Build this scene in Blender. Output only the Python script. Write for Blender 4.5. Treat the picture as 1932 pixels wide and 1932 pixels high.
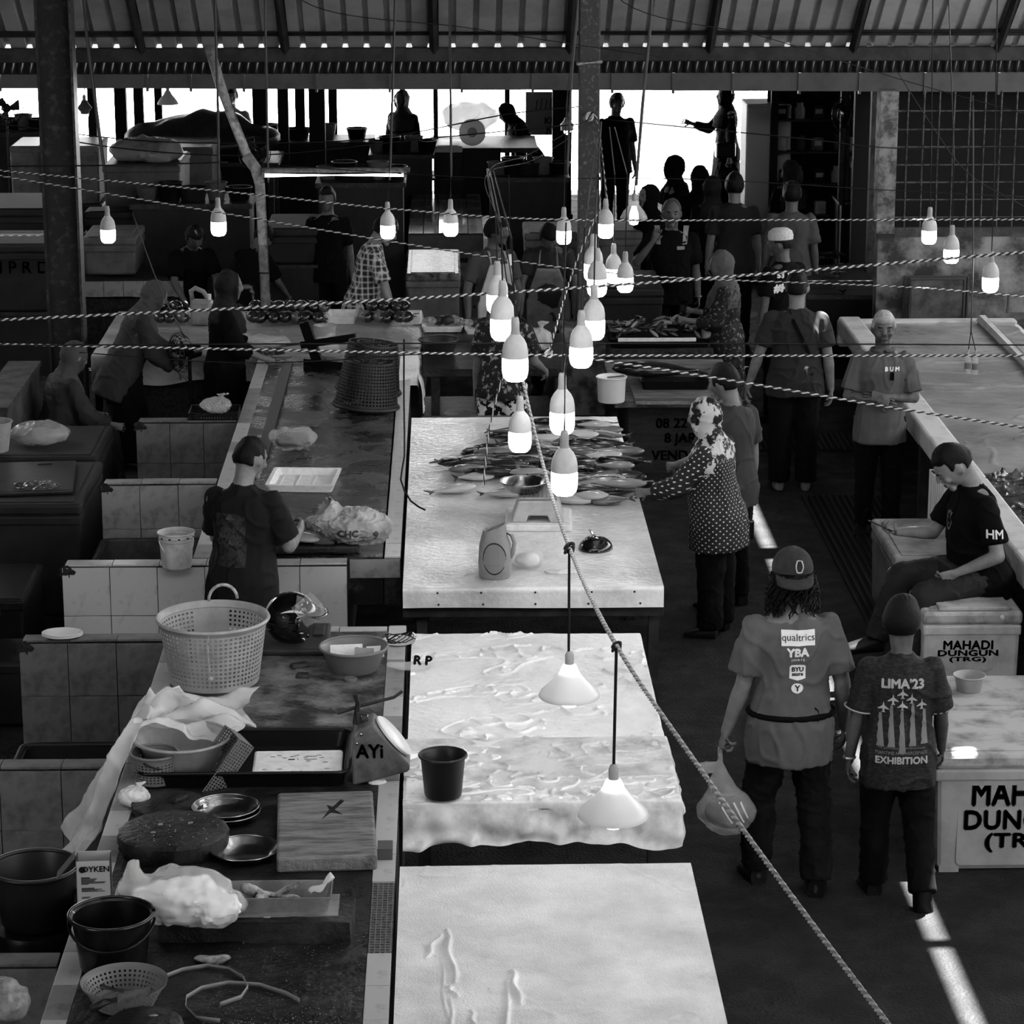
import bpy, bmesh, math, random
import numpy as np
from mathutils import Vector as V, Matrix, Quaternion
from math import pi, sin, cos, radians as R
random.seed(7); rng = np.random.default_rng(7)
for o in list(bpy.data.objects): bpy.data.objects.remove(o)
S = bpy.context.scene; col = S.collection

# ---------------------------------------------------------------- camera, sky, sun, exposure
CH = 5.3; FPX = 5142.0
PITCH = math.atan(1356/FPX); YAW = math.atan(128*cos(PITCH)/FPX)
cd = bpy.data.cameras.new('camera'); cam = bpy.data.objects.new('camera', cd); col.objects.link(cam)
cd.sensor_width = 36; cd.lens = FPX/1932*36; cd.clip_end = 300; cd.clip_start = .1
cam.location = (0, 0, CH); cam.rotation_euler = (pi/2-PITCH, 0, -YAW)
S.camera = cam
S.view_settings.view_transform = 'Standard'; S.view_settings.look = 'None'
S.view_settings.exposure = 0.0; S.view_settings.gamma = 1.0; S.view_settings.use_curve_mapping = False
W = bpy.data.worlds.new('sky'); S.world = W; W.use_nodes = True
W.node_tree.nodes['Background'].inputs[0].default_value = (1, 1, 1, 1)
W.node_tree.nodes['Background'].inputs[1].default_value = 6.0
SUNV = V((.42, .2, 1)).normalized()
sl = bpy.data.lights.new('sun', 'SUN'); sl.energy = 110; sl.angle = R(.5)
so = bpy.data.objects.new('sun', sl); col.objects.link(so); so.rotation_euler = SUNV.to_track_quat('Z', 'Y').to_euler()

try:
    cy = S.cycles; cy.max_bounces = 4; cy.diffuse_bounces = 3; cy.glossy_bounces = 2; cy.transmission_bounces = 2; cy.transparent_max_bounces = 6; cy.caustics_reflective = False; cy.caustics_refractive = False; cy.use_adaptive_sampling = True; cy.adaptive_threshold = .06; cy.adaptive_min_samples = 16; cy.sample_clamp_indirect = 6
except AttributeError: pass
# ---------------------------------------------------------------- helpers
_p, _y = PITCH, YAW
FW = V((sin(_y)*cos(_p), cos(_y)*cos(_p), -sin(_p))); RT = V((cos(_y), -sin(_y), 0)); UP = RT.cross(FW)
def ray(x, y): return FW*FPX + RT*(x-966) - UP*(y-966)
def P(x, y, z=0.): d = ray(x, y); return V((0, 0, CH)) + d*((z-CH)/d.z)          # photo pixel -> point at height z
def PY(x, y, Y): d = ray(x, y); return V((0, 0, CH)) + d*(Y/d.y)                  # photo pixel -> point at depth Y
def sc(p): return (V(p)-V((0, 0, CH))).dot(FW)/FPX                                # metres per photo pixel at a point
TMP = bpy.data.scenes.new('tmp')

MATS = {}
def mat(n, c=.5, r=.6, c2=None, sc=6., bump=0., bsc=None, metal=0., spec=.25, ramp=(.42, .62), stretch=(1, 1, 1), alpha=1., emit=0., coat=0., sub=0., trans=0., r2=None, det=5.):
    if n in MATS: return MATS[n]
    c = c**1.32; c2 = None if c2 is None else c2**1.32
    m = bpy.data.materials.new(n); MATS[n] = m; m.use_nodes = True
    nt = m.node_tree; N = nt.nodes; L = nt.links; b = N['Principled BSDF']
    g = lambda v: (v, v, v, 1)
    b.inputs['Base Color'].default_value = g(c); b.inputs['Roughness'].default_value = r
    b.inputs['Metallic'].default_value = metal; b.inputs['Specular IOR Level'].default_value = spec
    b.inputs['Alpha'].default_value = alpha; b.inputs['Coat Weight'].default_value = coat
    b.inputs['Transmission Weight'].default_value = trans
    if sub: b.inputs['Subsurface Weight'].default_value = sub; b.inputs['Subsurface Radius'].default_value = (.01, .01, .01)
    if emit: b.inputs['Emission Color'].default_value = (1, 1, 1, 1); b.inputs['Emission Strength'].default_value = emit
    if c2 is not None or bump or r2 is not None:
        tc = N.new('ShaderNodeTexCoord'); mp = N.new('ShaderNodeMapping'); mp.inputs['Scale'].default_value = stretch
        L.new(tc.outputs['Object'], mp.inputs['Vector'])
    if c2 is not None or r2 is not None:
        t = N.new('ShaderNodeTexNoise'); t.inputs['Scale'].default_value = sc; t.inputs['Detail'].default_value = det; t.inputs['Roughness'].default_value = .62
        L.new(mp.outputs[0], t.inputs['Vector'])
        cr = N.new('ShaderNodeMapRange'); cr.inputs[1].default_value = ramp[0]; cr.inputs[2].default_value = ramp[1]
        L.new(t.outputs[0], cr.inputs[0])
        if c2 is not None:
            mx = N.new('ShaderNodeMix'); mx.data_type = 'RGBA'; mx.inputs[6].default_value = g(c); mx.inputs[7].default_value = g(c2)
            L.new(cr.outputs[0], mx.inputs[0]); L.new(mx.outputs[2], b.inputs['Base Color'])
        if r2 is not None:
            mr = N.new('ShaderNodeMapRange'); mr.inputs[3].default_value = r; mr.inputs[4].default_value = r2
            L.new(cr.outputs[0], mr.inputs[0]); L.new(mr.outputs[0], b.inputs['Roughness'])
    if bump:
        t2 = N.new('ShaderNodeTexNoise'); t2.inputs['Scale'].default_value = bsc or sc*3; t2.inputs['Detail'].default_value = 4
        L.new(mp.outputs[0], t2.inputs['Vector'])
        bp = N.new('ShaderNodeBump'); bp.inputs['Strength'].default_value = bump; bp.inputs['Distance'].default_value = .02
        L.new(t2.outputs[0], bp.inputs['Height']); L.new(bp.outputs[0], b.inputs['Normal'])
    return m

def tag(o, label=None, cat=None, group=None, kind=None):
    if label: o['label'] = label
    if cat: o['category'] = cat
    if group: o['group'] = group
    if kind: o['kind'] = kind
    return o
def E(name, loc=(0, 0, 0), rz=0, label=None, cat=None, group=None, kind=None, rot=None):
    o = bpy.data.objects.new(name, None); col.objects.link(o); o.empty_display_size = .1
    o.location = loc; o.rotation_euler = rot if rot else (0, 0, rz)
    return tag(o, label, cat, group, kind)
def clone(o, parent=None):
    c = o.copy(); col.objects.link(c); c.parent = parent
    for ch in list(o.children): clone(ch, c)
    return c

def frame(d):
    d = V(d).normalized(); a = V((0, 0, 1)) if abs(d.z) < .9 else V((0, 1, 0))
    u = d.cross(a).normalized(); return u, u.cross(d).normalized()
class B:
    def __init__(s): s.v = []; s.f = []
    def add(s, vs, fs):
        n = len(s.v); s.v += [tuple(v) for v in vs]; s.f += [tuple(i+n for i in f) for f in fs]; return s
    def box(s, c, d, rz=0, M=None, top=(1, 1)):
        hx, hy, hz = d[0]/2, d[1]/2, d[2]/2; vs = []
        for z in (-1, 1):
            k = top if z > 0 else (1, 1)
            for x, y in ((-1, -1), (1, -1), (1, 1), (-1, 1)): vs.append(V((x*hx*k[0], y*hy*k[1], z*hz)))
        if rz: q = Matrix.Rotation(rz, 3, 'Z'); vs = [q @ v for v in vs]
        if M is not None: vs = [M @ v for v in vs]
        vs = [v+V(c) for v in vs]
        return s.add(vs, [(3, 2, 1, 0), (4, 5, 6, 7), (0, 1, 5, 4), (1, 2, 6, 5), (2, 3, 7, 6), (3, 0, 4, 7)])
    def span(s, x0, x1, y0, y1, z0, z1): return s.box(((x0+x1)/2, (y0+y1)/2, (z0+z1)/2), (x1-x0, y1-y0, z1-z0))
    def lathe(s, prof, n=24, c=(0, 0, 0), sx=1, sy=1, M=None, cap=True, jit=0):
        vs = []; fs = []; c = V(c)
        for r, z in prof:
            for i in range(n):
                a = 2*pi*i/n; k = 1+(jit*sin(i*2.7+z*40) if jit else 0); v = V((r*k*cos(a)*sx, r*k*sin(a)*sy, z)); vs.append((M @ v if M is not None else v)+c)
        for j in range(len(prof)-1):
            for i in range(n): fs.append((j*n+i, j*n+(i+1) % n, (j+1)*n+(i+1) % n, (j+1)*n+i))
        if cap: fs.append(tuple(range(n-1, -1, -1))); fs.append(tuple((len(prof)-1)*n+i for i in range(n)))
        return s.add(vs, fs)
    def tube(s, pts, r, n=6, cap=True):
        pts = [V(p) for p in pts]; m = len(pts); rs = r if isinstance(r, (list, tuple)) else [r]*m
        vs = []; fs = []; pu = None
        for k, p in enumerate(pts):
            d = (pts[min(k+1, m-1)]-pts[max(k-1, 0)])
            if d.length < 1e-9: d = V((0, 0, 1))
            d.normalize()
            if pu is None: u, w = frame(d)
            else:
                u = pu-d*pu.dot(d); u = u.normalized() if u.length > 1e-6 else frame(d)[0]; w = d.cross(u)
            pu = u
            for i in range(n): a = 2*pi*i/n; vs.append(p+(u*cos(a)+w*sin(a))*rs[k])
        for k in range(m-1):
            for i in range(n): fs.append((k*n+i, k*n+(i+1) % n, (k+1)*n+(i+1) % n, (k+1)*n+i))
        if cap: fs.append(tuple(range(n-1, -1, -1))); fs.append(tuple((m-1)*n+i for i in range(n)))
        return s.add(vs, fs)
    def loft(s, rings, n=14, p=2.0):                       # rings: (centre, u axis, v axis, ru, rv)
        vs = []; fs = []
        for c, u, w, a, b in rings:
            for i in range(n):
                t = 2*pi*i/n; ct, st = cos(t), sin(t)
                vs.append(V(c)+V(u)*(a*math.copysign(abs(ct)**(2/p), ct))+V(w)*(b*math.copysign(abs(st)**(2/p), st)))
        m = len(rings)
        for k in range(m-1):
            for i in range(n): fs.append((k*n+i, k*n+(i+1) % n, (k+1)*n+(i+1) % n, (k+1)*n+i))
        fs.append(tuple(range(n-1, -1, -1))); fs.append(tuple((m-1)*n+i for i in range(n)))
        return s.add(vs, fs)
    def ball(s, c, r, n=12, m=8, M=None, f=None):
        rx = r if isinstance(r, (tuple, list)) else (r, r, r); vs = []; fs = []; c = V(c)
        for j in range(m+1):
            th = pi*j/m
            for i in range(n):
                a = 2*pi*i/n; v = V((sin(th)*cos(a), sin(th)*sin(a), cos(th)))
                if f: v = f(v)
                v = V((v.x*rx[0], v.y*rx[1], v.z*rx[2])); vs.append((M @ v if M is not None else v)+c)
        for j in range(m):
            for i in range(n): fs.append((j*n+i, (j+1)*n+i, (j+1)*n+(i+1) % n, j*n+(i+1) % n))
        return s.add(vs, fs)
    def prism(s, poly, z0, z1, M=None, c=(0, 0, 0)):
        n = len(poly); vs = [V((x, y, z0)) for x, y in poly]+[V((x, y, z1)) for x, y in poly]
        vs = [(M @ v if M is not None else v)+V(c) for v in vs]
        return s.add(vs, [tuple(range(n-1, -1, -1)), tuple(range(n, 2*n))]+[(i, (i+1) % n, n+(i+1) % n, n+i) for i in range(n)])
    def grid(s, fn, nu, nv):
        vs = [fn(i/nu, j/nv) for j in range(nv+1) for i in range(nu+1)]
        return s.add(vs, [(j*(nu+1)+i, j*(nu+1)+i+1, (j+1)*(nu+1)+i+1, (j+1)*(nu+1)+i) for j in range(nv) for i in range(nu)])
    def mesh(s, name='m'):
        me = bpy.data.meshes.new(name); me.from_pydata([tuple(v) for v in s.v], [], s.f)
        bm = bmesh.new(); bm.from_mesh(me); bmesh.ops.remove_doubles(bm, verts=bm.verts, dist=1e-5); bmesh.ops.recalc_face_normals(bm, faces=bm.faces); bm.to_mesh(me); bm.free(); return me
    def obj(s, name, m, parent=None, smooth=None, bev=0, solid=0, loc=None, rot=None, sub=0, **tg):
        return mobj(name, s.mesh(name), m, parent, smooth, bev, solid, loc, rot, sub, **tg)
def mobj(name, me, m, parent=None, smooth=None, bev=0, solid=0, loc=None, rot=None, sub=0, **tg):
    o = bpy.data.objects.new(name, me); col.objects.link(o); me.materials.clear(); me.materials.append(m)
    if smooth is not None:
        me.polygons.foreach_set('use_smooth', [True]*len(me.polygons))
        if smooth < 170: me.set_sharp_from_angle(angle=R(smooth))
    if solid: k = o.modifiers.new('solid', 'SOLIDIFY'); k.thickness = solid; k.offset = 0
    if bev: k = o.modifiers.new('bevel', 'BEVEL'); k.width = bev; k.segments = 2; k.limit_method = 'ANGLE'
    if sub: k = o.modifiers.new('sub', 'SUBSURF'); k.levels = k.render_levels = sub
    if loc is not None: o.location = loc
    if rot is not None: o.rotation_euler = rot
    if parent: o.parent = parent
    tag(o, **tg); return o

def ev(o):                                                # evaluate a temporary object in its own scene
    TMP.collection.objects.link(o); vl = TMP.view_layers[0]; vl.update(); dg = vl.depsgraph
    me = bpy.data.meshes.new_from_object(o.evaluated_get(dg)); TMP.collection.objects.unlink(o); return me
def bake(b, vox=.01, it=3, fac=.5):
    me = b.mesh(); o = bpy.data.objects.new('t', me)
    k = o.modifiers.new('r', 'REMESH'); k.mode = 'VOXEL'; k.voxel_size = vox; k.use_smooth_shade = True
    if it: k = o.modifiers.new('s', 'SMOOTH'); k.iterations = it; k.factor = fac
    m2 = ev(o); bpy.data.objects.remove(o); bpy.data.meshes.remove(me)
    m2.materials.clear(); return m2
def getv(me): a = np.empty(len(me.vertices)*3, np.float32); me.vertices.foreach_get('co', a); return a.reshape(-1, 3)
def setv(me, a): me.vertices.foreach_set('co', np.ascontiguousarray(a, np.float32).ravel()); me.update()
def getn(me): a = np.empty(len(me.vertices)*3, np.float32); me.vertices.foreach_get('normal', a); return a.reshape(-1, 3)
def waves(a, freq, n=7, seed=0, aniso=(1, 1, 1)):
    r = np.random.default_rng(seed); out = np.zeros(len(a)); A = a*np.array(aniso)
    for i in range(n):
        d = r.normal(size=3); d /= np.linalg.norm(d); f = freq*(.6+r.random()*1.2)
        out += np.sin(A@d*f + r.random()*6.3 + 1.5*np.sin(A@r.normal(size=3)*freq*.4+r.random()*6))
    return out/n**.5
def crumple(me, amp, freq, seed=0, aniso=(1, 1, 1)):
    a = getv(me); n = getn(me); w = waves(a, freq, 7, seed, aniso); setv(me, a+n*(w*amp)[:, None]); return me
def drape(me, amp, freq, seed=0, aniso=(1, 1, 1)):          # soft cloth folds: rounded waves plus sharper creases
    a = getv(me); n = getn(me); w = waves(a, freq, 5, seed, aniso); w2 = waves(a, freq*1.7, 5, seed+31, (aniso[0], aniso[1], aniso[2]*1.6)); w3 = waves(a, freq*3.2, 5, seed+57, aniso)
    d = amp*(.8*w+1.5*(np.exp(-(w2/.22)**2)-.3)+.22*w3); setv(me, a+n*d[:, None]); return me
def text_mesh(txt, size, bold=0., shear=0, space=1., ext=.0):
    c = bpy.data.curves.new('t', 'FONT'); c.body = txt; c.size = size; c.align_x = 'CENTER'; c.align_y = 'CENTER'; c.shear = shear
    c.space_character = space; c.extrude = ext; c.resolution_u = 3
    o = bpy.data.objects.new('t', c); me = ev(o); bpy.data.objects.remove(o); bpy.data.curves.remove(c); me.materials.clear()
    if bold:                                               # heavier strokes: the outline repeated with small shifts
        bm = bmesh.new(); m0 = me.copy()
        for dx, dy in ((0, 0), (bold, 0), (-bold, 0), (0, bold), (0, -bold)):
            n0 = len(bm.verts); bm.from_mesh(m0); bm.verts.ensure_lookup_table(); bmesh.ops.translate(bm, verts=bm.verts[n0:], vec=(dx, dy, 0))
        bm.to_mesh(me); bm.free(); bpy.data.meshes.remove(m0)
    return me
def flat_text(name, txt, size, m, parent, loc, rot, bold=0, scale=(1, 1), space=1., shear=0):
    me = text_mesh(txt, size, bold, shear, space, .0006); a = getv(me); a[:, 0] *= scale[0]; a[:, 1] *= scale[1]; setv(me, a)
    return mobj(name, me, m, parent, loc=loc, rot=rot)
def wrap(me, target, origin, udir, vdir, ndir, off=.004):   # lay a flat mesh (x,y) onto the surface of target, seen along -ndir
    bm = bmesh.new(); bm.from_mesh(me)
    bmesh.ops.triangulate(bm, faces=bm.faces)
    for _ in range(2):
        es = [e for e in bm.edges if e.calc_length() > .02]
        if es: bmesh.ops.subdivide_edges(bm, edges=es, cuts=1); bmesh.ops.triangulate(bm, faces=[f for f in bm.faces if len(f.verts) > 3])
    bm.to_mesh(me); bm.free()
    from mathutils.bvhtree import BVHTree
    tb = bmesh.new(); tb.from_mesh(target); bvh = BVHTree.FromBMesh(tb); tb.free()
    u, v, n = V(udir), V(vdir), V(ndir); out = []
    for vert in me.vertices:
        q = V(origin)+u*vert.co.x+v*vert.co.y
        h = bvh.ray_cast(q+n*.6, -n)
        out.append((h[0]+n*off) if h[0] is not None else q)
    setv(me, np.array([tuple(q) for q in out])); return me
# ---------------------------------------------------------------- materials
m_floor = mat('wet_asphalt', .036, .8, .05, 3.5, .6, 60, r2=.6, spec=.12)
m_ground = mat('street_concrete', .85, .8, .75, 2)
m_conc = mat('stained_concrete', .32, .8, .07, 3.2, .25, 22, ramp=(.38, .6))
m_dconc = mat('dark_concrete', .05, .6, .11, 4, .35, 25)
m_worn = mat('worn_counter_top', .06, .5, .30, 5.0, .4, 40, ramp=(.42, .68), r2=.6)
m_wornd = mat('wet_dark_counter_top', .022, .4, .06, 6, .4, 30)
m_tile = mat('glazed_tile', .50, .25, .34, 11, .03, 30, ramp=(.55, .8))
m_tiled = mat('dirty_glazed_tile', .32, .3, .13, 9, .05, 30, ramp=(.5, .75))
m_mortar = mat('grimy_mortar', .05, .9, .02, 30, .5, 60)
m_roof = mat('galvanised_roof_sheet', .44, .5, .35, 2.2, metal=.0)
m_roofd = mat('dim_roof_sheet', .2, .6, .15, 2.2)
m_steel = mat('dark_painted_steel', .035, .5, .07, 7)
m_beam = mat('grey_fascia_paint', .14, .6, .10, 4, ramp=(.45, .7))
m_col = mat('rough_painted_column', .055, .7, .12, 14, .25, 60, ramp=(.52, .7))
m_white = mat('white_plastic', .72, .35)
m_black = mat('black_plastic', .012, .35)
m_pipe = mat('pvc_pipe', .42, .45, .25, 20)
m_sheet = mat('white_table_sheet', .92, .33, .78, 2.6, .45, 26, ramp=(.42, .7))
m_sheet2 = mat('grimy_white_sheet', .76, .5, .38, 6, .1, 26, ramp=(.45, .75))
m_wetsheet = mat('wet_sheet_grey_reflections', .92, .06, .58, 1.7, .3, 26, ramp=(.4, .65), r2=.3, spec=.7)  # grey patches in the colour stand in for reflections on the wet sheet
m_green = mat('grey_metal', .3, .45)

# ---------------------------------------------------------------- setting
B().span(-12, 14, -3, 37.5, -.2, 0).obj('floor', m_floor, label='dark wet asphalt market floor', kind='structure')
B().span(-60, 60, 37.5, 110, -.2, -.01).obj('street_ground', m_ground, label='sunlit pale street beyond the market', kind='structure')
# main roof: two slopes with an open slit through which the sun draws the strip in the aisle
roof = E('ceiling', (0, 0, 0), kind='structure', label='corrugated metal market roof on steel rafters')
YE, ZE = 26.0, 2.94                                        # rear eave
TS = math.tan(R(35))
def rz_main(x): return 7.6-.25*abs(x)
XS = (2.33+.42*7.6)/(1+.42*.25); SW = .085                 # slit for the sun strip on the floor
def slab(x0, x1, y0, y1):
    b = B(); vs = [(x0, y0, rz_main(x0)), (x1, y0, rz_main(x1)), (x1, y1, rz_main(x1)), (x0, y1, rz_main(x0))]
    vs += [(x, y, z+.03) for x, y, z in vs]
    b.add(vs, [(0, 1, 2, 3), (7, 6, 5, 4), (0, 4, 5, 1), (1, 5, 6, 2), (2, 6, 7, 3), (3, 7, 4, 0)]); return b
YR0 = 8.0; YR1 = 22.0
YM = YE-(6.2-ZE)/TS
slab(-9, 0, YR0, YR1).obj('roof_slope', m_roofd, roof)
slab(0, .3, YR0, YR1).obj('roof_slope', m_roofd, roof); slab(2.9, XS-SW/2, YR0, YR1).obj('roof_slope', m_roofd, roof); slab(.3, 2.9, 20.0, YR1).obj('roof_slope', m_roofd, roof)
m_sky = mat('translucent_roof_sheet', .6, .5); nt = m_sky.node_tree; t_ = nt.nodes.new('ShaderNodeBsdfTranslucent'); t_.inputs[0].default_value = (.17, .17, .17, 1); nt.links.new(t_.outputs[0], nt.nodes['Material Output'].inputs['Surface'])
for i in range(10): slab(.3, 2.9, YR0+1.2*i, YR0+1.2*i+1.17).obj('skylight_sheet', m_sky, roof); slab(.3, 2.9, YR0+1.2*i+1.16, YR0+1.2*i+1.21).obj('skylight_batten', m_steel, roof)  # unseen skylights placed to light the tables softly from above
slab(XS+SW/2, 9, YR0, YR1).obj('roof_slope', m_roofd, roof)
for y0, y1 in ((9.9, 10.0), (13.2, 13.3), (14.1, 15.5), (16.3, 16.85), (20.0, 20.3)):   # closed lengths of the slit; one added to shade the seated man's head
    slab(XS-SW/2-.02, XS+SW/2+.02, y0, y1).obj('slit_cover', m_steel, roof)
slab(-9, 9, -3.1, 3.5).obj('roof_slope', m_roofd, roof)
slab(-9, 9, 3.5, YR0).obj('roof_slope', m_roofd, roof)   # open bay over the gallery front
b = B(); b.add([(-9, 21.9, 5.0), (9, 21.9, 5.0), (9, 21.9, 5.6), (0, 21.9, 7.7), (-9, 21.9, 5.6)], [(0, 1, 2, 3, 4)]); b.obj('gable_sheet', m_roof, roof, solid=.02)
B().span(-.1, .0, 8, 21.9, 5.0, 7.58).obj('shade_baffle', m_steel, roof)  # unseen blocker added to keep the top light off the left side
# rear slope: ribbed panels between the rafters
RP = .2; RX = [P(x, 60, 3.0).x for x in (-230, 30, 300, 555, 820, 1062, 1312, 1570, 1830, 2090)]
def rear(x, s): return V((x, YE-s*cos(R(35)), ZE+.05+s*sin(R(35))))
NV = V((0, sin(R(35)), cos(R(35))))
def ribbed(x0, x1, s0, s1):
    b = B(); n = max(1, round((x1-x0)/RP)); w = (x1-x0)/n; pr = []
    for i in range(n):
        for fx, hh in ((0, 0), (.66, 0), (.72, .045), (.92, .045), (.98, 0)): pr.append((x0+(i+fx)*w, hh))
    pr.append((x1, 0))
    vs = [rear(x, s0)+NV*h for x, h in pr]+[rear(x, s1)+NV*h for x, h in pr]; k = len(pr)
    return b.add(vs, [(i, i+1, k+i+1, k+i) for i in range(k-1)])
for i in range(len(RX)-1): ribbed(RX[i], RX[i+1], -.02, 5.05).obj('roof_panel', m_roof, roof, solid=.004)
for x in RX: B().tube([rear(x, -.05)-NV*.05, rear(x, 5.05)-NV*.05], .045, 4).obj('rafter', m_steel, roof)
for s_, r_ in ((.3, .035), (1.2, .04)): B().tube([rear(RX[0], s_)-NV*.035, rear(RX[-1], s_)-NV*.035], r_, 4).obj('purlin', m_steel, roof)
B().span(RX[0], RX[-1], YE-.06, YE+.02, ZE-.09, ZE+.045).obj('eave_beam', m_steel, roof, bev=.01)
B().span(-9, 9, -3.1, -3, 0, 7.5).obj('wall_near', mat('near_wall_paint', .08, .8), kind='structure', label='wall behind the viewing gallery')
# side closures of the hall above the eye line
B().span(-9.1, -9, 4, 38, 0, 5.4).obj('wall_left', m_dconc, kind='structure', label='dark side wall of the hall')
B().span(9, 9.1, 4, 38, 0, 2.7).obj('wall_right', m_dconc, kind='structure', label='low side wall of the hall')
# lower rear canopy: small corrugated sheet edge, fascia boards
can = E('rear_canopy', (0, 0, 0), kind='structure', label='low rear canopy with grey fascia boards')
b = B(); pr = []
x = -7.6
while x < 8.4: pr += [(x, 0), (x+.035, .018), (x+.07, .0), ]; x += .07
k = len(pr)
b.add([V((x, YE+.12, 2.76+h*2)) for x, h in pr]+[V((x, 37.6, 2.82+h)) for x, h in pr], [(i, i+1, k+i+1, k+i) for i in range(k-1)])
b.obj('corrugated_sheet', mat('old_canopy_sheet', .025, .8, .015, 9), can, solid=.003)
b = B(); b.grid(lambda u, v: V((-7.6+16*u, YE+.02-.015*sin(u*16/.085*2*pi), 2.735+.13*v)), 1500, 1); b.obj('corrugated_valance', mat('old_canopy_sheet', .06), can)
B().span(-7.6, 8.4, YE+.1, YE+.2, 2.62, 2.70).obj('canopy_beam', m_steel, can)
fx = [-420, -290, -160, 0, 278, 360, 460, 597, 735, 871, 1005, 1155, 1270, 1383, 1508, 1622, 1745, 1884, 2060, 2200, 2340]
for i in range(len(fx)-1):
    x0 = PY(fx[i], 150, YE+.06).x; x1 = PY(fx[i+1], 150, YE+.06).x
    zt = 2.767-.0012*i; zb = 2.613-.004*i
    B().span(x0+.004, x1-.004, YE+.04, YE+.07, zb, zt).obj('fascia_board', m_beam, can)
    B().span(x1-.012, x1+.012, YE+.025, YE+.075, zb-.03, zt-.02).obj('bracket', m_beam, can)
# columns
def hcol(px, Y, w, d, label, m, ztop=5.2, tw=.02):
    p = PY(px, 560, Y); o = E('steel_column', (p.x, Y, 0), label=label, cat='column')
    B().span(-w/2, -w/2+tw, -d/2, d/2, 0, ztop).obj('flange', m, o); B().span(w/2-tw, w/2, -d/2, d/2, 0, ztop).obj('flange', mat('pale_flange_edge', .12, .5, .05, 20), o)  # right flange has a paler mottled tone than the left one
    B().span(-w/2+tw, w/2-tw, -.012, .012, 0, ztop).obj('web', m, o)
    B().span(-w/2-.05, w/2+.05, -d/2-.05, d/2+.05, 0, .02).obj('base_plate', m, o); return o
hcol(125, 22.9, .30, .22, 'wide dark steel column at the left edge behind the seated women', m_col, 5.0)
p = PY(1109, 500, 23.6); c_ = E('concrete_column', (p.x, 23.6, 0), label='slim grey column in the middle with ropes tied around it', cat='column')
B().span(-.09, .09, -.09, .09, .75, 4.5).obj('shaft', mat('speckled_column', .10, .7, .26, 30, .2, 50, ramp=(.55, .75)), c_, bev=.012)
B().span(-.24, .24, -.2, .2, 0, .78).obj('pedestal', mat('mottled_pedestal', .32, .8, .1, 7, .3, 40), c_, bev=.01)
B().tube([(-.1, -.1, 3.06), (.1, -.1, 3.08), (.1, .1, 3.06), (-.1, .1, 3.05), (-.1, -.1, 3.06)], .014, 6).obj('rope_binding', mat('pale_rope', .5, .8, .3, 30), c_)
# right rear wall with grille window
XW0 = PY(1655, 500, 24.3).x
wr = B().span(XW0, 9, 24.3, 24.5, 0, PY(1800, 440, 24.3).z).obj('wall_back', m_conc, kind='structure', label='stained concrete half wall behind the right table')
wz = PY(1800, 440, 24.3).z
win = E('window_1', (XW0, 24.3, wz), kind='structure', label='steel grille window above the concrete wall')
zt = PY(1800, 172, 24.3).z-wz
B().span(-.02, .14, -.02, .22, 0, zt).obj('pillar', mat('pale_pillar', .3, .8, .1, 9, ramp=(.4, .6)), win)
B().span(.14, 4, -.01, .05, -.03, .05).obj('sill', m_dconc, win)
m_bar = mat('rusty_grille_bar', .15, .6, .05, 25)
for i, px in enumerate([1711, 1741, 1770, 1798, 1827, 1856, 1886, 1915, 1945, 1975, 2005]):
    x = PY(px, 330, 24.3).x-XW0; B().tube([(x, .05, 0), (x, .05, zt)], .009, 5).obj('bar', m_bar, win)
for py in (211, 246, 279, 313, 346, 379, 412):
    z = PY(1800, py, 24.3).z-wz; B().tube([(.1, .07, z), (4, .07, z)], .009, 5).obj('bar', m_bar, win)
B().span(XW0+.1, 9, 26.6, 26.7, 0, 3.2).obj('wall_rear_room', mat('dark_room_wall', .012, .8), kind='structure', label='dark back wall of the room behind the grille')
# ---------------------------------------------------------------- tiled counters and partition walls
def tiles_row(par, x0, x1, y0, y1, z0, z1, axis, pitch, m, gap=.004, skip=(), jit=.0015):
    """a run of single tiles between x0..x1 (axis 0), y0..y1 (axis 1), each its own part"""
    a0, a1 = ((x0, x1), (y0, y1), (z0, z1))[axis]; n = max(1, round((a1-a0)/pitch)); w = (a1-a0)/n; out = []
    for i in range(n):
        if i in skip: continue
        lo, hi = a0+i*w+gap/2, a0+(i+1)*w-gap/2; r = random.uniform(-jit, jit)
        d = [[x0, x1], [y0, y1], [z0, z1]]; d[axis] = [lo, hi]
        c = [(q[0]+q[1])/2 for q in d]; s_ = [q[1]-q[0] for q in d]
        mm = m[random.randrange(len(m))] if isinstance(m, list) else m
        o = B().box((0, 0, 0), s_).obj('tile', mm, par, bev=.002); o.location = (c[0], c[1], c[2]+r); o.rotation_euler = (random.uniform(-.004, .004), random.uniform(-.004, .004), 0); out.append(o)
    return out
def ragged(par, pts, w, h, m, name='mortar_edge', seed=1):          # crumbling strip along a line
    r = random.Random(seed); b = B(); vs = []; n = len(pts)
    for p in pts:
        p = V(p); a, c = r.uniform(.2, 1)*w, r.uniform(.5, 1)*h
        vs += [p+V((-w*.6*r.uniform(.6, 1), 0, 0)), p+V((-w*.2, 0, c)), p+V((a*.5, 0, c*r.uniform(.7, 1))), p+V((a, 0, 0))]
    b.add(vs, [(4*i+k, 4*i+k+1, 4*i+k+5, 4*i+k+4) for i in range(n-1) for k in range(3)]); return b.obj(name, m, par)
CT = .85
m_grimshade = mat('grimy_shaded_tile', .20, .35, .09, 9, .05, 30, ramp=(.45, .75))  # real grime; the darker base colour stands in for shade on these partitions
MT = [m_tile, m_tile, m_tiled]
ga = 'tiled selling counters'
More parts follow.
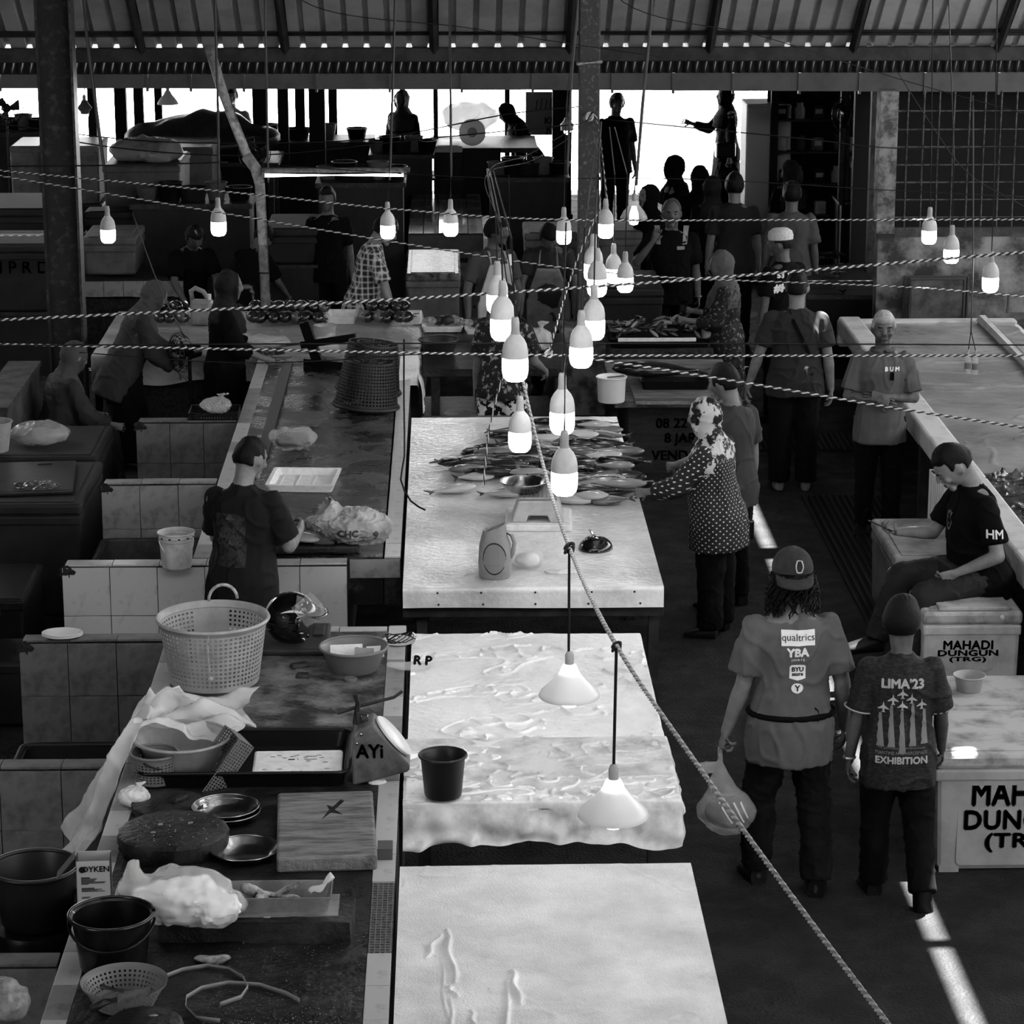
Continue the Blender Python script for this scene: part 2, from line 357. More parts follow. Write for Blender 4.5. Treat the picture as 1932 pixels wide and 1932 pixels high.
cb = E('tiled_counter', (0, 0, 0), label='near tiled counter strewn with baskets, trays and chopping blocks', cat='counter', group=ga)
B().span(-1.44, -.335, 8.2, 12.75, 0, CT-.002).obj('top_slab', m_wornd, cb); B().span(-1.44, -.335, 12.75, 14.32, 0, CT-.002).obj('top_slab', m_worn, cb)
B().span(-1.54, -1.44, 8.2, 14.42, 0, CT-.012).obj('rim', m_mortar, cb); B().span(-.335, -.235, 8.2, 14.42, 0, CT-.012).obj('rim', m_mortar, cb)
B().span(-1.44, -.335, 14.32, 14.42, 0, CT-.012).obj('rim', m_mortar, cb)
tiles_row(cb, -1.54, -1.442, 8.2, 14.42, CT-.012, CT, 1, .31, [m_tiled, m_tiled, m_tile])
tiles_row(cb, -.333, -.237, 8.2, 10.02, CT-.012, CT, 1, .33, m_tile)
tiles_row(cb, -.333, -.237, 10.76, 14.42, CT-.012, CT, 1, .30, [m_tile, m_tile, m_tiled])
tiles_row(cb, -1.40, -.34, 14.33, 14.415, CT-.012, CT, 0, .25, m_tile)
tiles_row(cb, -.33, -.24, 14.42, 14.43, .3, CT, 2, .26, m_tile)
m_net = mat('bare_mortar_bed', .07, .9, .2, 60, .8, 120)
ragged(cb, [(-.345, 9.9+.035*i, CT-.02) for i in range(125)], .026, .013, m_mortar, seed=4)
B().span(-.333, -.237, 10.02, 10.76, CT-.03, CT-.009).obj('mortar_bed', m_net, cb)
b = B()
for i in range(30): y = 10.03+.025*i; b.box((-.285, y, CT-.008), (.094, .004, .004))
for i in range(5): b.box((-.328+.0215*i, 10.39, CT-.008), (.003, .73, .004))
b.obj('wire_mesh', mat('pale_mesh', .25, .7), cb)

ca = E('tiled_counter', (0, 0, 0), label='tiled counter where the butcher in black works', cat='counter', group=ga)
B().span(-1.44, -.4, 15.83, 21.9, .55, CT-.002).obj('top_slab', mat('wet_streaked_top', .035, .16, .12, 2.4, .2, 30, ramp=(.45, .6), r2=.5), ca)
B().span(-1.44, -.62, 15.83, 21.9, 0, .55).obj('base', m_dconc, ca)
B().span(-1.54, -1.44, 15.83, 21.9, 0, CT-.012).obj('rim', m_mortar, ca); B().span(-.39, -.29, 15.83, 21.9, .55, CT-.012).obj('rim', m_mortar, ca)
tiles_row(ca, -1.54, -1.442, 15.83, 21.9, CT-.012, CT, 1, .31, MT); tiles_row(ca, -.388, -.292, 15.83, 21.9, CT-.012, CT, 1, .30, m_tile)
tiles_row(ca, -.60, -.292, 15.815, 15.83, CT-.13, CT-.015, 0, .31, m_tiled)
B().span(-1.33, -1.25, 18.3, 21.6, CT-.018, CT+.02).obj('dark_rail', mat('dark_batten', .02, .4), ca); 

def partition(y, x0, x1, label, front_rows=2, z0=0., m=MT, tile=.29, extend=None, th=.11, tops=True, chip=None):
    o = E('tiled_partition', (0, 0, 0), label=label, cat='partition', group='low tiled partition walls')
    B().span(x0+.012, x1, y+.012, y+th-.004, z0, CT-.012).obj('core', m_mortar, o)
    if tops: tiles_row(o, x0+(.02), x1, y, y+th, CT-.012, CT, 0, tile, m)
    zs = [CT-.022]
    while zs[-1] > z0+.03: zs.append(max(z0, zs[-1]-.30))
    for k in range(min(front_rows, len(zs)-1)):
        ts = tiles_row(o, x0, x1, y-.004, y+.012, zs[k+1]+.003, zs[k], 0, tile, m)
    # crumbled corner of mortar at the free end
    bb = B(); bb.ball((x0+.035, y-.001, CT-.045), (.05, .006, .035), 10, 6, f=lambda v: v*(1+.25*sin(v.x*9+v.z*7))); bb.obj('chipped_corner', m_mortar, o)
    return o
partition(12.2, -3.3, -1.55, 'low tiled partition beside the plastic bag hanging off the near counter', 2, m=[m_grimshade])
partition(9.95, -3.0, -1.55, 'nearest tiled partition at the bottom left corner', 1, m=[m_grimshade])
partition(14.2, -2.34, -1.55, 'tiled partition carrying an oval white plate', 3, m=[m_grimshade])
partition(15.7, -2.31, -.61, 'long white tiled partition carrying the lettered white bucket', 3, m=[m_tile])
partition(17.7, -2.32, -1.55, 'tiled partition behind the basin with the tap', 3, m=[m_tiled])
partition(19.55, -2.29, -1.55, 'tiled partition under the mesh tray of plastic bags', 3, m=[m_grimshade])

# ---------------------------------------------------------------- sheeted tables
def cloth(x0, x1, y0, y1, z, over, amp, nx, ny, seed, crease=1., fine=22, flare=.25, hemw=.02, lumps=0.0):
    """sheet laid over a table: over = (left, right, front, back) drops; returns builder"""
    r = np.random.default_rng(seed)
    L_, R_, F_, K_ = over; us = np.linspace(x0-L_, x1+R_, nx+1); vs_ = np.linspace(y0-F_, y1+K_, ny+1)
    X, Y = np.meshgrid(us, vs_); A = np.stack([X.ravel(), Y.ravel(), np.zeros(X.size)], 1)
    w1 = waves(A, fine, 6, seed); w2 = waves(A, fine*.45, 6, seed+1); w3 = waves(A, fine*1.9, 6, seed+2); lo = waves(A, 3, 5, seed+3)
    hgt = amp*(crease*np.exp(-(w1/.16)**2)*(w2 > .2)*1.3+crease*np.exp(-(w2/.10)**2)*.8*(lo > 0)+.25*w3*.4)+lumps*lo
    x = A[:, 0]; y = A[:, 1]
    dx = np.where(x < x0, x-x0, np.where(x > x1, x-x1, 0)); dy = np.where(y < y0, y-y0, np.where(y > y1, y-y1, 0))
    drop = np.maximum(np.abs(dx), np.abs(dy)); both = np.minimum(np.abs(dx), np.abs(dy))
    px = np.clip(x, x0, x1)+np.sign(dx)*(np.minimum(np.abs(dx), .012)+flare*np.abs(dx)*.3*(1+.4*w1))
    py = np.clip(y, y0, y1)+np.sign(dy)*(np.minimum(np.abs(dy), .012)+flare*np.abs(dy)*.3*(1+.5*w1))
    pz = z+hgt*(drop < .01)-np.maximum(0, drop-.006)+hemw*w2*(drop > .05)
    pts = np.stack([px, py, pz], 1); b = B(); n1 = nx+1
    b.v = [tuple(q) for q in pts]; b.f = [(j*n1+i, j*n1+i+1, (j+1)*n1+i+1, (j+1)*n1+i) for j in range(ny) for i in range(nx)]
    return b
def legs(par, xs, ys, h, s, m, name='leg'):
    for x in xs:
        for y in ys: B().span(x-s/2, x+s/2, y-s/2, y+s/2, 0, h).obj(name, m, par)
# fish table
t1 = E('fish_table', (0, 0, 0), label='long white sheeted table with rows of fish, a kettle and a scale', cat='table', group='white selling tables')
B().span(-.262, 1.24, 15.165, 19.61, .73, .842).obj('table_top', m_sheet2, t1)
cl = cloth(-.268, 1.246, 15.16, 19.62, .848, (0, .0, .125, 0), .0012, 90, 260, 3, fine=9, flare=.02, hemw=.004, lumps=.0015).obj('sheet', m_wetsheet, t1, smooth=60)
for i, px in enumerate([544, 820, 1104, 1420, 1700]):
    for zz in (.825, .755): 
        q = -.268+(px-358)/(1852-358)*1.514
        B().ball((q+random.uniform(-.02, .02), 15.135, zz), .007, 6, 4).obj('nail', m_black, cl)
B().span(-.27, 1.25, 15.2, 15.26, .66, .73).obj('apron', m_steel, t1)
legs(t1, (-.16, 1.2), (15.3, 17.3, 19.4), .66, .06, m_steel)
# middle table with crumpled sheet
t2 = E('sheeted_table', (0, 0, 0), label='middle table under a crumpled white plastic sheet with a dark bucket on it', cat='table', group='white selling tables')
B().span(-.20, 1.03, 11.78, 14.26, .75, .84).obj('table_top', m_sheet2, t2)
cloth(-.205, 1.035, 11.72, 14.27, .845, (.0, .03, .13, 0), .010, 210, 360, 11, fine=30, flare=.5, hemw=.012, lumps=.003).obj('sheet', m_sheet, t2, smooth=180)
cloth(-.205, 1.045, 11.70, 12.55, .852, (.01, .07, .20, 0), .009, 170, 150, 17, fine=34, flare=.7, hemw=.02, lumps=.004).obj('overlay_sheet', m_sheet2, t2, smooth=180)
legs(t2, (-.12, .95), (11.9, 14.1), .75, .06, m_steel)
t3 = E('sheeted_table', (0, 0, 0), label='nearest bare white table cut by the bottom edge of the picture', cat='table', group='white selling tables')
B().span(-.215, 1.03, 8.1, 10.93, .79, .842).obj('table_top', m_sheet2, t3, bev=.008)
b3 = cloth(-.218, 1.033, 8.1, 10.94, .845, (.0, .0, .0, .0), .004, 220, 460, 23, crease=.5, fine=14, lumps=.003)
for (xa, ya, xb, yb, h, wd) in ((-.1, 9.98, -.045, 10.2, .016, .010), (.0, 9.2, -.045, 9.98, .006, .006), (.015, 9.75, -.02, 10.25, .02, .012), (-.02, 9.72, .02, 9.62, .018, .012), (.02, 8.9, -.01, 9.60, .012, .008), (.20, 8.6, .21, 9.75, .018, .010), (.26, 9.55, .235, 9.85, .022, .014), (.1, 9.3, .07, 9.5, .014, .01), (.4, 8.8, .38, 9.5, .004, .02)):
    a = np.array(b3.v); d = np.array([xb-xa, yb-ya]); L2 = d@d; t = np.clip(((a[:, :2]-[xa, ya])@d)/L2, 0, 1); q = np.array([xa, ya])+t[:, None]*d+np.stack([.008*np.sin(t*9), 0*t], 1)
    dist = np.hypot(*(a[:, :2]-q).T); a[:, 2] += h*.8*np.exp(-(dist/(wd*.75))**2)*np.sin(np.clip(t, .05, .95)*pi)**.5; b3.v = [tuple(v) for v in a]
b3.obj('sheet', mat('dusty_white_sheet', .82, .45, .6, 3.4, .3, 110, ramp=(.38, .7), det=10), t3, smooth=180)
legs(t3, (-.12, .95), (8.4, 10.8), .8, .06, m_steel)
# rear left counter under white sheet with tuna
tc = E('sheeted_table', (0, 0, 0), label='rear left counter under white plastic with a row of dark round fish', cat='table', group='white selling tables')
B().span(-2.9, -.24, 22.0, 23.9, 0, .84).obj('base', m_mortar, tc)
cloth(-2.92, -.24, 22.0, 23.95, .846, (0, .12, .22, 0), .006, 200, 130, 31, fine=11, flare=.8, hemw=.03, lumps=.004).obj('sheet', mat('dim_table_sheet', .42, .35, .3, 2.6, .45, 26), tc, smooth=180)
b = cloth(-.385, -.25, 20.75, 21.88, .857, (0, .30, .0, 0), .006, 40, 90, 37, fine=14, flare=.5, hemw=.06, lumps=.006)
b.obj('plastic_sheet', m_sheet, smooth=180, label='white plastic sheet hanging over the counter edge below the rear left counter', cat='sheet')
# right table: long raised rim and plastic cover
m_film = mat('wet_plastic_cover', .30, .10, .42, 1.2, .3, 9, ramp=(.4, .65), r2=.25, spec=.6)
tr = E('covered_table', (0, 0, 0), label='long plastic covered table along the right wall with a raised pale rim', cat='table', group='white selling tables')
B().span(3.62, 5.0, 13.5, 23.4, .45, .80).obj('bed', m_sheet2, tr)
cloth(3.60, 4.95, 17.9, 23.42, .812, (0, 0, 0, 0), .008, 90, 300, 41, fine=6, lumps=.004).obj('plastic_cover', m_film, tr, smooth=180)
cloth(3.60, 4.95, 13.5, 17.95, .815, (0, 0, 0, 0), .03, 110, 240, 43, fine=15, lumps=.012).obj('crumpled_cover', mat('crumpled_dark_film', .06, .1, .3, 5, .3, 14, ramp=(.5, .7)), tr, smooth=180)
m_rim = mat('pale_rim', .58, .5, .4, 5, ramp=(.45, .7))
for y0, y1 in ((13.5, 15.9), (15.9, 18.5), (18.5, 21.0), (21.0, 23.5)): B().span(3.43, 3.62, y0+.004, y1-.004, .70, .86).obj('rim', m_rim, tr, bev=.02)
B().span(3.43, 5.0, 23.42, 23.56, .6, .83).obj('rim', m_rim, tr, bev=.02)
B().tube([(4.68, 13.5, .84), (4.68, 23.4, .84)], .05, 6).obj('inner_rim', m_rim, tr)
for y in (14.2, 17.1, 19.6, 22.6): B().span(3.5, 3.6, y-.05, y+.05, 0, .7).obj('leg', m_steel, tr)
# corrugated foam panel leaning below the rim
fp = E('ribbed_panel', (3.41, 18.0, 0), label='ribbed white foam panel leaning under the right table', cat='panel')
B().span(-.01, .01, -.55, .55, .12, .70).obj('board', m_white, fp)
for i in range(14): B().span(-.025, -.008, -.53+.08*i, -.53+.08*i+.04, .12, .70).obj('rib', m_white, fp)
# tiled ledge at the right rear with sheets leaning on the wall
lg = E('tiled_ledge', (0, 0, 0), label='white tiled ledge in front of the stained wall at the right edge', cat='ledge')
B().span(5.02, 8, 22.6, 23.6, 0, .72).obj('core', m_mortar, lg)
tiles_row(lg, 5.02, 7.5, 22.59, 22.6, .42, .71, 0, .3, m_tile); tiles_row(lg, 5.02, 7.5, 22.6, 22.9, .72, .735, 0, .3, m_tile)
for px0, px1, py0, py1, Y, lab in ((1718, 1816, 526, 610, 24.15, 'round cornered grey tray leaning against the stained wall'), (1706, 1822, 522, 610, 24.24, 'larger dark tray leaning behind the grey one on the stained wall'), (1902, 1990, 555, 590, 23.3, 'flat grey lid leaning at the right picture edge')):
    a_ = PY(px0, py0, Y); c_ = PY(px1, py1, Y); o = E('leaning_tray', ((a_.x+c_.x)/2, Y, c_.z), label=lab, cat='tray'); w_ = c_.x-a_.x; h_ = a_.z-c_.z
    B().span(-w_/2, w_/2, -.012, .012, 0, h_).obj('tray_base', mat('worn_grey_board', .16, .6, .08, 7), o, bev=.01); B().tube([(-w_/2, -.012, 0), (-w_/2, -.012, h_), (w_/2, -.012, h_), (w_/2, -.012, 0)], .014, 6).obj('raised_edge', mat('worn_tray_edge', .10, .6), o)
B().span(3.75, 8, 23.62, 24.29, 0, PY(1770, 610, 24.15).z).obj('kerb', m_dconc, lg)
# drain grates
def grate(x0, x1, y0, y1, label):
    o = E('drain_grate', (x0, y0, 0), label=label, cat='grate', group='floor drain grates'); n = int((y1-y0)/.055)
    B().span(0, x1-x0, 0, y1-y0, .001, .004).obj('pit', mat('pit_black', .004, .9), o)
    n = int((x1-x0)/.05)
    for i in range(n+1): B().span(i*.05, i*.05+.02, 0, y1-y0, .004, .02).obj('slat', mat('grate_steel', .02, .6, .01, 20), o)
    return o
grate(-3.0, -2.42, 11.2, 14.6, 'slatted drain grate on the floor at the left edge')
grate(2.55, 3.4, 22.0, 22.6, 'slatted drain grate on the floor behind the man with folded arms'); grate(2.75, 3.35, 17.0, 20.5, 'dark slatted drain grate beside the right table')
# ---------------------------------------------------------------- things on the counters and tables
m_bag = mat('clear_plastic_film', .8, .18, alpha=.26)
m_bagw = mat('milky_plastic_film', .82, .3, alpha=.8)
m_grey = mat('grey_plastic', .22, .4)
m_lgrey = mat('pale_grey_plastic', .42, .4, .34, 8)
m_foam = mat('white_foam', .8, .6, .7, 20)
m_steelb = mat('brushed_steel', .5, .22, .3, 12, metal=1)
m_wood = mat('worn_wood', .16, .6, .07, 4, .4, 30, stretch=(1, 5, 1))
m_woodp = mat('pale_worn_wood', .30, .6, .14, 5, .5, 40, ramp=(.4, .62), stretch=(1, 6, 1))
m_woodd = mat('dark_wet_wood', .03, .45, .07, 7, .5, 35)
m_rope = mat('pale_rope', .5, .8, .3, 30)
m_ink = mat('black_ink', .008, .6)
m_inkw = mat('white_print', .75, .6)
m_meat = mat('fish_scraps', .42, .35, .14, 22)
ZB = CT-.001
def perf(b, r0, z0, r1, z1, cols, rows, c=(0, 0, 0), fx=.55, fz=.5, sx=1, sy=1, gaps=()):
    vs = []; fs = []; n = cols*2; zz = [0]
    for j in range(rows): zz += [(j+1-fz)/rows, (j+1)/rows]
    zz = sorted(set(zz))
    for t in zz:
        r = r0+(r1-r0)*t
        for i in range(n): a = 2*pi*((i//2)+(fx if i % 2 else 0))/cols; vs.append(V((r*cos(a)*sx, r*sin(a)*sy, z0+(z1-z0)*t))+V(c))
    for j in range(len(zz)-1):
        for i in range(n):
            if i % 2 == 0 and j % 2 == 0 and j > 0 and (i//2) not in gaps: continue
            fs.append((j*n+i, j*n+(i+1) % n, (j+1)*n+(i+1) % n, (j+1)*n+i))
    return b.add(vs, fs)
def ring(b, r, z, t, n=40, sx=1, sy=1): return b.tube([(r*cos(2*pi*i/n)*sx, r*sin(2*pi*i/n)*sy, z) for i in range(n+1)], t, 6, cap=False)
def vessel(name, label, cat, loc, prof, m, n=40, sx=1, sy=1, rz=0, lip=.006, group=None, rot=None, wall=.004):
    o = E(name, loc, rz, label, cat, group, rot=rot)
    inner = [(max(r-wall, .001), z) for r, z in reversed(prof)]; inner[-1] = (inner[-1][0], prof[0][1]+wall)
    B().lathe(list(prof)+inner, n, sx=sx, sy=sy).obj('shell', m, o, smooth=40)
    if lip: ring(B(), prof[-1][0], prof[-1][1], lip, n, sx, sy).obj('rim', m, o, smooth=180)
    return o
def arc_handle(o, r, z, h, t, m, a0=0, tilt=0, n=14, name='handle'):
    pts = [Matrix.Rotation(tilt, 3, (cos(a0), sin(a0), 0)) @ V((cos(pi*i/n)*r*cos(a0), cos(pi*i/n)*r*sin(a0), sin(pi*i/n)*h)) + V((0, 0, z)) for i in range(n+1)]
    return B().tube(pts, t, 6).obj(name, m, o, smooth=180)
def film(name, label, loc, size, seed, m=m_bag, cat='plastic bag', knot=True, amp=.12, group=None, freq=7, inner=None, tail=None, rz=0):
    o = E(name, loc, rz, label, cat, group); b = B()
    b.ball((0, 0, size[2]*.5), (size[0]/2, size[1]/2, size[2]/2), 40, 28)
    if knot: b.loft([((size[0]*.1, 0, size[2]*.75), (1, 0, 0), (0, 1, 0), size[0]*.22, size[1]*.22), ((size[0]*.15, 0, size[2]*1.0), (1, 0, 0), (0, 1, 0), size[0]*.05, size[1]*.05), ((size[0]*.22, 0, size[2]*1.22), (1, 0, 0), (0, 1, 0), size[0]*.20, size[1]*.06)], 12)
    me = bake(b, max(size)/38, 1); crumple(me, max(size)*amp*.22, freq*4/max(size)*.5, seed); crumple(me, max(size)*amp*.07, freq*9/max(size)*.5, seed+5)
    a = getv(me); a[:, 2] = np.maximum(a[:, 2], 0.001); setv(me, a); mobj('film', me, m, o, smooth=25)
    if inner: 
        b2 = B().ball((0, 0, size[2]*.4), (size[0]*.38, size[1]*.36, size[2]*.36), 24, 16); m2 = b2.mesh(); crumple(m2, max(size)*.02, 20/max(size)*.5, seed+9); mobj('contents', m2, inner, o, smooth=180)
    return o
# --- large basket
q = P(405, 1284, ZB); k = sc(q)
o = E('mesh_basket', q, 0, 'large pale basket of square mesh with a rope handle at the far rim', 'basket')
b = B(); perf(b, .228, .012, .272, .315, 64, 13, gaps=list(range(14, 21)))
b.lathe([(.001, .006), (.226, .006), (.228, .014)], 64, cap=False); b.obj('mesh_wall', m_lgrey, o, solid=.006)
bb = B(); bb.lathe([(.272, .31), (.285, .325), (.296, .34), (.29, .352), (.278, .345), (.268, .318)], 64, cap=False); bb.obj('rim', m_lgrey, o, smooth=60)
arc = [V((-.06+.02, .285, .345))]+[V((.03+.075*cos(pi*(1-i/10)), .285-.01*sin(pi*i/10), .345+.085*sin(pi*i/10)+.015*i/10)) for i in range(11)]
B().tube(arc, .009, 6).obj('rope_handle', m_rope, o, smooth=180)
B().tube([(0, -.287, .33), (-.002, -.29, .2), (.004, -.27, .1), (0, -.262, .06)], .004, 5).obj('string', m_rope, o); B().ball((.004, -.272, .1), .014, 8, 6).obj('knot', m_rope, o)
ragged(o, [(-.1+.02*i, -.05+.01*sin(i), .012) for i in range(10)], .03, .012, m_meat, 'scraps')
# --- helmet and board
q = P(560, 1232, ZB); o = E('cutting_board', P(555, 1214, ZB), 0, 'thick grey plastic board under the motorcycle helmet', 'board')
B().span(-.22, .19, -.22, .27, 0, .035).obj('slab', mat('grey_board', .09, .5, .06, 8), o, bev=.012); B().span(.10, .16, .02, .2, .035, .045).obj('grip_ridge', mat('grey_board', .09), o, bev=.01)
h = E('motorcycle_helmet', P(562, 1212, ZB+.04)+V((-.03, 0, 0)), R(-12), 'glossy black open-face motorcycle helmet with raised clear visor', 'helmet')
m_gl = mat('gloss_black', .01, .06, spec=.6, coat=.6)
def hs(v):
    if v.z < -.35 and v.x > .1: v = V((v.x*.78, v.y, v.z))
    return v
bh = B().ball((0, 0, .135), (.142, .125, .135), 36, 26); me = bh.mesh(); bm = bmesh.new(); bm.from_mesh(me)
dl = [f for f in bm.faces if (f.calc_center_median().x > .075 and f.calc_center_median().z < .17 and abs(f.calc_center_median().y) < .105) or f.calc_center_median().z < .02]
bmesh.ops.delete(bm, geom=dl, context='FACES'); bm.to_mesh(me); bm.free(); mobj('shell', me, m_gl, h, smooth=180, solid=.02)
B().ball((-.005, 0, .13), (.125, .108, .115), 24, 16).obj('lining', mat('helmet_lining', .05, .8), h, smooth=180)
B().ball((.02, -.06, .055), (.05, .035, .035), 12, 8).obj('cheek_pad', mat('helmet_pad', .12, .8), h, smooth=180)
Mv = Matrix.Rotation(R(-38), 3, 'Y'); b = B(); b.grid(lambda u, v: Mv @ V((.158*cos((u-.5)*2.3)*cos((v-.35)*.75), .138*sin((u-.5)*2.3), .15*sin((v-.35)*.95)-.03))+V((.02, 0, .15)), 20, 8); b.obj('visor', mat('clear_visor', .7, .05, alpha=.16, spec=.6), h, smooth=180)
b = B(); b.grid(lambda u, v: V((.10+.07*v+.03*cos((u-.5)*pi), (u-.5)*.20, .19-.02*v)), 12, 4); b.obj('peak', m_gl, h, smooth=180, solid=.006)
b = B(); b.grid(lambda u, v: V((-.13+.15*u, -.125*math.sqrt(max(.02, 1-((-.13+.15*u)/.145)**2))-.004, .085+.018*v+.05*u)), 12, 1); b.obj('stripe', mat('silver_stripe', .4, .3), h, solid=.002)
for s_ in (-1, 1): B().ball((.075, s_*.12, .16), .014, 8, 6).obj('visor_screw', m_steelb, h)
# --- grey basin with price cards, plate with cord, lettered bag
o = vessel('wash_basin', 'grey plastic basin holding handwritten price cards', 'basin', P(668, 1262, ZB), [(.001, 0), (.12, 0), (.135, .02), (.165, .11), (.178, .125)], m_grey, lip=.008)
for i, (x, y, w_, h_, rz, t) in enumerate(((-.04, .05, .17, .085, .1, '5'), (.055, -.02, .1, .09, -.12, '8.00'), (.11, .06, .09, .06, .2, ''))):
    cdd = B().box((0, 0, 0), (w_, .004, h_)).obj('price_card', mat('card_grey', .4, .6) if i == 1 else m_foam, o, loc=(x, y, .075), rot=(-.35, 0, rz))
    if t: flat_text('figure', t, .06 if i == 0 else .05, m_ink, cdd, (.055 if i == 0 else .01, -.0035, 0 if i == 0 else -.015), (pi/2, 0, 0), .002)
o = E('white_plate', P(752, 1213, CT), .3, 'small white plate tangled with dark cord on the counter rim', 'plate')
B().lathe([(.001, .003), (.06, .0), (.09, .012), (.092, .014), (.06, .006), (.001, .006)], 28, cap=False).obj('dish', m_white, o, smooth=60)
for j in range(3): B().tube([(.09*cos(i*.7+j)*(1-.02*i), .05*sin(i*.9+j*2)-.02, .02+.03*sin(i*.5+j)**2) for i in range(14)], .003, 5).obj('cord', m_black, o)
o = film('lettered_bag', 'thin clear bag with black letters lying across the counter rim', P(765, 1262, CT+.005)+V((.02, 0, 0)), (.24, .12, .035), 5, knot=False)
flat_text('lettering', 'R P', .07, m_ink, o, (.07, -.02, .05), (R(50), 0, -.15), .004)
for i, (px, py, a_, c_, lab) in enumerate(((566, 1258, .11, .05, 'dark wedge of wood below the helmet board'), (571, 1277, .075, .05, 'small dark wooden chip on the counter'))):
    B().box((0, 0, .012), (a_, c_, .022), .4 if i == 0 else -.1, top=(.8, .7)).obj('wood_offcut', m_woodd, loc=P(px, py, ZB), bev=.004, label=lab, cat='wood')
o = E('bottle_lid', P(661, 1284, ZB), label='small round grey lid lying below the basin', cat='lid'); B().lathe([(.001, 0), (.034, 0), (.034, .012), (.03, .014), (.001, .012)], 20, cap=False).obj('disc', mat('lid_grey', .2, .5), o, smooth=50)
B().lathe([(.026, .0135), (.03, .016), (.033, .0135)], 20, cap=False).obj('bead', mat('lid_grey', .2), o)
# --- scale lying on its side, AYI
q = P(720, 1468, ZB); k = sc(q)
o = E('market_scale', q, 0, 'grey metal weighing scale marked AYI tipped against the counter rim', 'scale')
poly = [(-.135, -.01), (-.13, .235), (-.11, .262), (-.035, .295), (.13, .10), (.135, .065), (.12, .055)]
M_ = Matrix(((1, 0, 0), (0, 0, 1), (0, 1, 0)))
B().prism(poly, -.08, .10, M=M_).obj('body', mat('scale_enamel', .2, .4, .12, 10), o, bev=.012)
d = V((.165, 0, -.195)).normalized(); n_ = V((.195, 0, .165)).normalized()
Q = Matrix((d, V((0, 1, 0)), n_)).transposed()
B().lathe([(.001, 0), (.115, 0), (.118, .012), (.11, .02), (.001, .022)], 36, M=Q, c=V((.052, .01, .2)), sy=.8, cap=False).obj('dial', mat('dial_white', .75, .3), o, smooth=50)
flat_text('lettering', 'AYi', .085, m_ink, o, (-.05, -.086, .16), (pi/2, 0, -.0), .003, scale=(1, 1.1))
B().box((-.1, .02, .29), (.03, .05, .06), .2).obj('pan_post', m_steel, o); B().box((-.075, 0, .30), (.035, .03, .03)).obj('clamp', m_steelb, o, bev=.005)
for x, z in ((-.11, .20), (-.09, .245)): B().ball((x, -.082, z), .008, 8, 5).obj('screw', m_steelb, o)
B().tube([(-.24, .05, .33), (-.20, .05, .305), (-.1, .06, .335), (.06, .08, .37), (.10, .08, .40)], .008, 6).obj('lever_arm', m_steel, o); B().tube([(-.12, .02, .26), (-.105, .03, .36), (-.115, .03, .40)], .013, 6).obj('lever_pin', m_steel, o)
B().ball((-.02, -.05, .0), (.045, .04, .02), 12, 6).obj('foot', m_white, o)
# --- black tray and what is in it
q = P(470, 1488, ZB); k = sc(q); L_ = P(262, 1488, ZB).x; R_ = P(655, 1488, ZB).x
o = E('black_tray', ((L_+R_)/2, q.y, ZB), 0, 'wide black plastic tray holding foam, baskets and a basin', 'tray'); w_ = R_-L_; dy = P(470, 1388, CT+.05).y-q.y
def rr(w, d, r, n=6): return [(sx*(w/2-r)+r*cos(a), sy*(d/2-r)+r*sin(a)) for sx, sy, a0 in ((1, 1, 0), (-1, 1, pi/2), (-1, -1, pi), (1, -1, 3*pi/2)) for a in [a0+i*pi/2/n for i in range(n+1)]]
def tray(par, w, d, h, r, m, wall=.015, name='shell', flare=.02, base=.008):
    b = B(); rings = [rr(w-2*flare, d-2*flare, r), rr(w, d, r), rr(w-2*wall, d-2*wall, r*.8), rr(w-2*wall-2*flare, d-2*wall-2*flare, r*.7)]; zs = [0, h, h, base]; n = len(rings[0])
    vs = [V((x, y, z)) for rg, z in zip(rings, zs) for x, y in rg]
    fs = [(j*n+i, j*n+(i+1) % n, (j+1)*n+(i+1) % n, (j+1)*n+i) for j in range(3) for i in range(n)]+[tuple(range(n-1, -1, -1)), tuple(3*n+i for i in range(n))]
    return b.add(vs, fs).obj(name, m, par, smooth=40)
to = tray(o, w_, dy, .075, .06, m_black); to.location = (0, dy/2, 0)
b = B(); pts = rr(w_+.01, dy+.01, .06); b.tube([(x, y+dy/2, .075) for x, y in pts+[pts[0]]], .01, 6, cap=False); b.obj('rim', m_black, o, smooth=180)
q = P(560, 1474, ZB+.02); o = E('foam_slab', q+V((0, .01, 0)), R(1), 'white foam slab with dents lying in the black tray', 'foam slab')
x0 = P(475, 1474, ZB+.02).x-q.x; x1 = P(645, 1474, ZB+.02).x-q.x; dd = P(560, 1418, ZB+.06).y-q.y
B().span(x0, x1, 0, dd, 0, .045).obj('slab', m_foam, o, bev=.012)
for x, y in ((-.15, .03), (-.08, .03), (.14, .03), (.05, .14), (.13, .12)): B().ball((x, y, .0455), (.014, .008, .003), 10, 5).obj('dent', mat('foam_dent', .45, .7), o)
for x in (-.02, .02): B().box((x, 0, .03), (.012, .006, .035)).obj('notch', mat('foam_dent', .45), o)
b = B()
for i in range(9): b.box((-.12+.03*i+.01*sin(i*3), .2+.02*sin(i*2.1), .046), (.022, .004, .001), .5*sin(i*5))
for x, y, w2, d2 in ((-.03, .16, .03, .09), (.0, .16, .004, .09), (.06, .2, .06, .004), (.06, .16, .06, .004)): b.box((x, y, .046), (w2, d2*.1+.003, .001))
b.obj('scribble', m_ink, o)
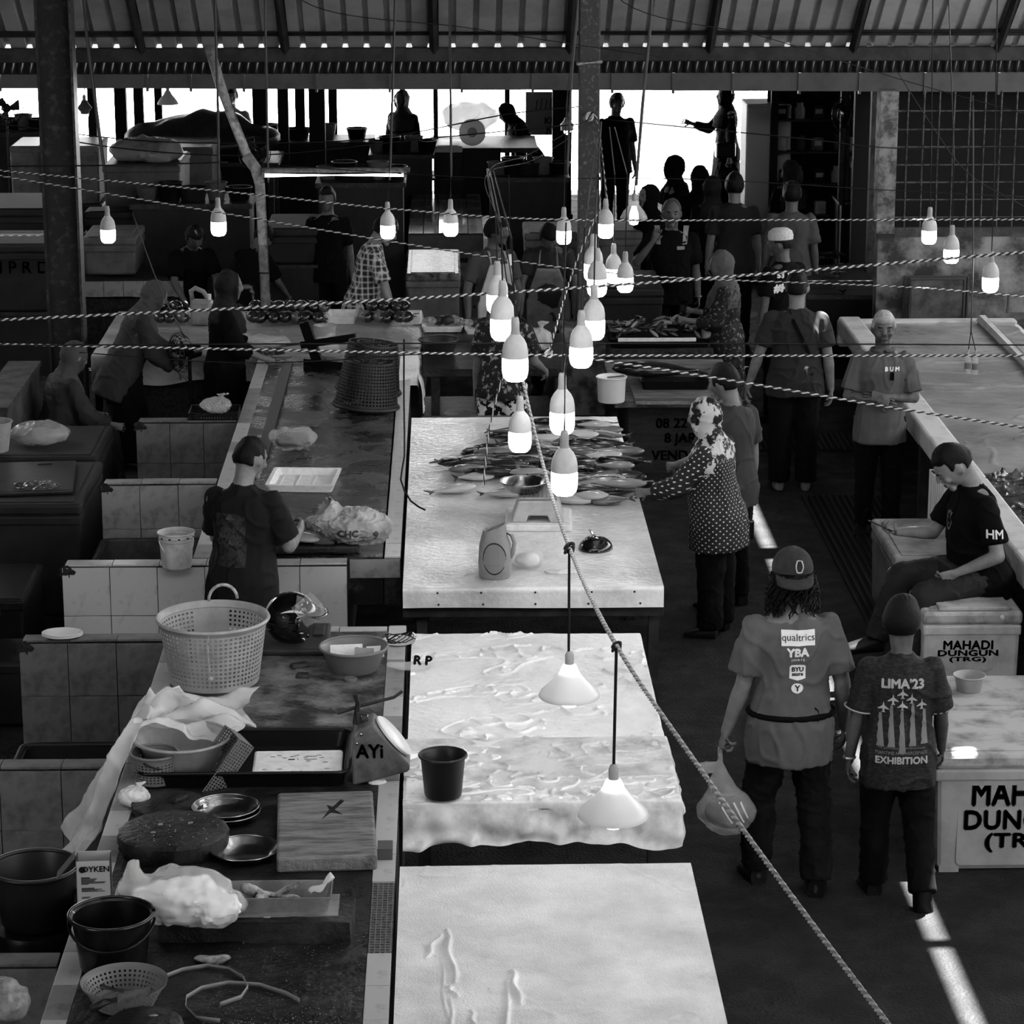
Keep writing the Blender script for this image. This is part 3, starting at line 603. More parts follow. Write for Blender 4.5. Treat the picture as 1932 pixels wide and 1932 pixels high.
# tilted oblong mesh basket
def meshbox(par, w, d, h, cell, m, name='mesh_wall'):
    """open box of perforated walls"""
    b = B()
    def panel(o0, u, v, lu, lv):
        nu, nv = max(1, int(lu/cell)), max(1, int(lv/cell)); cu, cv = lu/nu, lv/nv; t = .42
        us = sorted([i*cu for i in range(nu+1)]+[i*cu+cu*t for i in range(nu)]); vs_ = sorted([i*cv for i in range(nv+1)]+[i*cv+cv*t for i in range(nv)])
        pts = [V(o0)+V(u)*a+V(v)*c for c in vs_ for a in us]; n = len(us)
        b.add(pts, [(j*n+i, j*n+i+1, (j+1)*n+i+1, (j+1)*n+i) for j in range(len(vs_)-1) for i in range(n-1) if not (i % 2 and j % 2)])
    panel((-w/2, -d/2, 0), (1, 0, 0), (0, 0, 1), w, h); panel((-w/2, d/2, 0), (1, 0, 0), (0, 0, 1), w, h)
    panel((-w/2, -d/2, 0), (0, 1, 0), (0, 0, 1), d, h); panel((w/2, -d/2, 0), (0, 1, 0), (0, 0, 1), d, h); panel((-w/2, -d/2, 0), (1, 0, 0), (0, 1, 0), w, d)
    bo = b.obj(name, m, par, solid=.003)
    bb = B(); bb.tube([(-w/2, -d/2, h), (w/2, -d/2, h), (w/2, d/2, h), (-w/2, d/2, h), (-w/2, -d/2, h)], .005, 6); bb.obj('rim', m, par); return bo
q = P(465, 1470, ZB+.03)
o = E('mesh_tray', q+V((-.1, .06, .02)), 0, 'oblong grey mesh tray propped on edge between basin and foam lid', 'tray', rot=(R(8), R(-52), R(20)))
meshbox(o, .34, .17, .09, .014, m_grey)
o = vessel('round_basin', 'pale round basin under a plastic sheet in the black tray', 'basin', P(345, 1452, ZB+.012), [(.001, 0), (.14, 0), (.16, .02), (.205, .15), (.225, .165)], m_lgrey, lip=.008)
o = E('mesh_pail', P(293, 1472, ZB+.012), .3, 'small mesh pail with thin wire handle inside the black tray', 'pail'); b = B(); perf(b, .09, .0, .102, .11, 34, 8); b.lathe([(.102, .11), (.108, .135)], 34, cap=False); b.obj('mesh_wall', m_grey, o, solid=.004)
B().lathe([(.001, .002), (.09, .002)], 34, cap=False).obj('base', m_grey, o); ring(B(), .11, .137, .007).obj('rim', m_grey, o, smooth=180); arc_handle(o, .112, .12, .10, .004, m_black, a0=.9, tilt=2.0)
# big plastic sheet hanging over the rim
b = B()
def sheetf(u, v):
    y = 12.15+.75*v; t = u
    path = [(-1.80, .55), (-1.70, .70), (-1.58, .92), (-1.45, 1.09), (-1.28, 1.06), (-1.12, 1.02), (-.98, .99)]
    s_ = t*(len(path)-1); i = min(int(s_), len(path)-2); f = s_-i
    x = path[i][0]*(1-f)+path[i+1][0]*f; z = path[i][1]*(1-f)+path[i+1][1]*f
    x += .03*sin(v*11+t*3)+.015*sin(v*23+t*9); z += .03*sin(t*14+v*7)+.018*sin(v*19-t*11)-.05*v*(t > .5)-.30*(1-v)*max(0, .55-t)
    w = min(1, max(0, (t-.38)/.22)); y = (y+.05*sin(t*8))*w+(11.93+.2*v)*(1-w)
    return V((x, y, max(z, .34)))
b.grid(sheetf, 90, 70); me = b.mesh(); crumple(me, .008, 32, 3); crumple(me, .003, 80, 4)
mobj('plastic_sheet', me, mat('milky_sheet_film', .75, .2, alpha=.55), smooth=180, label='large milky plastic bag draped over basin and counter edge', cat='plastic bag')
o = film('salt_bag', 'small knotted bag of white salt on the left counter rim', P(262, 1522, CT)+V((-.02, 0, 0)), (.15, .1, .10), 9, inner=m_foam, m=mat('thin_clear_film', .85, .15, alpha=.5))
# --- chopping blocks, pans, boards
o = E('chopping_block', P(328, 1600, ZB), .2, 'thick round dark chopping block with pale fish crumbs on top', 'chopping block')
B().lathe([(.001, 0), (.225, 0), (.242, .03), (.24, .08), (.225, .09), (.001, .086)], 40, jit=.02, sy=1.0, cap=False).obj('block', m_woodd, o, smooth=40)
b = B(); r_ = random.Random(3)
for i in range(70): a = r_.uniform(0, 6.3); t = .2*r_.random()**.5; b.ball((t*cos(a), t*sin(a), .09), (r_.uniform(.001, .005), r_.uniform(.001, .004), .002), 5, 3)
for x, y in ((-.05, .06), (.08, .05), (-.09, -.03)): b.ball((x, y, .092), (.012, .008, .006), 6, 4)
b.obj('crumbs', m_meat, o, kind='stuff')
o = E('chopping_block', P(318, 1530, ZB), .9, 'round dark block half hidden behind the thick chopping block', 'chopping block')
B().lathe([(.001, 0), (.16, 0), (.165, .04), (.001, .045)], 32, jit=.03, cap=False).obj('block', m_woodd, o, smooth=40); B().ball((.05, -.02, .05), (.06, .03, .012), 10, 5).obj('scrap', m_woodd, o)
pan = [(.001, .0), (.10, .0), (.125, .018), (.146, .042), (.150, .045)]
for px, py, dz, lab in ((428, 1540, 0, 'lower steel pan of the stacked pair by the black tray'), (426, 1532, .014, 'upper steel pan of the stacked pair by the black tray'), (462, 1612, .0, 'single shiny steel pan beside the round chopping block')):
    vessel('steel_pan', lab, 'pan', P(px, py+6, ZB+dz), pan, m_steelb, lip=.004, group='shallow steel pans', wall=.002)
q = P(622, 1645, ZB); o = E('chopping_board', q, R(3), 'heavy pale wooden chopping board with a split in its top', 'chopping board'); dd = P(622, 1505, ZB+.06).y-P(622, 1630, ZB+.06).y
B().span(-.225, .205, 0, dd, 0, .07).obj('slab', m_woodp, o, bev=.012)
ck = B(); pts = [(-.03, dd*.55), (.005, dd*.70), (-.005, dd*.78), (.02, dd*.74), (.06, dd*.86), (.075, dd*.83), (.03, dd*.70), (.065, dd*.62), (.015, dd*.66)]
ck.prism(pts, .0705, .0712); ck.obj('crack', m_ink, o)
o = E('small_box', P(719, 1620, ZB)+V((.02, 0, 0)), 0, 'small grey carton wedged beside the pale chopping board', 'box'); B().span(-.035, .03, -.02, .09, 0, .05).obj('carton', mat('card_dark', .14, .7), o, bev=.003); B().span(-.035, .03, -.021, .0, .05, .052).obj('flap', mat('card_dark', .14), o)
q = P(510, 1698, ZB+.0); o = E('steel_tray', q, R(0), 'rectangular metal tray heaped with pale fish scraps', 'tray'); to = tray(o, .52, .19, .075, .015, mat('dull_aluminium', .38, .4, .28, 9, metal=.3), .006); to.location = (0, .1, 0)
B().span(-.275, .285, -.01, .21, 0, .006).obj('base_flange', mat('dull_aluminium', .38), o)
for i, (x, y, z, a_, c_, e_, rz, ry) in enumerate(((-.06, .10, .065, .06, .035, .03, .3, .5), (-.14, .08, .06, .09, .03, .018, -.2, .1), (.02, .08, .06, .07, .02, .014, .4, .3), (.08, .10, .075, .07, .016, .014, -.2, -.5), (-.02, .06, .06, .06, .022, .02, 1.2, .2), (.10, .05, .06, .03, .012, .01, 0, 0))):
    me = B().ball((0, 0, 0), (a_, c_, e_), 16, 10).mesh(); crumple(me, .005, 60, i); mobj('fish_scrap', me, m_meat, o, smooth=180, loc=(x, y, z), rot=(0, ry, rz))
b = B(); b.grid(lambda u, v: V((.17+.09*u+.01*sin(v*5), .1+.06*(v-.5)*(1-.6*u), .065+.07*u*u+.01*sin(u*9+v*6))), 10, 6); b.obj('folded_film', m_bagw, o, smooth=180, solid=.002)
q = P(480, 1775, ZB); o = E('wooden_plank', q+V((0, 0, 0)), R(-2), 'thick weathered plank under the ice bag and metal tray', 'plank'); xa = P(300, 1775, ZB).x-q.x; xb = P(662, 1775, ZB).x-q.x
me = B().span(xa, xb, -.02, .22, 0, .09).mesh(); bm = bmesh.new(); bm.from_mesh(me); bmesh.ops.subdivide_edges(bm, edges=bm.edges, cuts=9, use_grid_fill=True); bm.to_mesh(me); bm.free(); crumple(me, .006, 22, 4); mobj('slab', me, m_woodd, o, smooth=50)
for o2 in bpy.data.objects:
    if o2.name.startswith('steel_tray'): o2.location.z = ZB+.092; o2.location.y = q.y+.03; o2.location.x = P(510, 1690, ZB+.09).x
for x, y in ((-.05, .05), (.05, .02), (.14, .1), (.2, .04)): B().ball((x, y, .094), (.018, .008, .004), 8, 4).obj('fish_scrap', m_meat, o)
# ice bag
q = P(335, 1742, ZB+.09); o = E('ice_bag', q+V((0, .02, -.0)), 0, 'bulging clear bag of crushed ice on the weathered plank', 'plastic bag')
b = B(); b.ball((.02, 0, .10), (.22, .10, .12), 30, 20); b.ball((-.14, 0, .10), (.11, .08, .11), 20, 14); b.ball((.16, -.01, .07), (.12, .09, .08), 20, 14)
b.loft([((-.16, 0, .16), (1, 0, 0), (0, 1, 0), .05, .04), ((-.17, 0, .23), (1, 0, 0), (0, 1, 0), .03, .02), ((-.155, 0, .27), (1, 0, 0), (0, 1, 0), .014, .008)], 10)
me = bake(b, .007, 1); crumple(me, .014, 30, 5); crumple(me, .005, 80, 6); a = getv(me); a[:, 2] = np.maximum(a[:, 2], .002); setv(me, a); mobj('film', me, mat('ice_bag_film', .9, .1, alpha=.3, spec=.6), o, smooth=24)
b = B(); b.ball((.03, 0, .085), (.19, .085, .10), 30, 20); b.ball((.15, -.01, .06), (.10, .08, .065), 20, 14); b.ball((-.12, 0, .07), (.09, .07, .075), 18, 12)
me = bake(b, .007, 1); crumple(me, .010, 60, 15); crumple(me, .004, 140, 16); a = getv(me); a[:, 2] = np.maximum(a[:, 2], .003); setv(me, a); mobj('ice', me, mat('crushed_ice', .85, .3, .7, 30), o, smooth=35)
# OYKEN carton
q = P(180, 1712, ZB); o = E('carton', q+V((-.0, -.02, 0)), R(4), 'upright printed carton with its flap hanging open to the left', 'carton'); k = sc(q)
w_, d_, h_ = 64*k, .10, 92*k/.95
m_cart = mat('carton_white', .5, .5)
for nm, a_ in (('front_panel', (-w_/2, w_/2, 0, .003, 0, h_)), ('back_panel', (-w_/2, w_/2, d_, d_+.003, 0, h_+.005)), ('side_panel', (-w_/2, -w_/2+.003, 0, d_, 0, h_)), ('side_panel', (w_/2-.003, w_/2, 0, d_, 0, h_)), ('base_panel', (-w_/2, w_/2, 0, d_, 0, .003))): B().span(*a_).obj(nm, m_cart if nm != 'side_panel' else mat('carton_dark', .06, .5), o)
B().box((0, 0, 0), (.115, d_*.95, .003)).obj('flap', mat('carton_flap', .12, .6), o, loc=(-w_/2-.045, d_/2, h_-.035), rot=(0, -R(50), 0))
B().lathe([(.001, 0), (.014, 0), (.014, .001), (.001, .001)], 18, cap=False).obj('emblem', m_ink, o, loc=(-w_*.32, -.0012, h_*.83), rot=(pi/2, 0, 0))
flat_text('lettering', 'OYKEN', .034, m_ink, o, (.01, -.001, h_*.83), (pi/2, 0, 0), .001)
b = B()
for i, (z, ww) in enumerate(((.66, .3), (.635, .55), (.61, .5), (.59, .45), (.57, .85), (.55, .8), (.53, .25), (.44, .45), (.42, .7), (.40, .55), (.38, .8), (.26, .3), (.24, .25))): b.box((-w_*.36+ww*w_*.42, -.001, h_*z), (ww*w_*.84, .001, .0032 if i not in (0, 7) else .006))
b.box((w_*.28, -.001, h_*.235), (w_*.3, .001, .012)); b.obj('small_print', mat('print_grey', .1, .6), o)
# pots and buckets
o = vessel('black_bucket', 'black plastic bucket with wire handle at the counter corner', 'bucket', P(214, 1822, ZB), [(.001, 0), (.125, 0), (.13, .01), (.155, .21), (.166, .22)], mat('bucket_black', .016, .3, coat=.3), lip=.008)
arc_handle(o, .168, .2, .17, .006, m_black, a0=0, tilt=R(118))
o = vessel('grey_pot', 'wide dark grey pot standing left of the printed carton', 'pot', P(70, 1742, .66), [(.001, 0), (.13, 0), (.15, .02), (.178, .24), (.185, .26)], mat('pot_grey', .05, .35), lip=.01)
B().tube([(.19, 0, .24), (.215, .0, .22), (.19, 0, .2)], .008, 6).obj('ear_handle', m_grey, o)
o = E('pot_stand', P(60, 1772, .0)*1+V((0, 0, 0)), 0, 'dark upturned tub carrying the wide grey pot', 'tub'); o.location = (P(70, 1742, .66).x, P(70, 1742, .66).y, 0); B().lathe([(.001, .66), (.19, .66), (.2, .64), (.25, .02), (.26, 0), (.24, 0)], 32, cap=False).obj('wall', m_black, o, smooth=40); ring(B(), .255, .01, .012).obj('rim', m_black, o)
o = E('colander', P(236, 1895, ZB), 0, 'round grey colander with a cleaver resting across it', 'colander'); b = B(); perf(b, .11, .008, .152, .085, 46, 5, fx=.45); b.lathe([(.001, .006), (.11, .006), (.11, .01)], 46, cap=False); b.obj('mesh_wall', m_grey, o, solid=.004)
b = B(); b.lathe([(.152, .083), (.158, .095), (.166, .1), (.162, .088)], 46, cap=False); b.obj('rim', m_grey, o, smooth=60)
o = E('cleaver', P(236, 1885, ZB+.10)+V((0, .0, .004)), R(12), 'steel cleaver with dark handle lying across the colander', 'knife', rot=(R(8), R(-6), R(14)))
B().prism([(-.03, -.035), (.09, -.02), (.10, .04), (-.03, .035)], 0, .003).obj('blade', mat('cleaver_blade', .35, .35, .2, 15, metal=.6), o); B().tube([(-.03, 0, .002), (-.08, -.01, .006), (-.13, -.03, .004)], [.01, .014, .016], 8).obj('handle', m_woodd, o, smooth=180)
B().tube([(-.075, .095, .01), (.0, .03, .012)], [.011, .008], 6).obj('second_handle', m_woodd, o)
b = B()
def strap(pts, w=.009):
    vs = []; 
    for x, y, z in pts: vs += [V((x, y, z)), V((x, y, z+w*2))]
    return b.add(vs, [(2*i, 2*i+1, 2*i+3, 2*i+2) for i in range(len(pts)-1)])
cx = [(300, 1850), (345, 1833), (390, 1826), (430, 1832), (458, 1848), (468, 1866), (455, 1885), (415, 1899)]
cx2 = [(415, 1930), (370, 1925), (350, 1905), (352, 1885), (380, 1868), (430, 1858), (490, 1862), (540, 1878), (565, 1892)]
for c_ in (cx, cx2):
    pts = [P(x, y, ZB+.002) for x, y in c_]; dense = []
    for i in range(len(pts)-1):
        for t in range(6): dense.append(pts[i].lerp(pts[i+1], t/6))
    strap([(p.x, p.y, p.z) for p in dense+[pts[-1]]])
b.obj('packing_strap', mat('strap_grey', .3, .4), solid=.002, smooth=180, label='loose coil of grey packing strap on the near counter', cat='strap')
o = E('chopping_block', P(272, 1950, ZB), 0, 'round chopping block cut by the bottom edge of the picture', 'chopping block'); B().lathe([(.001, 0), (.14, 0), (.145, .04), (.13, .05), (.001, .048)], 32, jit=.02, cap=False).obj('block', m_woodd, o, smooth=40); B().ball((.03, .05, .05), (.02, .01, .004), 6, 4).obj('crumb', m_meat, o)
me = B().ball((0, 0, .015), (.075, .035, .02), 18, 12).mesh(); crumple(me, .008, 40, 2); mobj('squid_scrap', me, m_meat, smooth=180, loc=P(402, 1815, ZB), label='pale scrap of squid on the dark counter by the strap', cat='seafood')
b = B(); r_ = random.Random(12)
for i in range(700):
    px = r_.uniform(380, 690); py = 1932-260*r_.random()**1.7; q = P(px, py, ZB+.001); s_ = r_.uniform(.0008, .0028); b.box(q, (s_, s_*1.5, .001), r_.random()*3)
b.obj('fish_scales', mat('fish_scale_bits', .4, .5), label='pale fish scales sprinkled over the near counter', cat='fish scales', kind='stuff')
film('printed_sack', 'crumpled printed plastic sack at the bottom left corner', P(10, 1925, .85)+V((-.02, 0, 0)), (.25, .2, .16), 13, m=mat('sack_film', .3, .4, .2, 30), knot=False)
# oval plates on the partition
o = E('oval_plate', P(118, 1203, CT), 0, 'stack of oval white plates on the tiled partition', 'plate')
for i in range(3): B().lathe([(.001, .003), (.075, .0), (.108, .016), (.112, .018), (.108, .021), (.075, .008), (.001, .008)], 36, sy=.72, cap=False).obj('dish', m_white, o, smooth=60, loc=(0, .0, .007*i))
# white lettered bucket
o = vessel('white_bucket', 'dented white bucket with handwritten letters on the tiled partition', 'bucket', P(334, 1068, CT), [(.001, 0), (.086, 0), (.09, .006), (.1, .16), (.105, .165), (.104, .18), (.108, .185), (.107, .20), (.109, .21)], mat('bucket_white', .6, .4, .45, 12), lip=.004)
for i in range(24):
    if i % 2: B().box((.108*cos(i*2*pi/24), .108*sin(i*2*pi/24), .19), (.004, .014, .008), i*2*pi/24).obj('slot', m_black, o)
wall_ = o.children[0].data
for t, z, s_ in (('AYi', .125, .045), ('Pinjam', .082, .03), ('Hari', .045, .032)):
    me = text_mesh(t, s_, .0006); wrap(me, wall_, (.035, 0, z), (1, 0, 0), (0, 0, 1), (0, -1, 0), .0015); mobj('lettering', me, m_ink, o)
arc_handle(o, .11, .17, .12, .004, m_white, a0=R(30), tilt=R(155))
# --- behind: basins, tap, hose
def tub(name, label, loc, w, d, h, m, r=.06, cat='basin', wall=.04):
    o = E(name, loc, 0, label, cat); tray(o, w, d, h, r, m, wall, 'shell', flare=.02, base=.04)
    b = B(); p_ = rr(w-.02, d-.02, r); b.tube([(x, y, h) for x, y in p_+[p_[0]]], .018, 6, cap=False); b.obj('rim', m, o, smooth=180); return o
m_tub = mat('grimy_tub', .10, .5, .05, 8); m_tubd = mat('dark_tub', .035, .5)
tb = tub('wash_tub', 'grimy rectangular basin with a tap in front of a tiled partition', (-1.93, 16.9, 0), .75, 1.25, .50, m_tub)
tub('wash_tub', 'dark basin between the two front tiled partitions', (-1.95, 13.35, 0), .74, 1.3, .32, m_tubd)
o = E('water_tap', (-1.93, 16.55, .46), 0, 'small brass tap over the grimy basin', 'tap'); B().tube([(0, .1, .0), (0, .02, .06), (0, 0, .09)], .022, 8).obj('stem', m_pipe, o); B().tube([(0, .02, .08), (.01, -.08, .07), (.01, -.09, .04)], .013, 8).obj('spout', m_pipe, o); B().box((.01, 0, .12), (.07, .014, .014)).obj('lever', m_pipe, o)
B().tube([(0, .1, -.15), (0, .1, .0)], .016, 8).obj('riser', m_steel, o)
B().tube([(-1.9, 15.98, .3), (-1.86, 16.1, .5), (-1.76, 16.3, .60), (-1.66, 16.4, .60), (-1.62, 16.55, .45)], .014, 8).obj('garden_hose', mat('hose_grey', .12, .5), smooth=180, label='grey hose curling out of the grimy basin', cat='hose')
o = E('mesh_tray', P(405, 785, CT), 0, 'shallow dark mesh tray of plastic bags on a tiled partition', 'tray'); meshbox(o, .36, .28, .05, .02, m_black)
film('plastic_bag', 'shiny clear plastic bags heaped in the dark mesh tray', P(408, 779, CT+.012), (.24, .17, .12), 21)
# ---------------------------------------------------------------- people
def n3(v): return V(v).normalized()
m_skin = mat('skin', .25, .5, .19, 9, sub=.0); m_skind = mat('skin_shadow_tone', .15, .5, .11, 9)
m_hair = mat('black_hair', .005, .5, .010, 90, .5, 160, spec=.15)
m_eye = mat('eye_white', .22, .3); m_pup = mat('pupil', .005, .2); m_lip = mat('lips', .07, .5)
m_dark = mat('black_cloth', .007, .9, .011, 12, spec=.1); m_trou = mat('dark_trousers', .009, .9, .014, 10, spec=.1); m_jean = mat('dark_denim', .016, .9, .028, 8, .2, 200, spec=.1)
m_shoe = mat('black_shoe', .012, .5); m_sand = mat('sandal', .03, .6)
SEED = [0]
def finger(b, p, d, bend, L_, r, curl):
    pts = [p]; rs = [r]; dd = V(d)
    for i, f in enumerate((.45, .32, .25)):
        dd = (dd*cos(curl)+V(bend)*sin(curl)).normalized(); bend = (V(bend)-dd*V(bend).dot(dd)).normalized()
        pts.append(pts[-1]+dd*L_*f); rs.append(r*(.95-.12*i))
    pts.append(pts[-1]+dd*r*.5); rs.append(r*.35); b.tube(pts, rs, 7)
def hand_parts(body, fing, w, d, n, side, k, curl=.35, fist=0):
    """palm goes into body, the five fingers into fing; n = back of hand normal; side +1 right hand"""
    d = n3(d); n = V(n); n = (n-d*n.dot(d)).normalized(); s_ = d.cross(n)*side      # towards the thumb for both hands
    pl = .088*k
    body.loft([(w-d*.02*k, s_, n, .024*k, .017*k), (w+d*.02*k, s_, n, .033*k, .015*k), (w+d*pl*.7, s_, n, .041*k, .013*k), (w+d*pl, s_, n, .039*k, .011*k)], 10, 2.4)
    for i, (o_, L_) in enumerate(((.030, .072), (.010, .08), (-.010, .075), (-.029, .058))):
        finger(fing, w+d*(pl*.9-abs(o_)*.25)+s_*(o_*k), n3(d+s_*o_*2), -n, L_*k, .0088*k, curl+.06*i)
    finger(fing, w+d*.025*k+s_*.03*k-n*.004, n3(d*.75+s_*.75-n*.2), n3(-n*.6-s_*.3), .066*k, .0105*k, curl*.7)
HAIRS = {'short': (.045, -.02, -.055), 'crop': (.06, .0, -.045), 'bald': (.2, .02, -.05), 'grey': (.055, .0, -.05)}
def person(label, loc, face=0, h=1.68, lean=0, side=0, twist=0, head=(0, 0), aL=None, aR=None, lL=None, lR=None, pelvis=None, bw=1., skin=None, hair='short', hairm=None,
           shirt=None, sleeve=.62, hem=-.10, loose=.012, pants=None, ploose=.014, plen=.97, skirt=None, hijab=None, shoes='shoe', vox=.011, gv=.014, fold=.006, facef=False, curlL=.4, curlR=.4, hL=None, hR=None, nL=None, nR=None, group=None, belly=0., hs=1.1, feet=(8, -8), apron=None, bun=False):
    SEED[0] += 1; sd = SEED[0]; skin = skin or m_skin; shirt = shirt or m_dark; pants = pants or m_trou
    o = E('person', loc, R(face), label, 'person', group or 'people in the market'); k = h/1.7
    up = n3((sin(R(side)), sin(R(lean)), cos(R(lean)))); rt = Matrix.Rotation(R(twist), 3, 'Z') @ V((1, 0, 0)); rt = (rt-up*rt.dot(up)).normalized(); fw = up.cross(rt)
    pel = V(pelvis) if pelvis else V((0, 0, .53*h)); T = lambda a, c, e: pel+rt*(a*h)+fw*(c*h)+up*(e*h)
    prof = [(-.065, .080, .066, -.005), (-.02, .098*bw, .076, -.008), (.04, .090*bw, .070+belly*.6, .0+belly*.4), (.09, .084*bw, .064+belly, .004+belly*.6), (.15, .092*bw, .067+belly*.6, .006+belly*.3), (.21, .102*bw, .070, .004), (.255, .104*bw, .060, -.002), (.285, .075*bw, .048, -.004), (.305, .042, .038, 0)]
    body = B(); fing = B()
    body.loft([(T(0, oy, s_), rt, fw, a*h, c*h) for s_, a, c, oy in prof], 18, 2.3)
    # head
    hm = Matrix((rt, fw, up)).transposed() @ Matrix.Rotation(R(head[1]), 3, 'Z') @ Matrix.Rotation(-R(head[0]), 3, 'X')
    k0 = k; k = k*hs; hc = T(0, .012, .335)+hm @ V((0, .012*k, .104*k)); Hd = lambda x, y, z: hc+hm @ V((x*k0*hs, y*k0*hs, z*k0*hs))
    def hf(v):
        x, y, z = v; t = max(0, -z)
        x *= 1-.24*t**1.4; y *= (.94-.06*t) if y > 0 else (1-.32*t); return V((x, y, z))
    body.ball(hc, (.0765*k, .099*k, .1125*k), 24, 18, M=hm, f=hf)
    body.loft([(T(0, -.004, .27), rt, fw, .042*h, .040*h), (T(0, .0, .315), rt, fw, .034*h, .036*h), (Hd(0, -.015, -.05), hm @ V((1, 0, 0)), hm @ V((0, 1, 0)), .056*k, .058*k)], 14)
    body.loft([(Hd(0, .080, .03), hm @ V((1, 0, 0)), hm @ V((0, 0, 1)), .010*k, .012*k), (Hd(0, .096, .0), hm @ V((1, 0, 0)), hm @ V((0, 1, .6)), .012*k, .012*k), (Hd(0, .112, -.026), hm @ V((1, 0, 0)), hm @ V((0, 1, 1)), .017*k, .010*k), (Hd(0, .088, -.034), hm @ V((1, 0, 0)), hm @ V((0, 0, 1)), .016*k, .006*k)], 10)
    body.ball(Hd(0, .074, -.09), (.026*k, .02*k, .019*k), 10, 8, M=hm); body.ball(Hd(0, .086, -.058), (.025*k, .012*k, .012*k), 10, 8, M=hm); body.ball(Hd(0, .08, .028), (.05*k, .014*k, .011*k), 12, 8, M=hm)
    for s_ in (-1, 1):
        body.ball(Hd(s_*.077, -.004, -.006), (.011*k, .02*k, .032*k), 10, 8, M=hm); body.ball(Hd(s_*.04, .07, -.022), (.022*k, .018*k, .02*k), 10, 8, M=hm)
    # arms
    k = k0
    ul, fl = .172*h, .152*h; J = {'head': hc, 'hm': hm, 'T': T}
    dA = ((.16, .0, -1), (.10, .12, -1)); arms = {}
    for s_, A, hd, nn, cu in ((-1, aL, hL, nL, curlL), (1, aR, hR, nR, curlR)):
        if A is None: U, F_ = V((dA[0][0]*s_, dA[0][1], dA[0][2])), V((dA[1][0]*s_, dA[1][1], dA[1][2]))
        else: U, F_ = V(A[0]), V(A[1])
        U = n3(U); F_ = n3(F_); sh = T(s_*.101*bw, -.002, .258); el = sh+U*ul; wr = el+F_*fl; u1, w1 = frame(U); u2, w2 = frame(F_)
        body.ball(sh, .036*h, 12, 8); body.loft([(sh, u1, w1, .035*h, .035*h), (sh.lerp(el, .35), u1, w1, .031*h, .031*h), (sh.lerp(el, .8), u1, w1, .025*h, .025*h), (el, u1, w1, .024*h, .024*h)], 12)
        body.ball(el, .0245*h, 10, 8)
        body.loft([(el, u2, w2, .0235*h, .0235*h), (el.lerp(wr, .25), u2, w2, .026*h, .024*h), (el.lerp(wr, .7), u2, w2, .020*h, .018*h), (wr, u2, w2, .0165*h, .014*h), (wr+F_*.01*h, u2, w2, .0155*h, .013*h)], 12)
        hdv = n3(hd) if hd is not None else F_; nv = V(nn) if nn is not None else V((s_, 0, .05))
        if abs(n3(nv).dot(hdv)) > .93: nv = V((s_*.3, -1, .2))
        hand_parts(body, fing, wr, hdv, nv, -s_ if False else s_, k, cu)
        arms[s_] = (sh, el, wr, U, F_); J['w%d' % s_] = wr; J['h%d' % s_] = wr+hdv*.09*k
    # legs
    tl, sl_ = .245*h, .24*h; legsd = {}
    for s_, A in ((-1, lL), (1, lR)):
        A = A or ((s_*.03, 0, -1), (s_*.01, -.02, -1)); U, F_ = n3(A[0]), n3(A[1]); hp = pel+rt*(s_*.052*h)+V((0, 0, -.012*h)); kn = hp+U*tl; an = kn+F_*sl_; u1, w1 = frame(U); u2, w2 = frame(F_)
        body.loft([(hp-U*.02*h, u1, w1, .05*h, .052*h), (hp.lerp(kn, .25), u1, w1, .051*h, .051*h), (hp.lerp(kn, .8), u1, w1, .037*h, .037*h), (kn, u1, w1, .034*h, .035*h)], 12); body.ball(kn, .034*h, 10, 8)
        body.loft([(kn, u2, w2, .033*h, .033*h), (kn.lerp(an, .3), u2, w2, .034*h, .034*h), (kn.lerp(an, .8), u2, w2, .022*h, .022*h), (an, u2, w2, .021*h, .021*h)], 12)
        fa = feet[0] if s_ < 0 else feet[1]
        fd = A[2] if len(A) > 2 else (sin(R(-fa)), cos(R(fa)), 0); fd = n3(fd); fn = (V((0, 0, 1))-fd*fd.z) if abs(fd.z) < .8 else V((0, -1, 0)); fn = n3(fn-fd*fn.dot(fd)); fs = fd.cross(fn)
        ft = [(an-fd*.028*h-fn*.012*h, .020, .026), (an+fd*.0*h-fn*.012*h, .026, .028), (an+fd*.045*h-fn*.02*h, .028, .02), (an+fd*.085*h-fn*.027*h, .030, .013), (an+fd*.108*h-fn*.03*h, .02, .009)]
        body.loft([(c_, fs, fn, a*h, c2*h) for c_, a, c2 in ft], 12, 2.4); legsd[s_] = (hp, kn, an, U, F_, fd, fn, fs, ft)
    me = bake(body, vox, 3)
    fm = fing.mesh(); bm = bmesh.new(); bm.from_mesh(me); bm.from_mesh(fm); bm.to_mesh(me); bm.free(); bpy.data.meshes.remove(fm)
    bo = mobj('body', me, skin, o, smooth=180)
    # trousers or skirt
    if skirt:
        b = B(); z0 = .05*h
        b.loft([(V((pel.x, pel.y-.0, z0)), (1, 0, 0), (0, 1, 0), .15*h, .13*h), (V((pel.x, pel.y, .25*h)), (1, 0, 0), (0, 1, 0), .135*h, .115*h), (pel+V((0, 0, -.02*h)), (1, 0, 0), (0, 1, 0), .115*h*bw, .095*h), (pel+up*.1*h, rt, fw, .095*h*bw, .075*h)], 20)
        m2 = bake(b, gv, 2); drape(m2, fold*1.3, 18, sd, (1, 1, .2)); mobj('skirt', m2, skirt, o, smooth=180)
    else:
        b = B(); pl_ = ploose
        b.loft([(T(0, oy, s_), rt, fw, a*h+pl_, c*h+pl_) for s_, a, c, oy in prof[:3]], 18, 2.3)
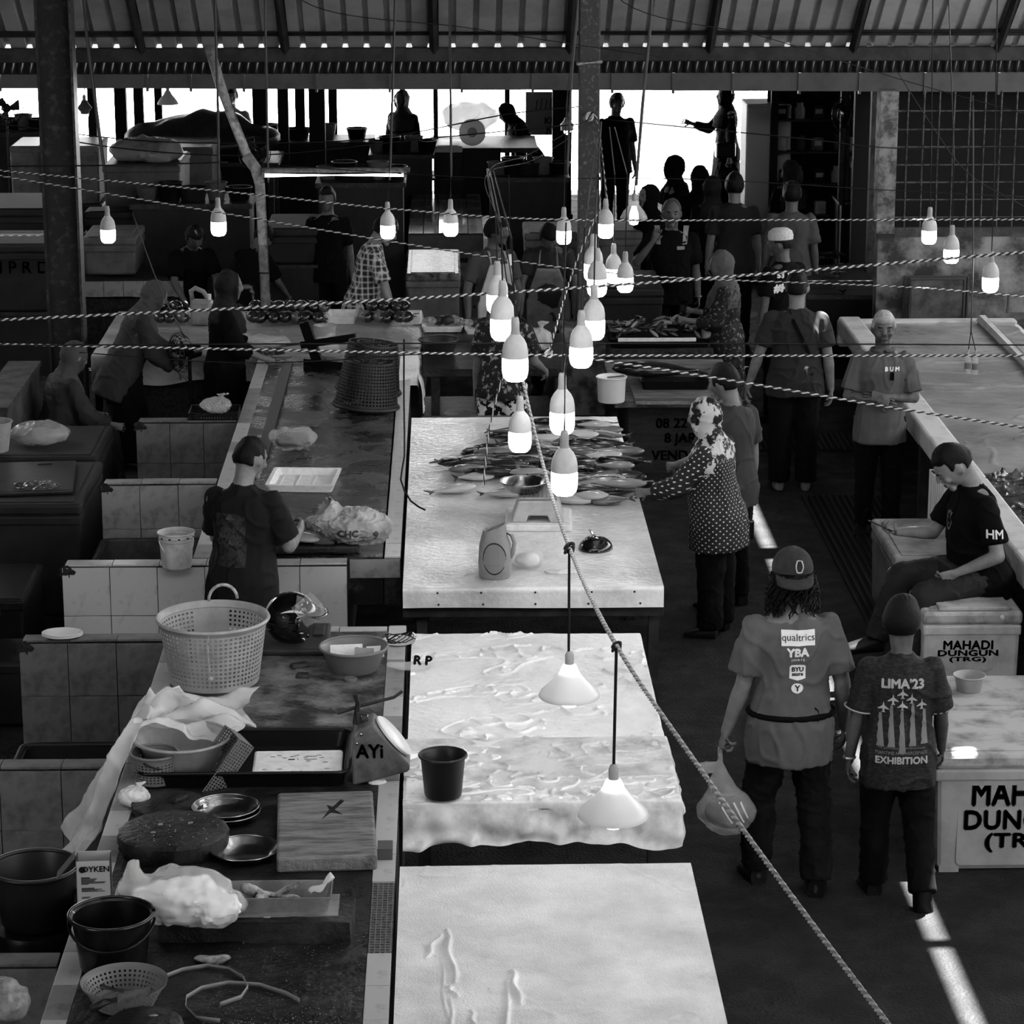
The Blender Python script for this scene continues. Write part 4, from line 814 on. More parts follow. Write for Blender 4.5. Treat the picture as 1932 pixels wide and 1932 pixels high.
        for s_, (hp, kn, an, U, F_, fd, fn, fs, ft) in legsd.items():
            u1, w1 = frame(U); u2, w2 = frame(F_)
            b.loft([(hp-U*.02*h, u1, w1, .054*h+pl_, .055*h+pl_), (hp.lerp(kn, .3), u1, w1, .054*h+pl_, .054*h+pl_), (hp.lerp(kn, .8), u1, w1, .042*h+pl_, .042*h+pl_), (kn, u1, w1, .039*h+pl_, .04*h+pl_)], 14); b.ball(kn, .039*h+pl_, 12, 8)
            b.loft([(kn, u2, w2, .038*h+pl_, .038*h+pl_), (kn.lerp(an, .4), u2, w2, .036*h+pl_, .036*h+pl_), (kn.lerp(an, plen), u2, w2, .030*h+pl_*1.3, .030*h+pl_*1.3)], 14)
        m2 = bake(b, gv, 3); drape(m2, fold*.75, 22, sd+50, (1, 1, .7)); po = mobj('trousers', m2, pants, o, smooth=180)
    for s_, (hp, kn, an, U, F_, fd, fn, fs, ft) in legsd.items():
        b = B(); g = .008
        if shoes == 'shoe': b.loft([(c_-fn*.004, fs, fn, a*h+g, c2*h+g) for c_, a, c2 in ft], 14, 2.5)
        else:
            b.loft([(c_-fn*(c2*h+.008), fs, fn, a*h+.008, .011) for c_, a, c2 in ft], 14, 2.6); q = ft[2][0]; b.loft([(q-fd*.02*h, fs, fn, .031*h, .026*h), (q+fd*.02*h, fs, fn, .032*h, .022*h)], 12)
        b.obj('shoe' if shoes == 'shoe' else 'sandal', m_shoe if shoes == 'shoe' else m_sand, o, smooth=60)
    # shirt
    b = B(); rows = [r_ for r_ in prof if r_[0] > hem]; lo = prof[1]
    lw = max(loose*1.5, (ploose if not skirt else .02)+.014); rg = [(T(0, -.004, hem), rt, fw, (.100*bw)*h+lw*1.15, .078*h+lw*1.15+belly*h*.5)]
    if hem < -.03: rg.append((T(0, -.006, -.02), rt, fw, .101*bw*h+lw, .079*h+lw+belly*.4*h))
    rg += [(T(0, oy, s_), rt, fw, a*h+(lw if s_ < .05 else lw*.5+loose*.6 if s_ < .12 else loose*(1.0 if s_ < .25 else .55)), c*h+(lw if s_ < .05 else lw*.5+loose*.6 if s_ < .12 else loose*(1.0 if s_ < .25 else .6))) for s_, a, c, oy in prof if s_ >= .03 and s_ < .30]
    rg.append((T(0, 0, .300), rt, fw, .050*h, .046*h)); rg.append((T(0, .002, .312), rt, fw, .042*h, .042*h)); b.loft(rg, 20, 2.25)
    for s_, (sh, el, wr, U, F_) in arms.items():
        u1, w1 = frame(U); u2, w2 = frame(F_); e_ = sh.lerp(el, min(sleeve, 1))
        b.ball(sh, .036*h+loose*.4, 14, 10); b.loft([(sh, u1, w1, .035*h+loose*.4, .035*h+loose*.4), (sh.lerp(e_, .5), u1, w1, .034*h+loose*.8, .034*h+loose*.8), (e_, u1, w1, .031*h+loose*1.3, .031*h+loose*1.3)], 14)
        if sleeve > 1:
            b.ball(el, .031*h+loose*1.2, 12, 8); b.loft([(el, u2, w2, .031*h+loose*1.2, .031*h+loose*1.2), (el.lerp(wr, sleeve-1), u2, w2, .023*h+loose, .022*h+loose)], 14)
    m2 = bake(b, gv, 3); drape(m2, fold*.9, 15, sd+9, (1, 1, .5)); J['shirt'] = mobj('shirt', m2, shirt, o, smooth=180)
    # head cover
    k = k0*hs
    if hijab:
        b = B(); b.ball(Hd(0, -.02, .006), (.092*k, .102*k, .121*k), 24, 18, M=hm)
        X_, Y_, Z_ = hm @ V((1, 0, 0)), hm @ V((0, 1, 0)), hm @ V((0, 0, 1))
        n_ = 22; b.tube([Hd(.066*cos(2*pi*i/n_), .052-.012*sin(2*pi*i/n_), -.004+.094*sin(2*pi*i/n_)) for i in range(n_+1)], .021*k, 8, cap=False)
        b.loft([(Hd(0, -.02, -.03), X_, Y_, .085*k, .088*k), (Hd(0, -.008, -.095), X_, Y_, .078*k, .084*k), (T(0, .0, .31), rt, fw, .058*h, .056*h), (T(0, .004, .272), rt, fw, .115*h*bw, .075*h), (T(0, .012, .235), rt, fw, .128*h*bw, .092*h), (T(0, .016, .16), rt, fw, .112*h*bw, .098*h)], 20)
        m2 = bake(b, min(gv, .012), 3); drape(m2, .004, 22, sd+3, (.7, .7, 1.2)); mobj('headscarf', m2, hijab, o, smooth=180)
    elif hair:
        hf0, hs0, hb0 = HAIRS.get(hair, HAIRS['short']); r_ = np.random.default_rng(sd)
        def hh(v):
            y = v.y; lim = (hf0 if y > .35 else hs0 if y > -.35 else hb0)/.1125; t = min(1, max(0, (v.z-lim)/.18+.5)); q = hf(v); s_ = .84+t*(.28 if hair != 'crop' else .24); s_ += .02*sin(v.x*23+v.y*17)*sin(v.z*19)*t
            return q*s_
        b = B(); b.ball(hc, (.0765*k, .099*k, .1125*k), 40, 30, M=hm, f=hh); mh = b.mesh(); crumple(mh, .0035, 55, sd, (1, 1, .5)); mobj('hair', mh, hairm or m_hair, o, smooth=180)
    if facef:
        for s_ in (-1, 1):
            e_ = B().ball((0, 0, 0), (.013*k, .007*k, .0045*k), 10, 8, M=hm).obj('eye', m_eye, o, smooth=180, loc=Hd(s_*.031, .0865, .006))
            B().ball((0, 0, 0), (.0065*k, .004*k, .0048*k), 8, 6, M=hm).obj('pupil', m_pup, e_, smooth=180, loc=hm @ V((0, .006*k, -.0005)))
            B().box((0, 0, 0), (.034*k, .008*k, .007*k), M=hm @ Matrix.Rotation(-.15*s_, 3, 'Y')).obj('eyebrow', m_hair, o, loc=Hd(s_*.032, .093, .028), bev=.002)
        B().ball((0, 0, 0), (.024*k, .005*k, .0065*k), 12, 6, M=hm).obj('lips', m_lip, o, smooth=180, loc=Hd(0, .097, -.058))
    k = k0
    if apron:
        b = B()
        def af(u, v):
            s_ = .235-.50*v; w_ = (.06+.05*min(1, v*3))*(1 if v < .4 else 1.1); x_ = (u-.5)*2*w_
            return T(x_, .092+belly*.8-.25*x_*x_/.1*.5-.01*sin(v*3)+.006*sin(u*14)*v, s_)
        b.grid(af, 16, 24); b.obj('apron', apron, o, smooth=180, solid=.004)
        b = B(); b.tube([T(-.05, .085, .235), T(-.045, .05, .29), T(-.035, -.01, .31), T(0, -.045, .305), T(.035, -.01, .31), T(.045, .05, .29), T(.05, .085, .235)], .008, 6); b.obj('apron_strap', apron, o)
    J['root'] = o; J['Hd'] = Hd; J['arms'] = arms; J['fw'] = fw; J['rt'] = rt; J['up'] = up; J['k'] = k0*hs; J['h'] = h; return J
def decal(J, me, x, z, m, back=True, name='print', off=.004, par='shirt'):
    u = (1, 0, 0) if back else (-1, 0, 0); n_ = (0, -1, 0) if back else (0, 1, 0)
    wrap(me, J[par].data, (x, 0, z), u, (0, 0, 1), n_, off); return mobj(name, me, m, J['root'])
def rectm(w, h_): return B().add([(-w/2, -h_/2, 0), (w/2, -h_/2, 0), (w/2, h_/2, 0), (-w/2, h_/2, 0)], [(0, 1, 2, 3)]).mesh()
def polym(p): return B().add([(x, y, 0) for x, y in p], [tuple(range(len(p)))]).mesh()
def at(px, py, h): q = P(px, py, h*.995); return V((q.x, q.y, 0))

# 1 man in backwards cap with carrier bag
m_tee = mat('grey_tee', .16, .85, .13, 5)
J = person('long-haired man seen from behind in backwards cap carrying a clear bag', at(1500, 1052, 1.72), 2, 1.72, head=(4, 0), bw=1.02, lean=2, shirt=m_tee, loose=.024, hem=-.135, sleeve=.78, pants=m_jean, ploose=.022, hair='short',
           aL=((-.22, -.06, -1), (-.30, .12, -1)), aR=((.26, -.05, -1), (.12, .35, -1)), lL=((-.10, .18, -1), (-.02, .02, -1)), lR=((.08, -.06, -1), (.02, -.22, -1)), vox=.008, gv=.010, fold=.007, curlL=1.0, shoes='shoe')
r0 = J['root']; Hd = J['Hd']; k = J['k']; hm = J['hm']
m_cap = mat('dark_felt_cap', .05, .9, .07, 20)
b = B(); b.ball(Hd(0, -.005, .035), (.091*k, .112*k, .098*k), 28, 18, M=hm, f=lambda v: V((v.x, v.y, max(v.z, -.12)))); cpo = b.obj('cap', m_cap, r0, smooth=60)
b = B(); b.grid(lambda u, v: Hd(.082*cos(pi*(1+u))*(1-.05*v), -.055-.065*v*(.3+.7*sin(pi*u))-.04*sin(pi*u), .022-.045*v-.012*sin(pi*u)), 20, 5); b.obj('cap_brim', m_cap, r0, smooth=180, solid=.006)
pts = [(0.016*sin(t*2*pi)*(1 if abs(cos(t*2*pi)) < .8 else 1.5), .03*cos(t*2*pi)) for t in np.linspace(0, 1, 25)]
b = B(); b.tube([Hd(.012+x, -.122+abs(y-.0)*.25-.004, .06+y*.9) for x, y in pts], .0035, 5); b.obj('cap_emblem', mat('pale_embroidery', .5, .6), r0)
b = B(); r_ = random.Random(5)
for i in range(150):
    a = r_.uniform(-.35, pi+.35)+pi; x0, y0 = .085*cos(a), .085*sin(a)-.01; L_ = r_.uniform(.09, .19); ph = r_.random()*6
    b.tube([Hd(x0*(1+.35*t)+.012*sin(ph+t*13), y0*(1+.25*t)+.012*cos(ph+t*12), .02-L_*t) for t in [j/9 for j in range(10)]], [.006*(1-.4*j/9) for j in range(10)], 4)
b.obj('long_hair', m_hair, r0, kind='stuff')
b = B(); T = J['T']; n_ = 28; b.tube([T(.116*1.05*cos(2*pi*i/n_), .097*sin(2*pi*i/n_), .012) for i in range(n_+1)], .016, 6, cap=False); b.obj('waist_strap', m_dark, r0, smooth=180)
decal(J, rectm(.165, .075), .01, 1.335, m_inkw, name='sponsor_panel'); decal(J, text_mesh('qualtrics', .048, .0), .01, 1.337, mat('print_dark_grey', .04, .7), name='sponsor_text', off=.006)
decal(J, text_mesh('YBA', .058, .003), .008, 1.262, m_inkw, name='team_text'); decal(J, text_mesh('SHIRTS', .016, .0005, space=1.4), .008, 1.226, m_inkw, name='team_subtext')
sh = [(-.04, .03), (-.03, .036), (.03, .036), (.04, .03), (.04, -.03), (.0, -.042), (-.04, -.03)]
decal(J, polym(sh), .008, 1.165, m_inkw, name='shield'); decal(J, text_mesh('BYU', .032, .0015), .008, 1.178, mat('print_dark_grey', .04), name='shield_text', off=.006); decal(J, text_mesh('store', .026, .0012), .008, 1.155, mat('print_dark_grey', .04), name='shield_text', off=.006)
decal(J, polym([(.03*cos(t), .025*sin(t)) for t in np.linspace(0, 2*pi, 18)[:-1]]), .008, 1.085, m_inkw, name='oval'); decal(J, text_mesh('Y', .04, .002), .008, 1.085, mat('print_dark_grey', .04), name='oval_letter', off=.006)
# his bag
hw = r0.matrix_basis @ J['h-1']; o = E('carrier_bag', hw+V((.0, 0, -.46)), 0, 'clear plastic bag of dark goods hanging from the capped man\'s hand', 'plastic bag')
b = B(); b.ball((.04, 0, .13), (.15, .09, .13), 24, 18); b.loft([((.04, 0, .15), (1, 0, 0), (0, 1, 0), .14, .085), ((.02, 0, .27), (1, 0, 0), (0, 1, 0), .07, .04), ((0, 0, .36), (1, 0, 0), (0, 1, 0), .022, .016), ((0, 0, .47), (1, 0, 0), (0, 1, 0), .012, .010)], 14); b.loft([((-.03, 0, .33), (1, 0, .3), (0, 1, 0), .04, .01), ((-.06, 0, .38), (1, 0, .3), (0, 1, 0), .045, .006)], 8)
me = bake(b, .008, 2); crumple(me, .008, 30, 7); crumple(me, .003, 80, 8); mobj('film', me, mat('carrier_film', .85, .12, alpha=.24, spec=.6), o, smooth=25)
me = B().ball((.05, 0, .125), (.125, .07, .085), 24, 16).mesh(); crumple(me, .012, 26, 5); mobj('contents', me, mat('dark_goods', .004, .4), o, smooth=180)
for i in range(4): tm = polym([(-.05+.035*i, .05), (-.043+.035*i, .055), (.02+.03*i, -.05), (.012+.03*i, -.05)]); wrap(tm, me, (.045, 0, .13), (1, 0, 0), (0, 0, 1), (0, -1, 0), .002); mobj('stripe', tm, m_inkw, o)  # white streaks painted on as highlights over the dark contents

# 2 boy in jersey
m_jer = mat('dark_jersey', .022, .75, .05, 40, ramp=(.5, .55), stretch=(1, 1, 3))
J = person('boy seen from behind in a dark aircraft jersey walking away', at(1705, 1147, 1.5), -3, 1.5, hs=1.24, head=(2, -8), lean=3, shirt=m_jer, loose=.020, hem=-.13, sleeve=.85, pants=m_trou, ploose=.02,
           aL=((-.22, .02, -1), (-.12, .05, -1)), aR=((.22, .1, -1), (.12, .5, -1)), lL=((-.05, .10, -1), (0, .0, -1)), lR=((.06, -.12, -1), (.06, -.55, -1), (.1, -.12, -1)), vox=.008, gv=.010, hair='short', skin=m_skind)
T = J['T']; mp = mat('jersey_print', .42, .7)
decal(J, text_mesh("LIMA'23", .062, .003), 0, 1.135, mp, name='jersey_title'); decal(J, text_mesh('EXHIBITION', .047, .002), .0, .765, mp, name='jersey_line'); decal(J, text_mesh('MARITIME AND AEROSPACE', .02, .0004), 0, .802, mat('jersey_dim_print', .2, .7), name='jersey_line'); decal(J, text_mesh('THE 16TH LANGKAWI INTERNATIONAL', .013, .0002), 0, .825, mat('jersey_dim_print', .2), name='jersey_line')
jet = [(0, .032), (.004, .012), (.026, -.004), (.026, -.009), (.005, -.004), (.004, -.016), (.011, -.022), (-.011, -.022), (-.004, -.016), (-.005, -.004), (-.026, -.009), (-.026, -.004), (-.004, .012)]
for x, z in ((0, 1.085), (-.045, 1.055), (.045, 1.06), (0, 1.025), (-.09, 1.015), (.095, 1.03)):
    decal(J, polym(jet), x, z, mp, name='jet_print')
    if z < 1.07:
        L_ = .16 if abs(x) > .08 else .20; n_ = 9; L = [(-.006-.010*t+.003*sin(t*30), -.025-L_*t) for t in np.linspace(0, 1, n_)]; Rr = [(.006+.012*t+.003*sin(t*25), -.025-L_*t) for t in np.linspace(1, 0, n_)]
        decal(J, polym(L+Rr), x+x*.15, z, mat('smoke_print', .24, .8), name='smoke_trail')
for s_ in (-1, 1):
    sh_, el_, wr_, U, F_ = J['arms'][s_]; e_ = sh_.lerp(el_, .82); u1, w1 = frame(U); b = B(); b.tube([e_+(u1*cos(2*pi*i/16)+w1*sin(2*pi*i/16))*.072 for i in range(17)], .004, 5, cap=False); b.obj('sleeve_piping', mp, J['root'])
wr = J['w-1']; B().tube([wr+V((.027*cos(2*pi*i/14), .027*sin(2*pi*i/14), .012)) for i in range(15)], .007, 6, cap=False).obj('wristwatch', mat('watch_steel', .4, .3, metal=.7), J['root'])

# 3 man seated on the cool box with phone
SZ = .69
J = person('man seated on a white cool box looking down at his phone', V((PY(1800, 900, 15.55).x+.08, 15.62, 0)), 104, 1.76, hs=1.17, pelvis=(0, -.12, SZ+.10), lean=8, head=(34, -6), belly=.012, bw=1.06, shirt=m_dark, sleeve=.75, loose=.018, hem=-.08, pants=mat('charcoal_trousers', .03, .8, .04, 12), ploose=.018,
           aL=((-.42, -.10, -1), (.42, .75, -.42)), aR=((.18, .5, -.9), (-.15, .9, .12)), lL=((-.12, .97, -.16), (.0, .22, -1)), lR=((.28, .95, -.10), (.1, .35, -1)), vox=.008, gv=.010, hair='crop', skin=mat('tan_skin', .30, .45, .22, 9), facef=True, curlR=.75, hR=(-.2, .9, .25), nR=(.2, -.3, -1))
sr = J['root']; 
wl = sr.matrix_basis @ (J['h1']+V((-.0, .02, .025)))
o = E('phone', wl, R(72), 'smartphone held in the seated man\'s hand', 'phone', rot=(R(25), R(8), R(96))); B().box((0, 0, 0), (.072, .15, .009)).obj('case', m_black, o, bev=.003); B().box((0, 0, .005), (.066, .14, .001)).obj('screen', mat('phone_screen', .02, .1), o)
T = J['T']; b = B(); b.box((0, 0, 0), (.24, .07, .1), M=Matrix.Rotation(.1, 3, 'X')); me = b.mesh(); mobj('waist_bag', me, mat('nylon_bag', .02, .6, .03, 30), sr, loc=T(0, .11, .03), bev=.02)
sh_, el_, wr_, U, F_ = J['arms'][-1]
me = text_mesh('HM', .07, .0015); wrap(me, J['shirt'].data, sh_.lerp(el_, .5), (-.242, -.97, 0), (0, 0, 1), (-.97, .242, 0), .004); mobj('sleeve_lettering', me, m_inkw, sr)
tg = [(0, .055), (.018, .04), (.04, .05), (.035, .02), (.045, -.01), (.03, -.04), (.012, -.065), (-.012, -.065), (-.03, -.04), (-.045, -.01), (-.035, .02), (-.04, .05), (-.018, .04)]
for x, z, s_ in ((.03, 1.12, 1.0),):
    ring_ = [(p[0]*s_, p[1]*s_) for p in tg]; b = B(); n_ = len(tg); b.add([(x1, y1, 0) for x1, y1 in ring_]+[(x1*.78, y1*.82, 0) for x1, y1 in ring_], [(i, (i+1) % n_, n_+(i+1) % n_, n_+i) for i in range(n_)])
    b.add([(-.02, .01, 0), (-.006, .0, 0), (-.02, .02, 0)], [(0, 1, 2)]); b.add([(.02, .01, 0), (.006, .0, 0), (.02, .02, 0)], [(0, 1, 2)]); b.add([(-.01, -.02, 0), (.01, -.02, 0), (0, -.035, 0)], [(0, 1, 2)])
    for t in (-1, 1): b.add([(t*.012, .03, 0), (t*.03, .036, 0), (t*.028, .03, 0)], [(0, 1, 2)]); b.add([(t*.02, -.03, 0), (t*.034, -.018, 0), (t*.03, -.026, 0)], [(0, 1, 2)])
    decal(J, b.mesh(), x, z, mat('faded_print', .28, .8), back=False, name='animal_face_print')

# 4 man with folded arms
m_polo = mat('grey_polo', .15, .85, .12, 8)
J = person('grey-haired man in a polo shirt standing with folded arms', at(1668, 590, 1.66), 170, 1.66, bw=.98, head=(4, 6), shirt=m_polo, sleeve=.85, loose=.020, hem=-.11, pants=m_trou, hair='grey', hairm=mat('grey_hair', .42, .6, .32, 60, .4, 120), facef=True, vox=.008, gv=.010,
           aL=((-.28, .18, -1), (.85, .42, .10)), aR=((.28, .22, -1), (-.85, .48, .0)), hL=(.95, .2, .1), hR=(-.95, .15, -.2), nL=(0, 1, .3), nR=(0, 1, .3), curlL=.2, curlR=.25, skin=mat('weathered_skin', .19, .5, .11, 14))
decal(J, text_mesh('B U M', .04, .002), -.075, 1.26, m_inkw, back=False, name='shirt_lettering', off=.005); decal(J, rectm(.03, .06), -.075, 1.21, m_dark, back=False, name='shirt_emblem'); 
T = J['T']; B().tube([T(.05*cos(t), .052*sin(t), .302) for t in np.linspace(pi*.55, pi*2.45, 16)], .012, 6).obj('collar', m_polo, J['root'], smooth=180)
# 5 man with the cross strap seen from behind
J = person('broad man seen from behind in dark tee with a strap across his back', at(1505, 517, 1.72), -4, 1.72, bw=1.08, head=(0, -6), shirt=mat('charcoal_tee', .045, .85, .035, 6), sleeve=.72, loose=.020, hem=-.085, pants=m_trou, ploose=.026, hair='crop', vox=.009, gv=.011, skin=m_skin, shoes='sandal',
           aL=((-.35, -.05, -1), (-.30, .1, -1)), aR=((.22, -.05, -1), (.12, .1, -1)))
T = J['T']; me = polym([(-.09, .19), (-.055, .19), (.125, -.16), (.09, -.17)]); decal(J, me, 0, 1.25, m_dark, name='cross_strap', off=.006)
# 6 woman in polka dots
mpd = mat('polka_blouse', .012, .7)
nt = mpd.node_tree; N = nt.nodes; L = nt.links; tcn = N.new('ShaderNodeTexCoord'); sp = N.new('ShaderNodeSeparateXYZ'); L.new(tcn.outputs['Object'], sp.inputs[0])
at2 = N.new('ShaderNodeMath'); at2.operation = 'ARCTAN2'; L.new(sp.outputs[0], at2.inputs[0]); L.new(sp.outputs[1], at2.inputs[1]); cmb = N.new('ShaderNodeCombineXYZ'); ml = N.new('ShaderNodeMath'); ml.operation = 'MULTIPLY'; ml.inputs[1].default_value = .19; L.new(at2.outputs[0], ml.inputs[0]); L.new(ml.outputs[0], cmb.inputs[0]); L.new(sp.outputs[2], cmb.inputs[1])
rot = N.new('ShaderNodeVectorRotate'); rot.inputs['Angle'].default_value = .785; rot.rotation_type = 'Z_AXIS'; L.new(cmb.outputs[0], rot.inputs[0]); vo = N.new('ShaderNodeTexVoronoi'); vo.voronoi_dimensions = '2D'; vo.inputs['Scale'].default_value = 36; vo.inputs['Randomness'].default_value = .12; L.new(rot.outputs[0], vo.inputs['Vector'])
lt = N.new('ShaderNodeMath'); lt.operation = 'LESS_THAN'; lt.inputs[1].default_value = .17; L.new(vo.outputs['Distance'], lt.inputs[0]); mx = N.new('ShaderNodeMix'); mx.data_type = 'RGBA'; mx.inputs[6].default_value = (.013, .013, .013, 1); mx.inputs[7].default_value = (.55, .55, .55, 1); L.new(lt.outputs[0], mx.inputs[0]); L.new(mx.outputs[2], N['Principled BSDF'].inputs['Base Color'])
m_pscarf = mat('patterned_scarf', .55, .6, .02, 11, ramp=(.49, .53))
J = person('woman in polka dot blouse and patterned headscarf reaching to the fish table', at(1357, 756, 1.56), 62, 1.56, bw=1.12, belly=.02, head=(10, 6), lean=5, shirt=mpd, sleeve=1.75, loose=.026, hem=-.15, pants=m_dark, ploose=.03, hijab=m_pscarf, vox=.009, gv=.010, shoes='shoe', aL=((-.2, .55, -.8), (.1, .95, -.25)), aR=((.2, .25, -1), (-.25, .9, -.1)), skin=mat('fair_skin', .26, .5))
T = J['T']; rp = J['root']
b = B(); b.box((0, 0, 0), (.05, .2, .13)); mobj('handbag', b.mesh(), mat('black_leather', .012, .35), rp, loc=T(.135, -.05, -.10), bev=.012, rot=(0, 0, -.5)); 
B().tube([T(.14, .0, -.05), T(.13, .03, .1), T(.06, .02, .28), T(-.05, .0, .285), T(-.1, -.06, .1)], .007, 5).obj('bag_strap', m_black, rp); B().box((.02, 0, 0), (.012, .02, .012)).obj('clasp', m_steelb, rp, loc=T(.155, -.06, -.10)) if False else None
# 7 man beside her
J = person('man in grey tee beside the woman in polka dots', at(1378, 706, 1.66)+V((.04, .25, 0)), 40, 1.66, head=(18, 10), shirt=mat('dim_grey_tee', .07, .85), sleeve=.7, loose=.018, pants=m_dark, vox=.011, gv=.012, hair='short', aL=((-.3, .3, -1), (.1, .8, -.3)), skin=m_skin)
T = J['T']; hp = None; B().tube([V((.115, .0, .75)), V((.11, .0, .45)), V((.095, -.01, .12))], .012, 6).obj('side_stripe', mat('white_stripe', .6, .7), J['root'])
# 8 woman in leaf pattern
J = person('woman in grey headscarf and leaf patterned dress holding a purse', at(1372, 477, 1.55), 75, 1.55, head=(12, 0), shirt=mat('leaf_dress', .01, .7, .22, 34, ramp=(.57, .62)), sleeve=1.6, loose=.024, hem=-.16, skirt=mat('leaf_dress', .01), hijab=mat('grey_scarf', .13, .8, .10, 6), vox=.012, gv=.013, aL=((-.1, .3, -1), (.1, 1, .05)), aR=((.15, .35, -1), (-.3, .9, .15)), skin=m_skin)
o = E('purse', J['root'].matrix_basis @ (J['h1']+V((0, .0, .03))), R(75), 'small dark purse held by the woman in the leaf pattern', 'purse'); B().box((0, 0, 0), (.13, .05, .08)).obj('body_panel', m_black, o, bev=.008); B().box((0, 0, .03), (.135, .055, .02)).obj('flap', m_dark, o, bev=.006)
# 9 man with white cap and lettered tee
J = person('man in white skullcap and black lettered tee seen from behind', at(1480, 436, 1.68), 35, 1.68, head=(4, 35), shirt=m_dark, sleeve=.7, loose=.018, hair='crop', vox=.012, gv=.013, skin=m_skind)
Hd = J['Hd']; kk = J['k']; B().lathe([(r1*kk, z1*kk) for r1, z1 in ((.083, .03), (.086, .06), (.078, .095), (.05, .118), (.001, .122))], 28, M=J['hm'], c=J['head']+J['hm'] @ V((0, -.006, .0)), sy=1.2, cap=False).obj('skullcap', mat('white_knit_cap', .62, .8, .5, 60, .4, 90), J['root'], smooth=60)
decal(J, text_mesh('#Hug', .10, .006), -.06, 1.20, m_inkw, name='shirt_lettering'); decal(J, text_mesh('53  5', .06, .004), -.08, 1.31, m_inkw, name='shirt_lettering')
# 10 man with his hand on his mouth
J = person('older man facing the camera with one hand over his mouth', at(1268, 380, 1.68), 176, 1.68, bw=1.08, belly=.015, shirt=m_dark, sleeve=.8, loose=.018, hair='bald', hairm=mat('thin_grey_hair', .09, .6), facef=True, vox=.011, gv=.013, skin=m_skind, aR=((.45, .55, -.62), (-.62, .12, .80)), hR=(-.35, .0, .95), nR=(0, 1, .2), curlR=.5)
for s_ in (-1, 1): decal(J, polym([(s_*-.02, .11), (s_*.03, .11), (s_*.04, -.05), (s_*.0, -.05)]), s_*.14, 1.34, mat('shirt_stripe', .35, .8), back=False, name='shoulder_stripe')
decal(J, rectm(.07, .03), -.085, 1.26, mat('shirt_logo', .3, .8), back=False, name='shirt_logo'); B().tube([J['w-1']+V((.03*cos(2*pi*i/12), .03*sin(2*pi*i/12), .01)) for i in range(13)], .007, 5, cap=False).obj('wristwatch', mat('watch_steel', .4), J['root'])
# 11-16 people in the aisle behind
person('man in dark shirt walking away down the aisle', at(1387, 331, 1.72), 0, 1.72, bw=1.04, shirt=mat('dim_shirt', .028, .85), sleeve=.75, loose=.018, vox=.014, gv=.016, hair='short', skin=m_skin)
person('man in pale grey shirt walking away beside the tall fridge', at(1495, 347, 1.68), -6, 1.68, bw=1.06, shirt=mat('pale_grey_shirt', .11, .85, .09, 6), sleeve=.8, loose=.022, vox=.014, gv=.016, hair='short', skin=m_skind)
person('woman in dim headscarf behind the man in the pale grey shirt', at(1494, 306, 1.58), 20, 1.58, head=(0, -20), shirt=m_dark, sleeve=1.8, hijab=mat('dim_scarf', .045, .85), skirt=m_dark, vox=.015, gv=.018)
person('woman in black headscarf facing left in the bright passage', at(1229, 352, 1.55), 120, 1.55, shirt=m_dark, sleeve=1.8, hijab=m_dark, skirt=m_dark, vox=.013, gv=.015, skin=m_skin, facef=True)
person('tall woman in black headscarf silhouetted against the bright passage', at(1276, 297, 1.62), 60, 1.62, shirt=m_dark, sleeve=1.8, hijab=m_dark, skirt=m_dark, vox=.015, gv=.018)
person('woman in black headscarf walking beside the tall silhouetted woman', at(1321, 317, 1.6), 0, 1.6, shirt=m_dark, sleeve=1.8, hijab=m_dark, skirt=m_dark, vox=.015, gv=.018)
person('woman with a pale bag strap behind the man in the dark shirt', at(1345, 336, 1.55), 10, 1.55, shirt=m_dark, sleeve=1.8, hijab=mat('dim_scarf2', .02, .85), skirt=m_dark, vox=.015, gv=.018)
person('man in dark clothes standing alone in the bright passage', at(1162, 178, 1.72), 200, 1.72, bw=1.05, shirt=m_dark, sleeve=.8, loose=.02, vox=.015, gv=.018, skin=m_skind)
J = person('dark silhouetted woman with a shoulder bag at the passage entrance', at(1373, 165, 1.66), 100, 1.66, shirt=m_dark, sleeve=1.8, hijab=m_dark, skirt=m_dark, vox=.015, gv=.018, aR=((.2, .5, -.6), (.1, .9, .3)))
B().box((0, 0, 0), (.12, .26, .2)).obj('shoulder_bag', m_black, J['root'], loc=J['T'](-.14, .05, .0), bev=.03)
# 17 apron men and the man between the tables
m_apr = mat('white_apron', .5, .7, .4, 6)
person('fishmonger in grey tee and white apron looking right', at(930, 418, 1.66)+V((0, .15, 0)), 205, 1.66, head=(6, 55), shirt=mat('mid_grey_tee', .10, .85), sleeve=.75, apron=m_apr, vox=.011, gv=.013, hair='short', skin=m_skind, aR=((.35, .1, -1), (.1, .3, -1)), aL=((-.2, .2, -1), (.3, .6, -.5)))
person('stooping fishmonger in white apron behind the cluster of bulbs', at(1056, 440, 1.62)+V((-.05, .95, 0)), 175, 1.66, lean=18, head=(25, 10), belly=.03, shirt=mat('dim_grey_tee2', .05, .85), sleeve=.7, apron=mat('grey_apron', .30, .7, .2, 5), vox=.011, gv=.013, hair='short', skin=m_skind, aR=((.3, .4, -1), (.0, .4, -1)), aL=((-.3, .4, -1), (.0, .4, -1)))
m_flor = mat('floral_shirt', .02, .8, .3, 22, ramp=(.55, .60)); m_camo = mat('camouflage_cloth', .75, .85, .015, 15, ramp=(.49, .51))
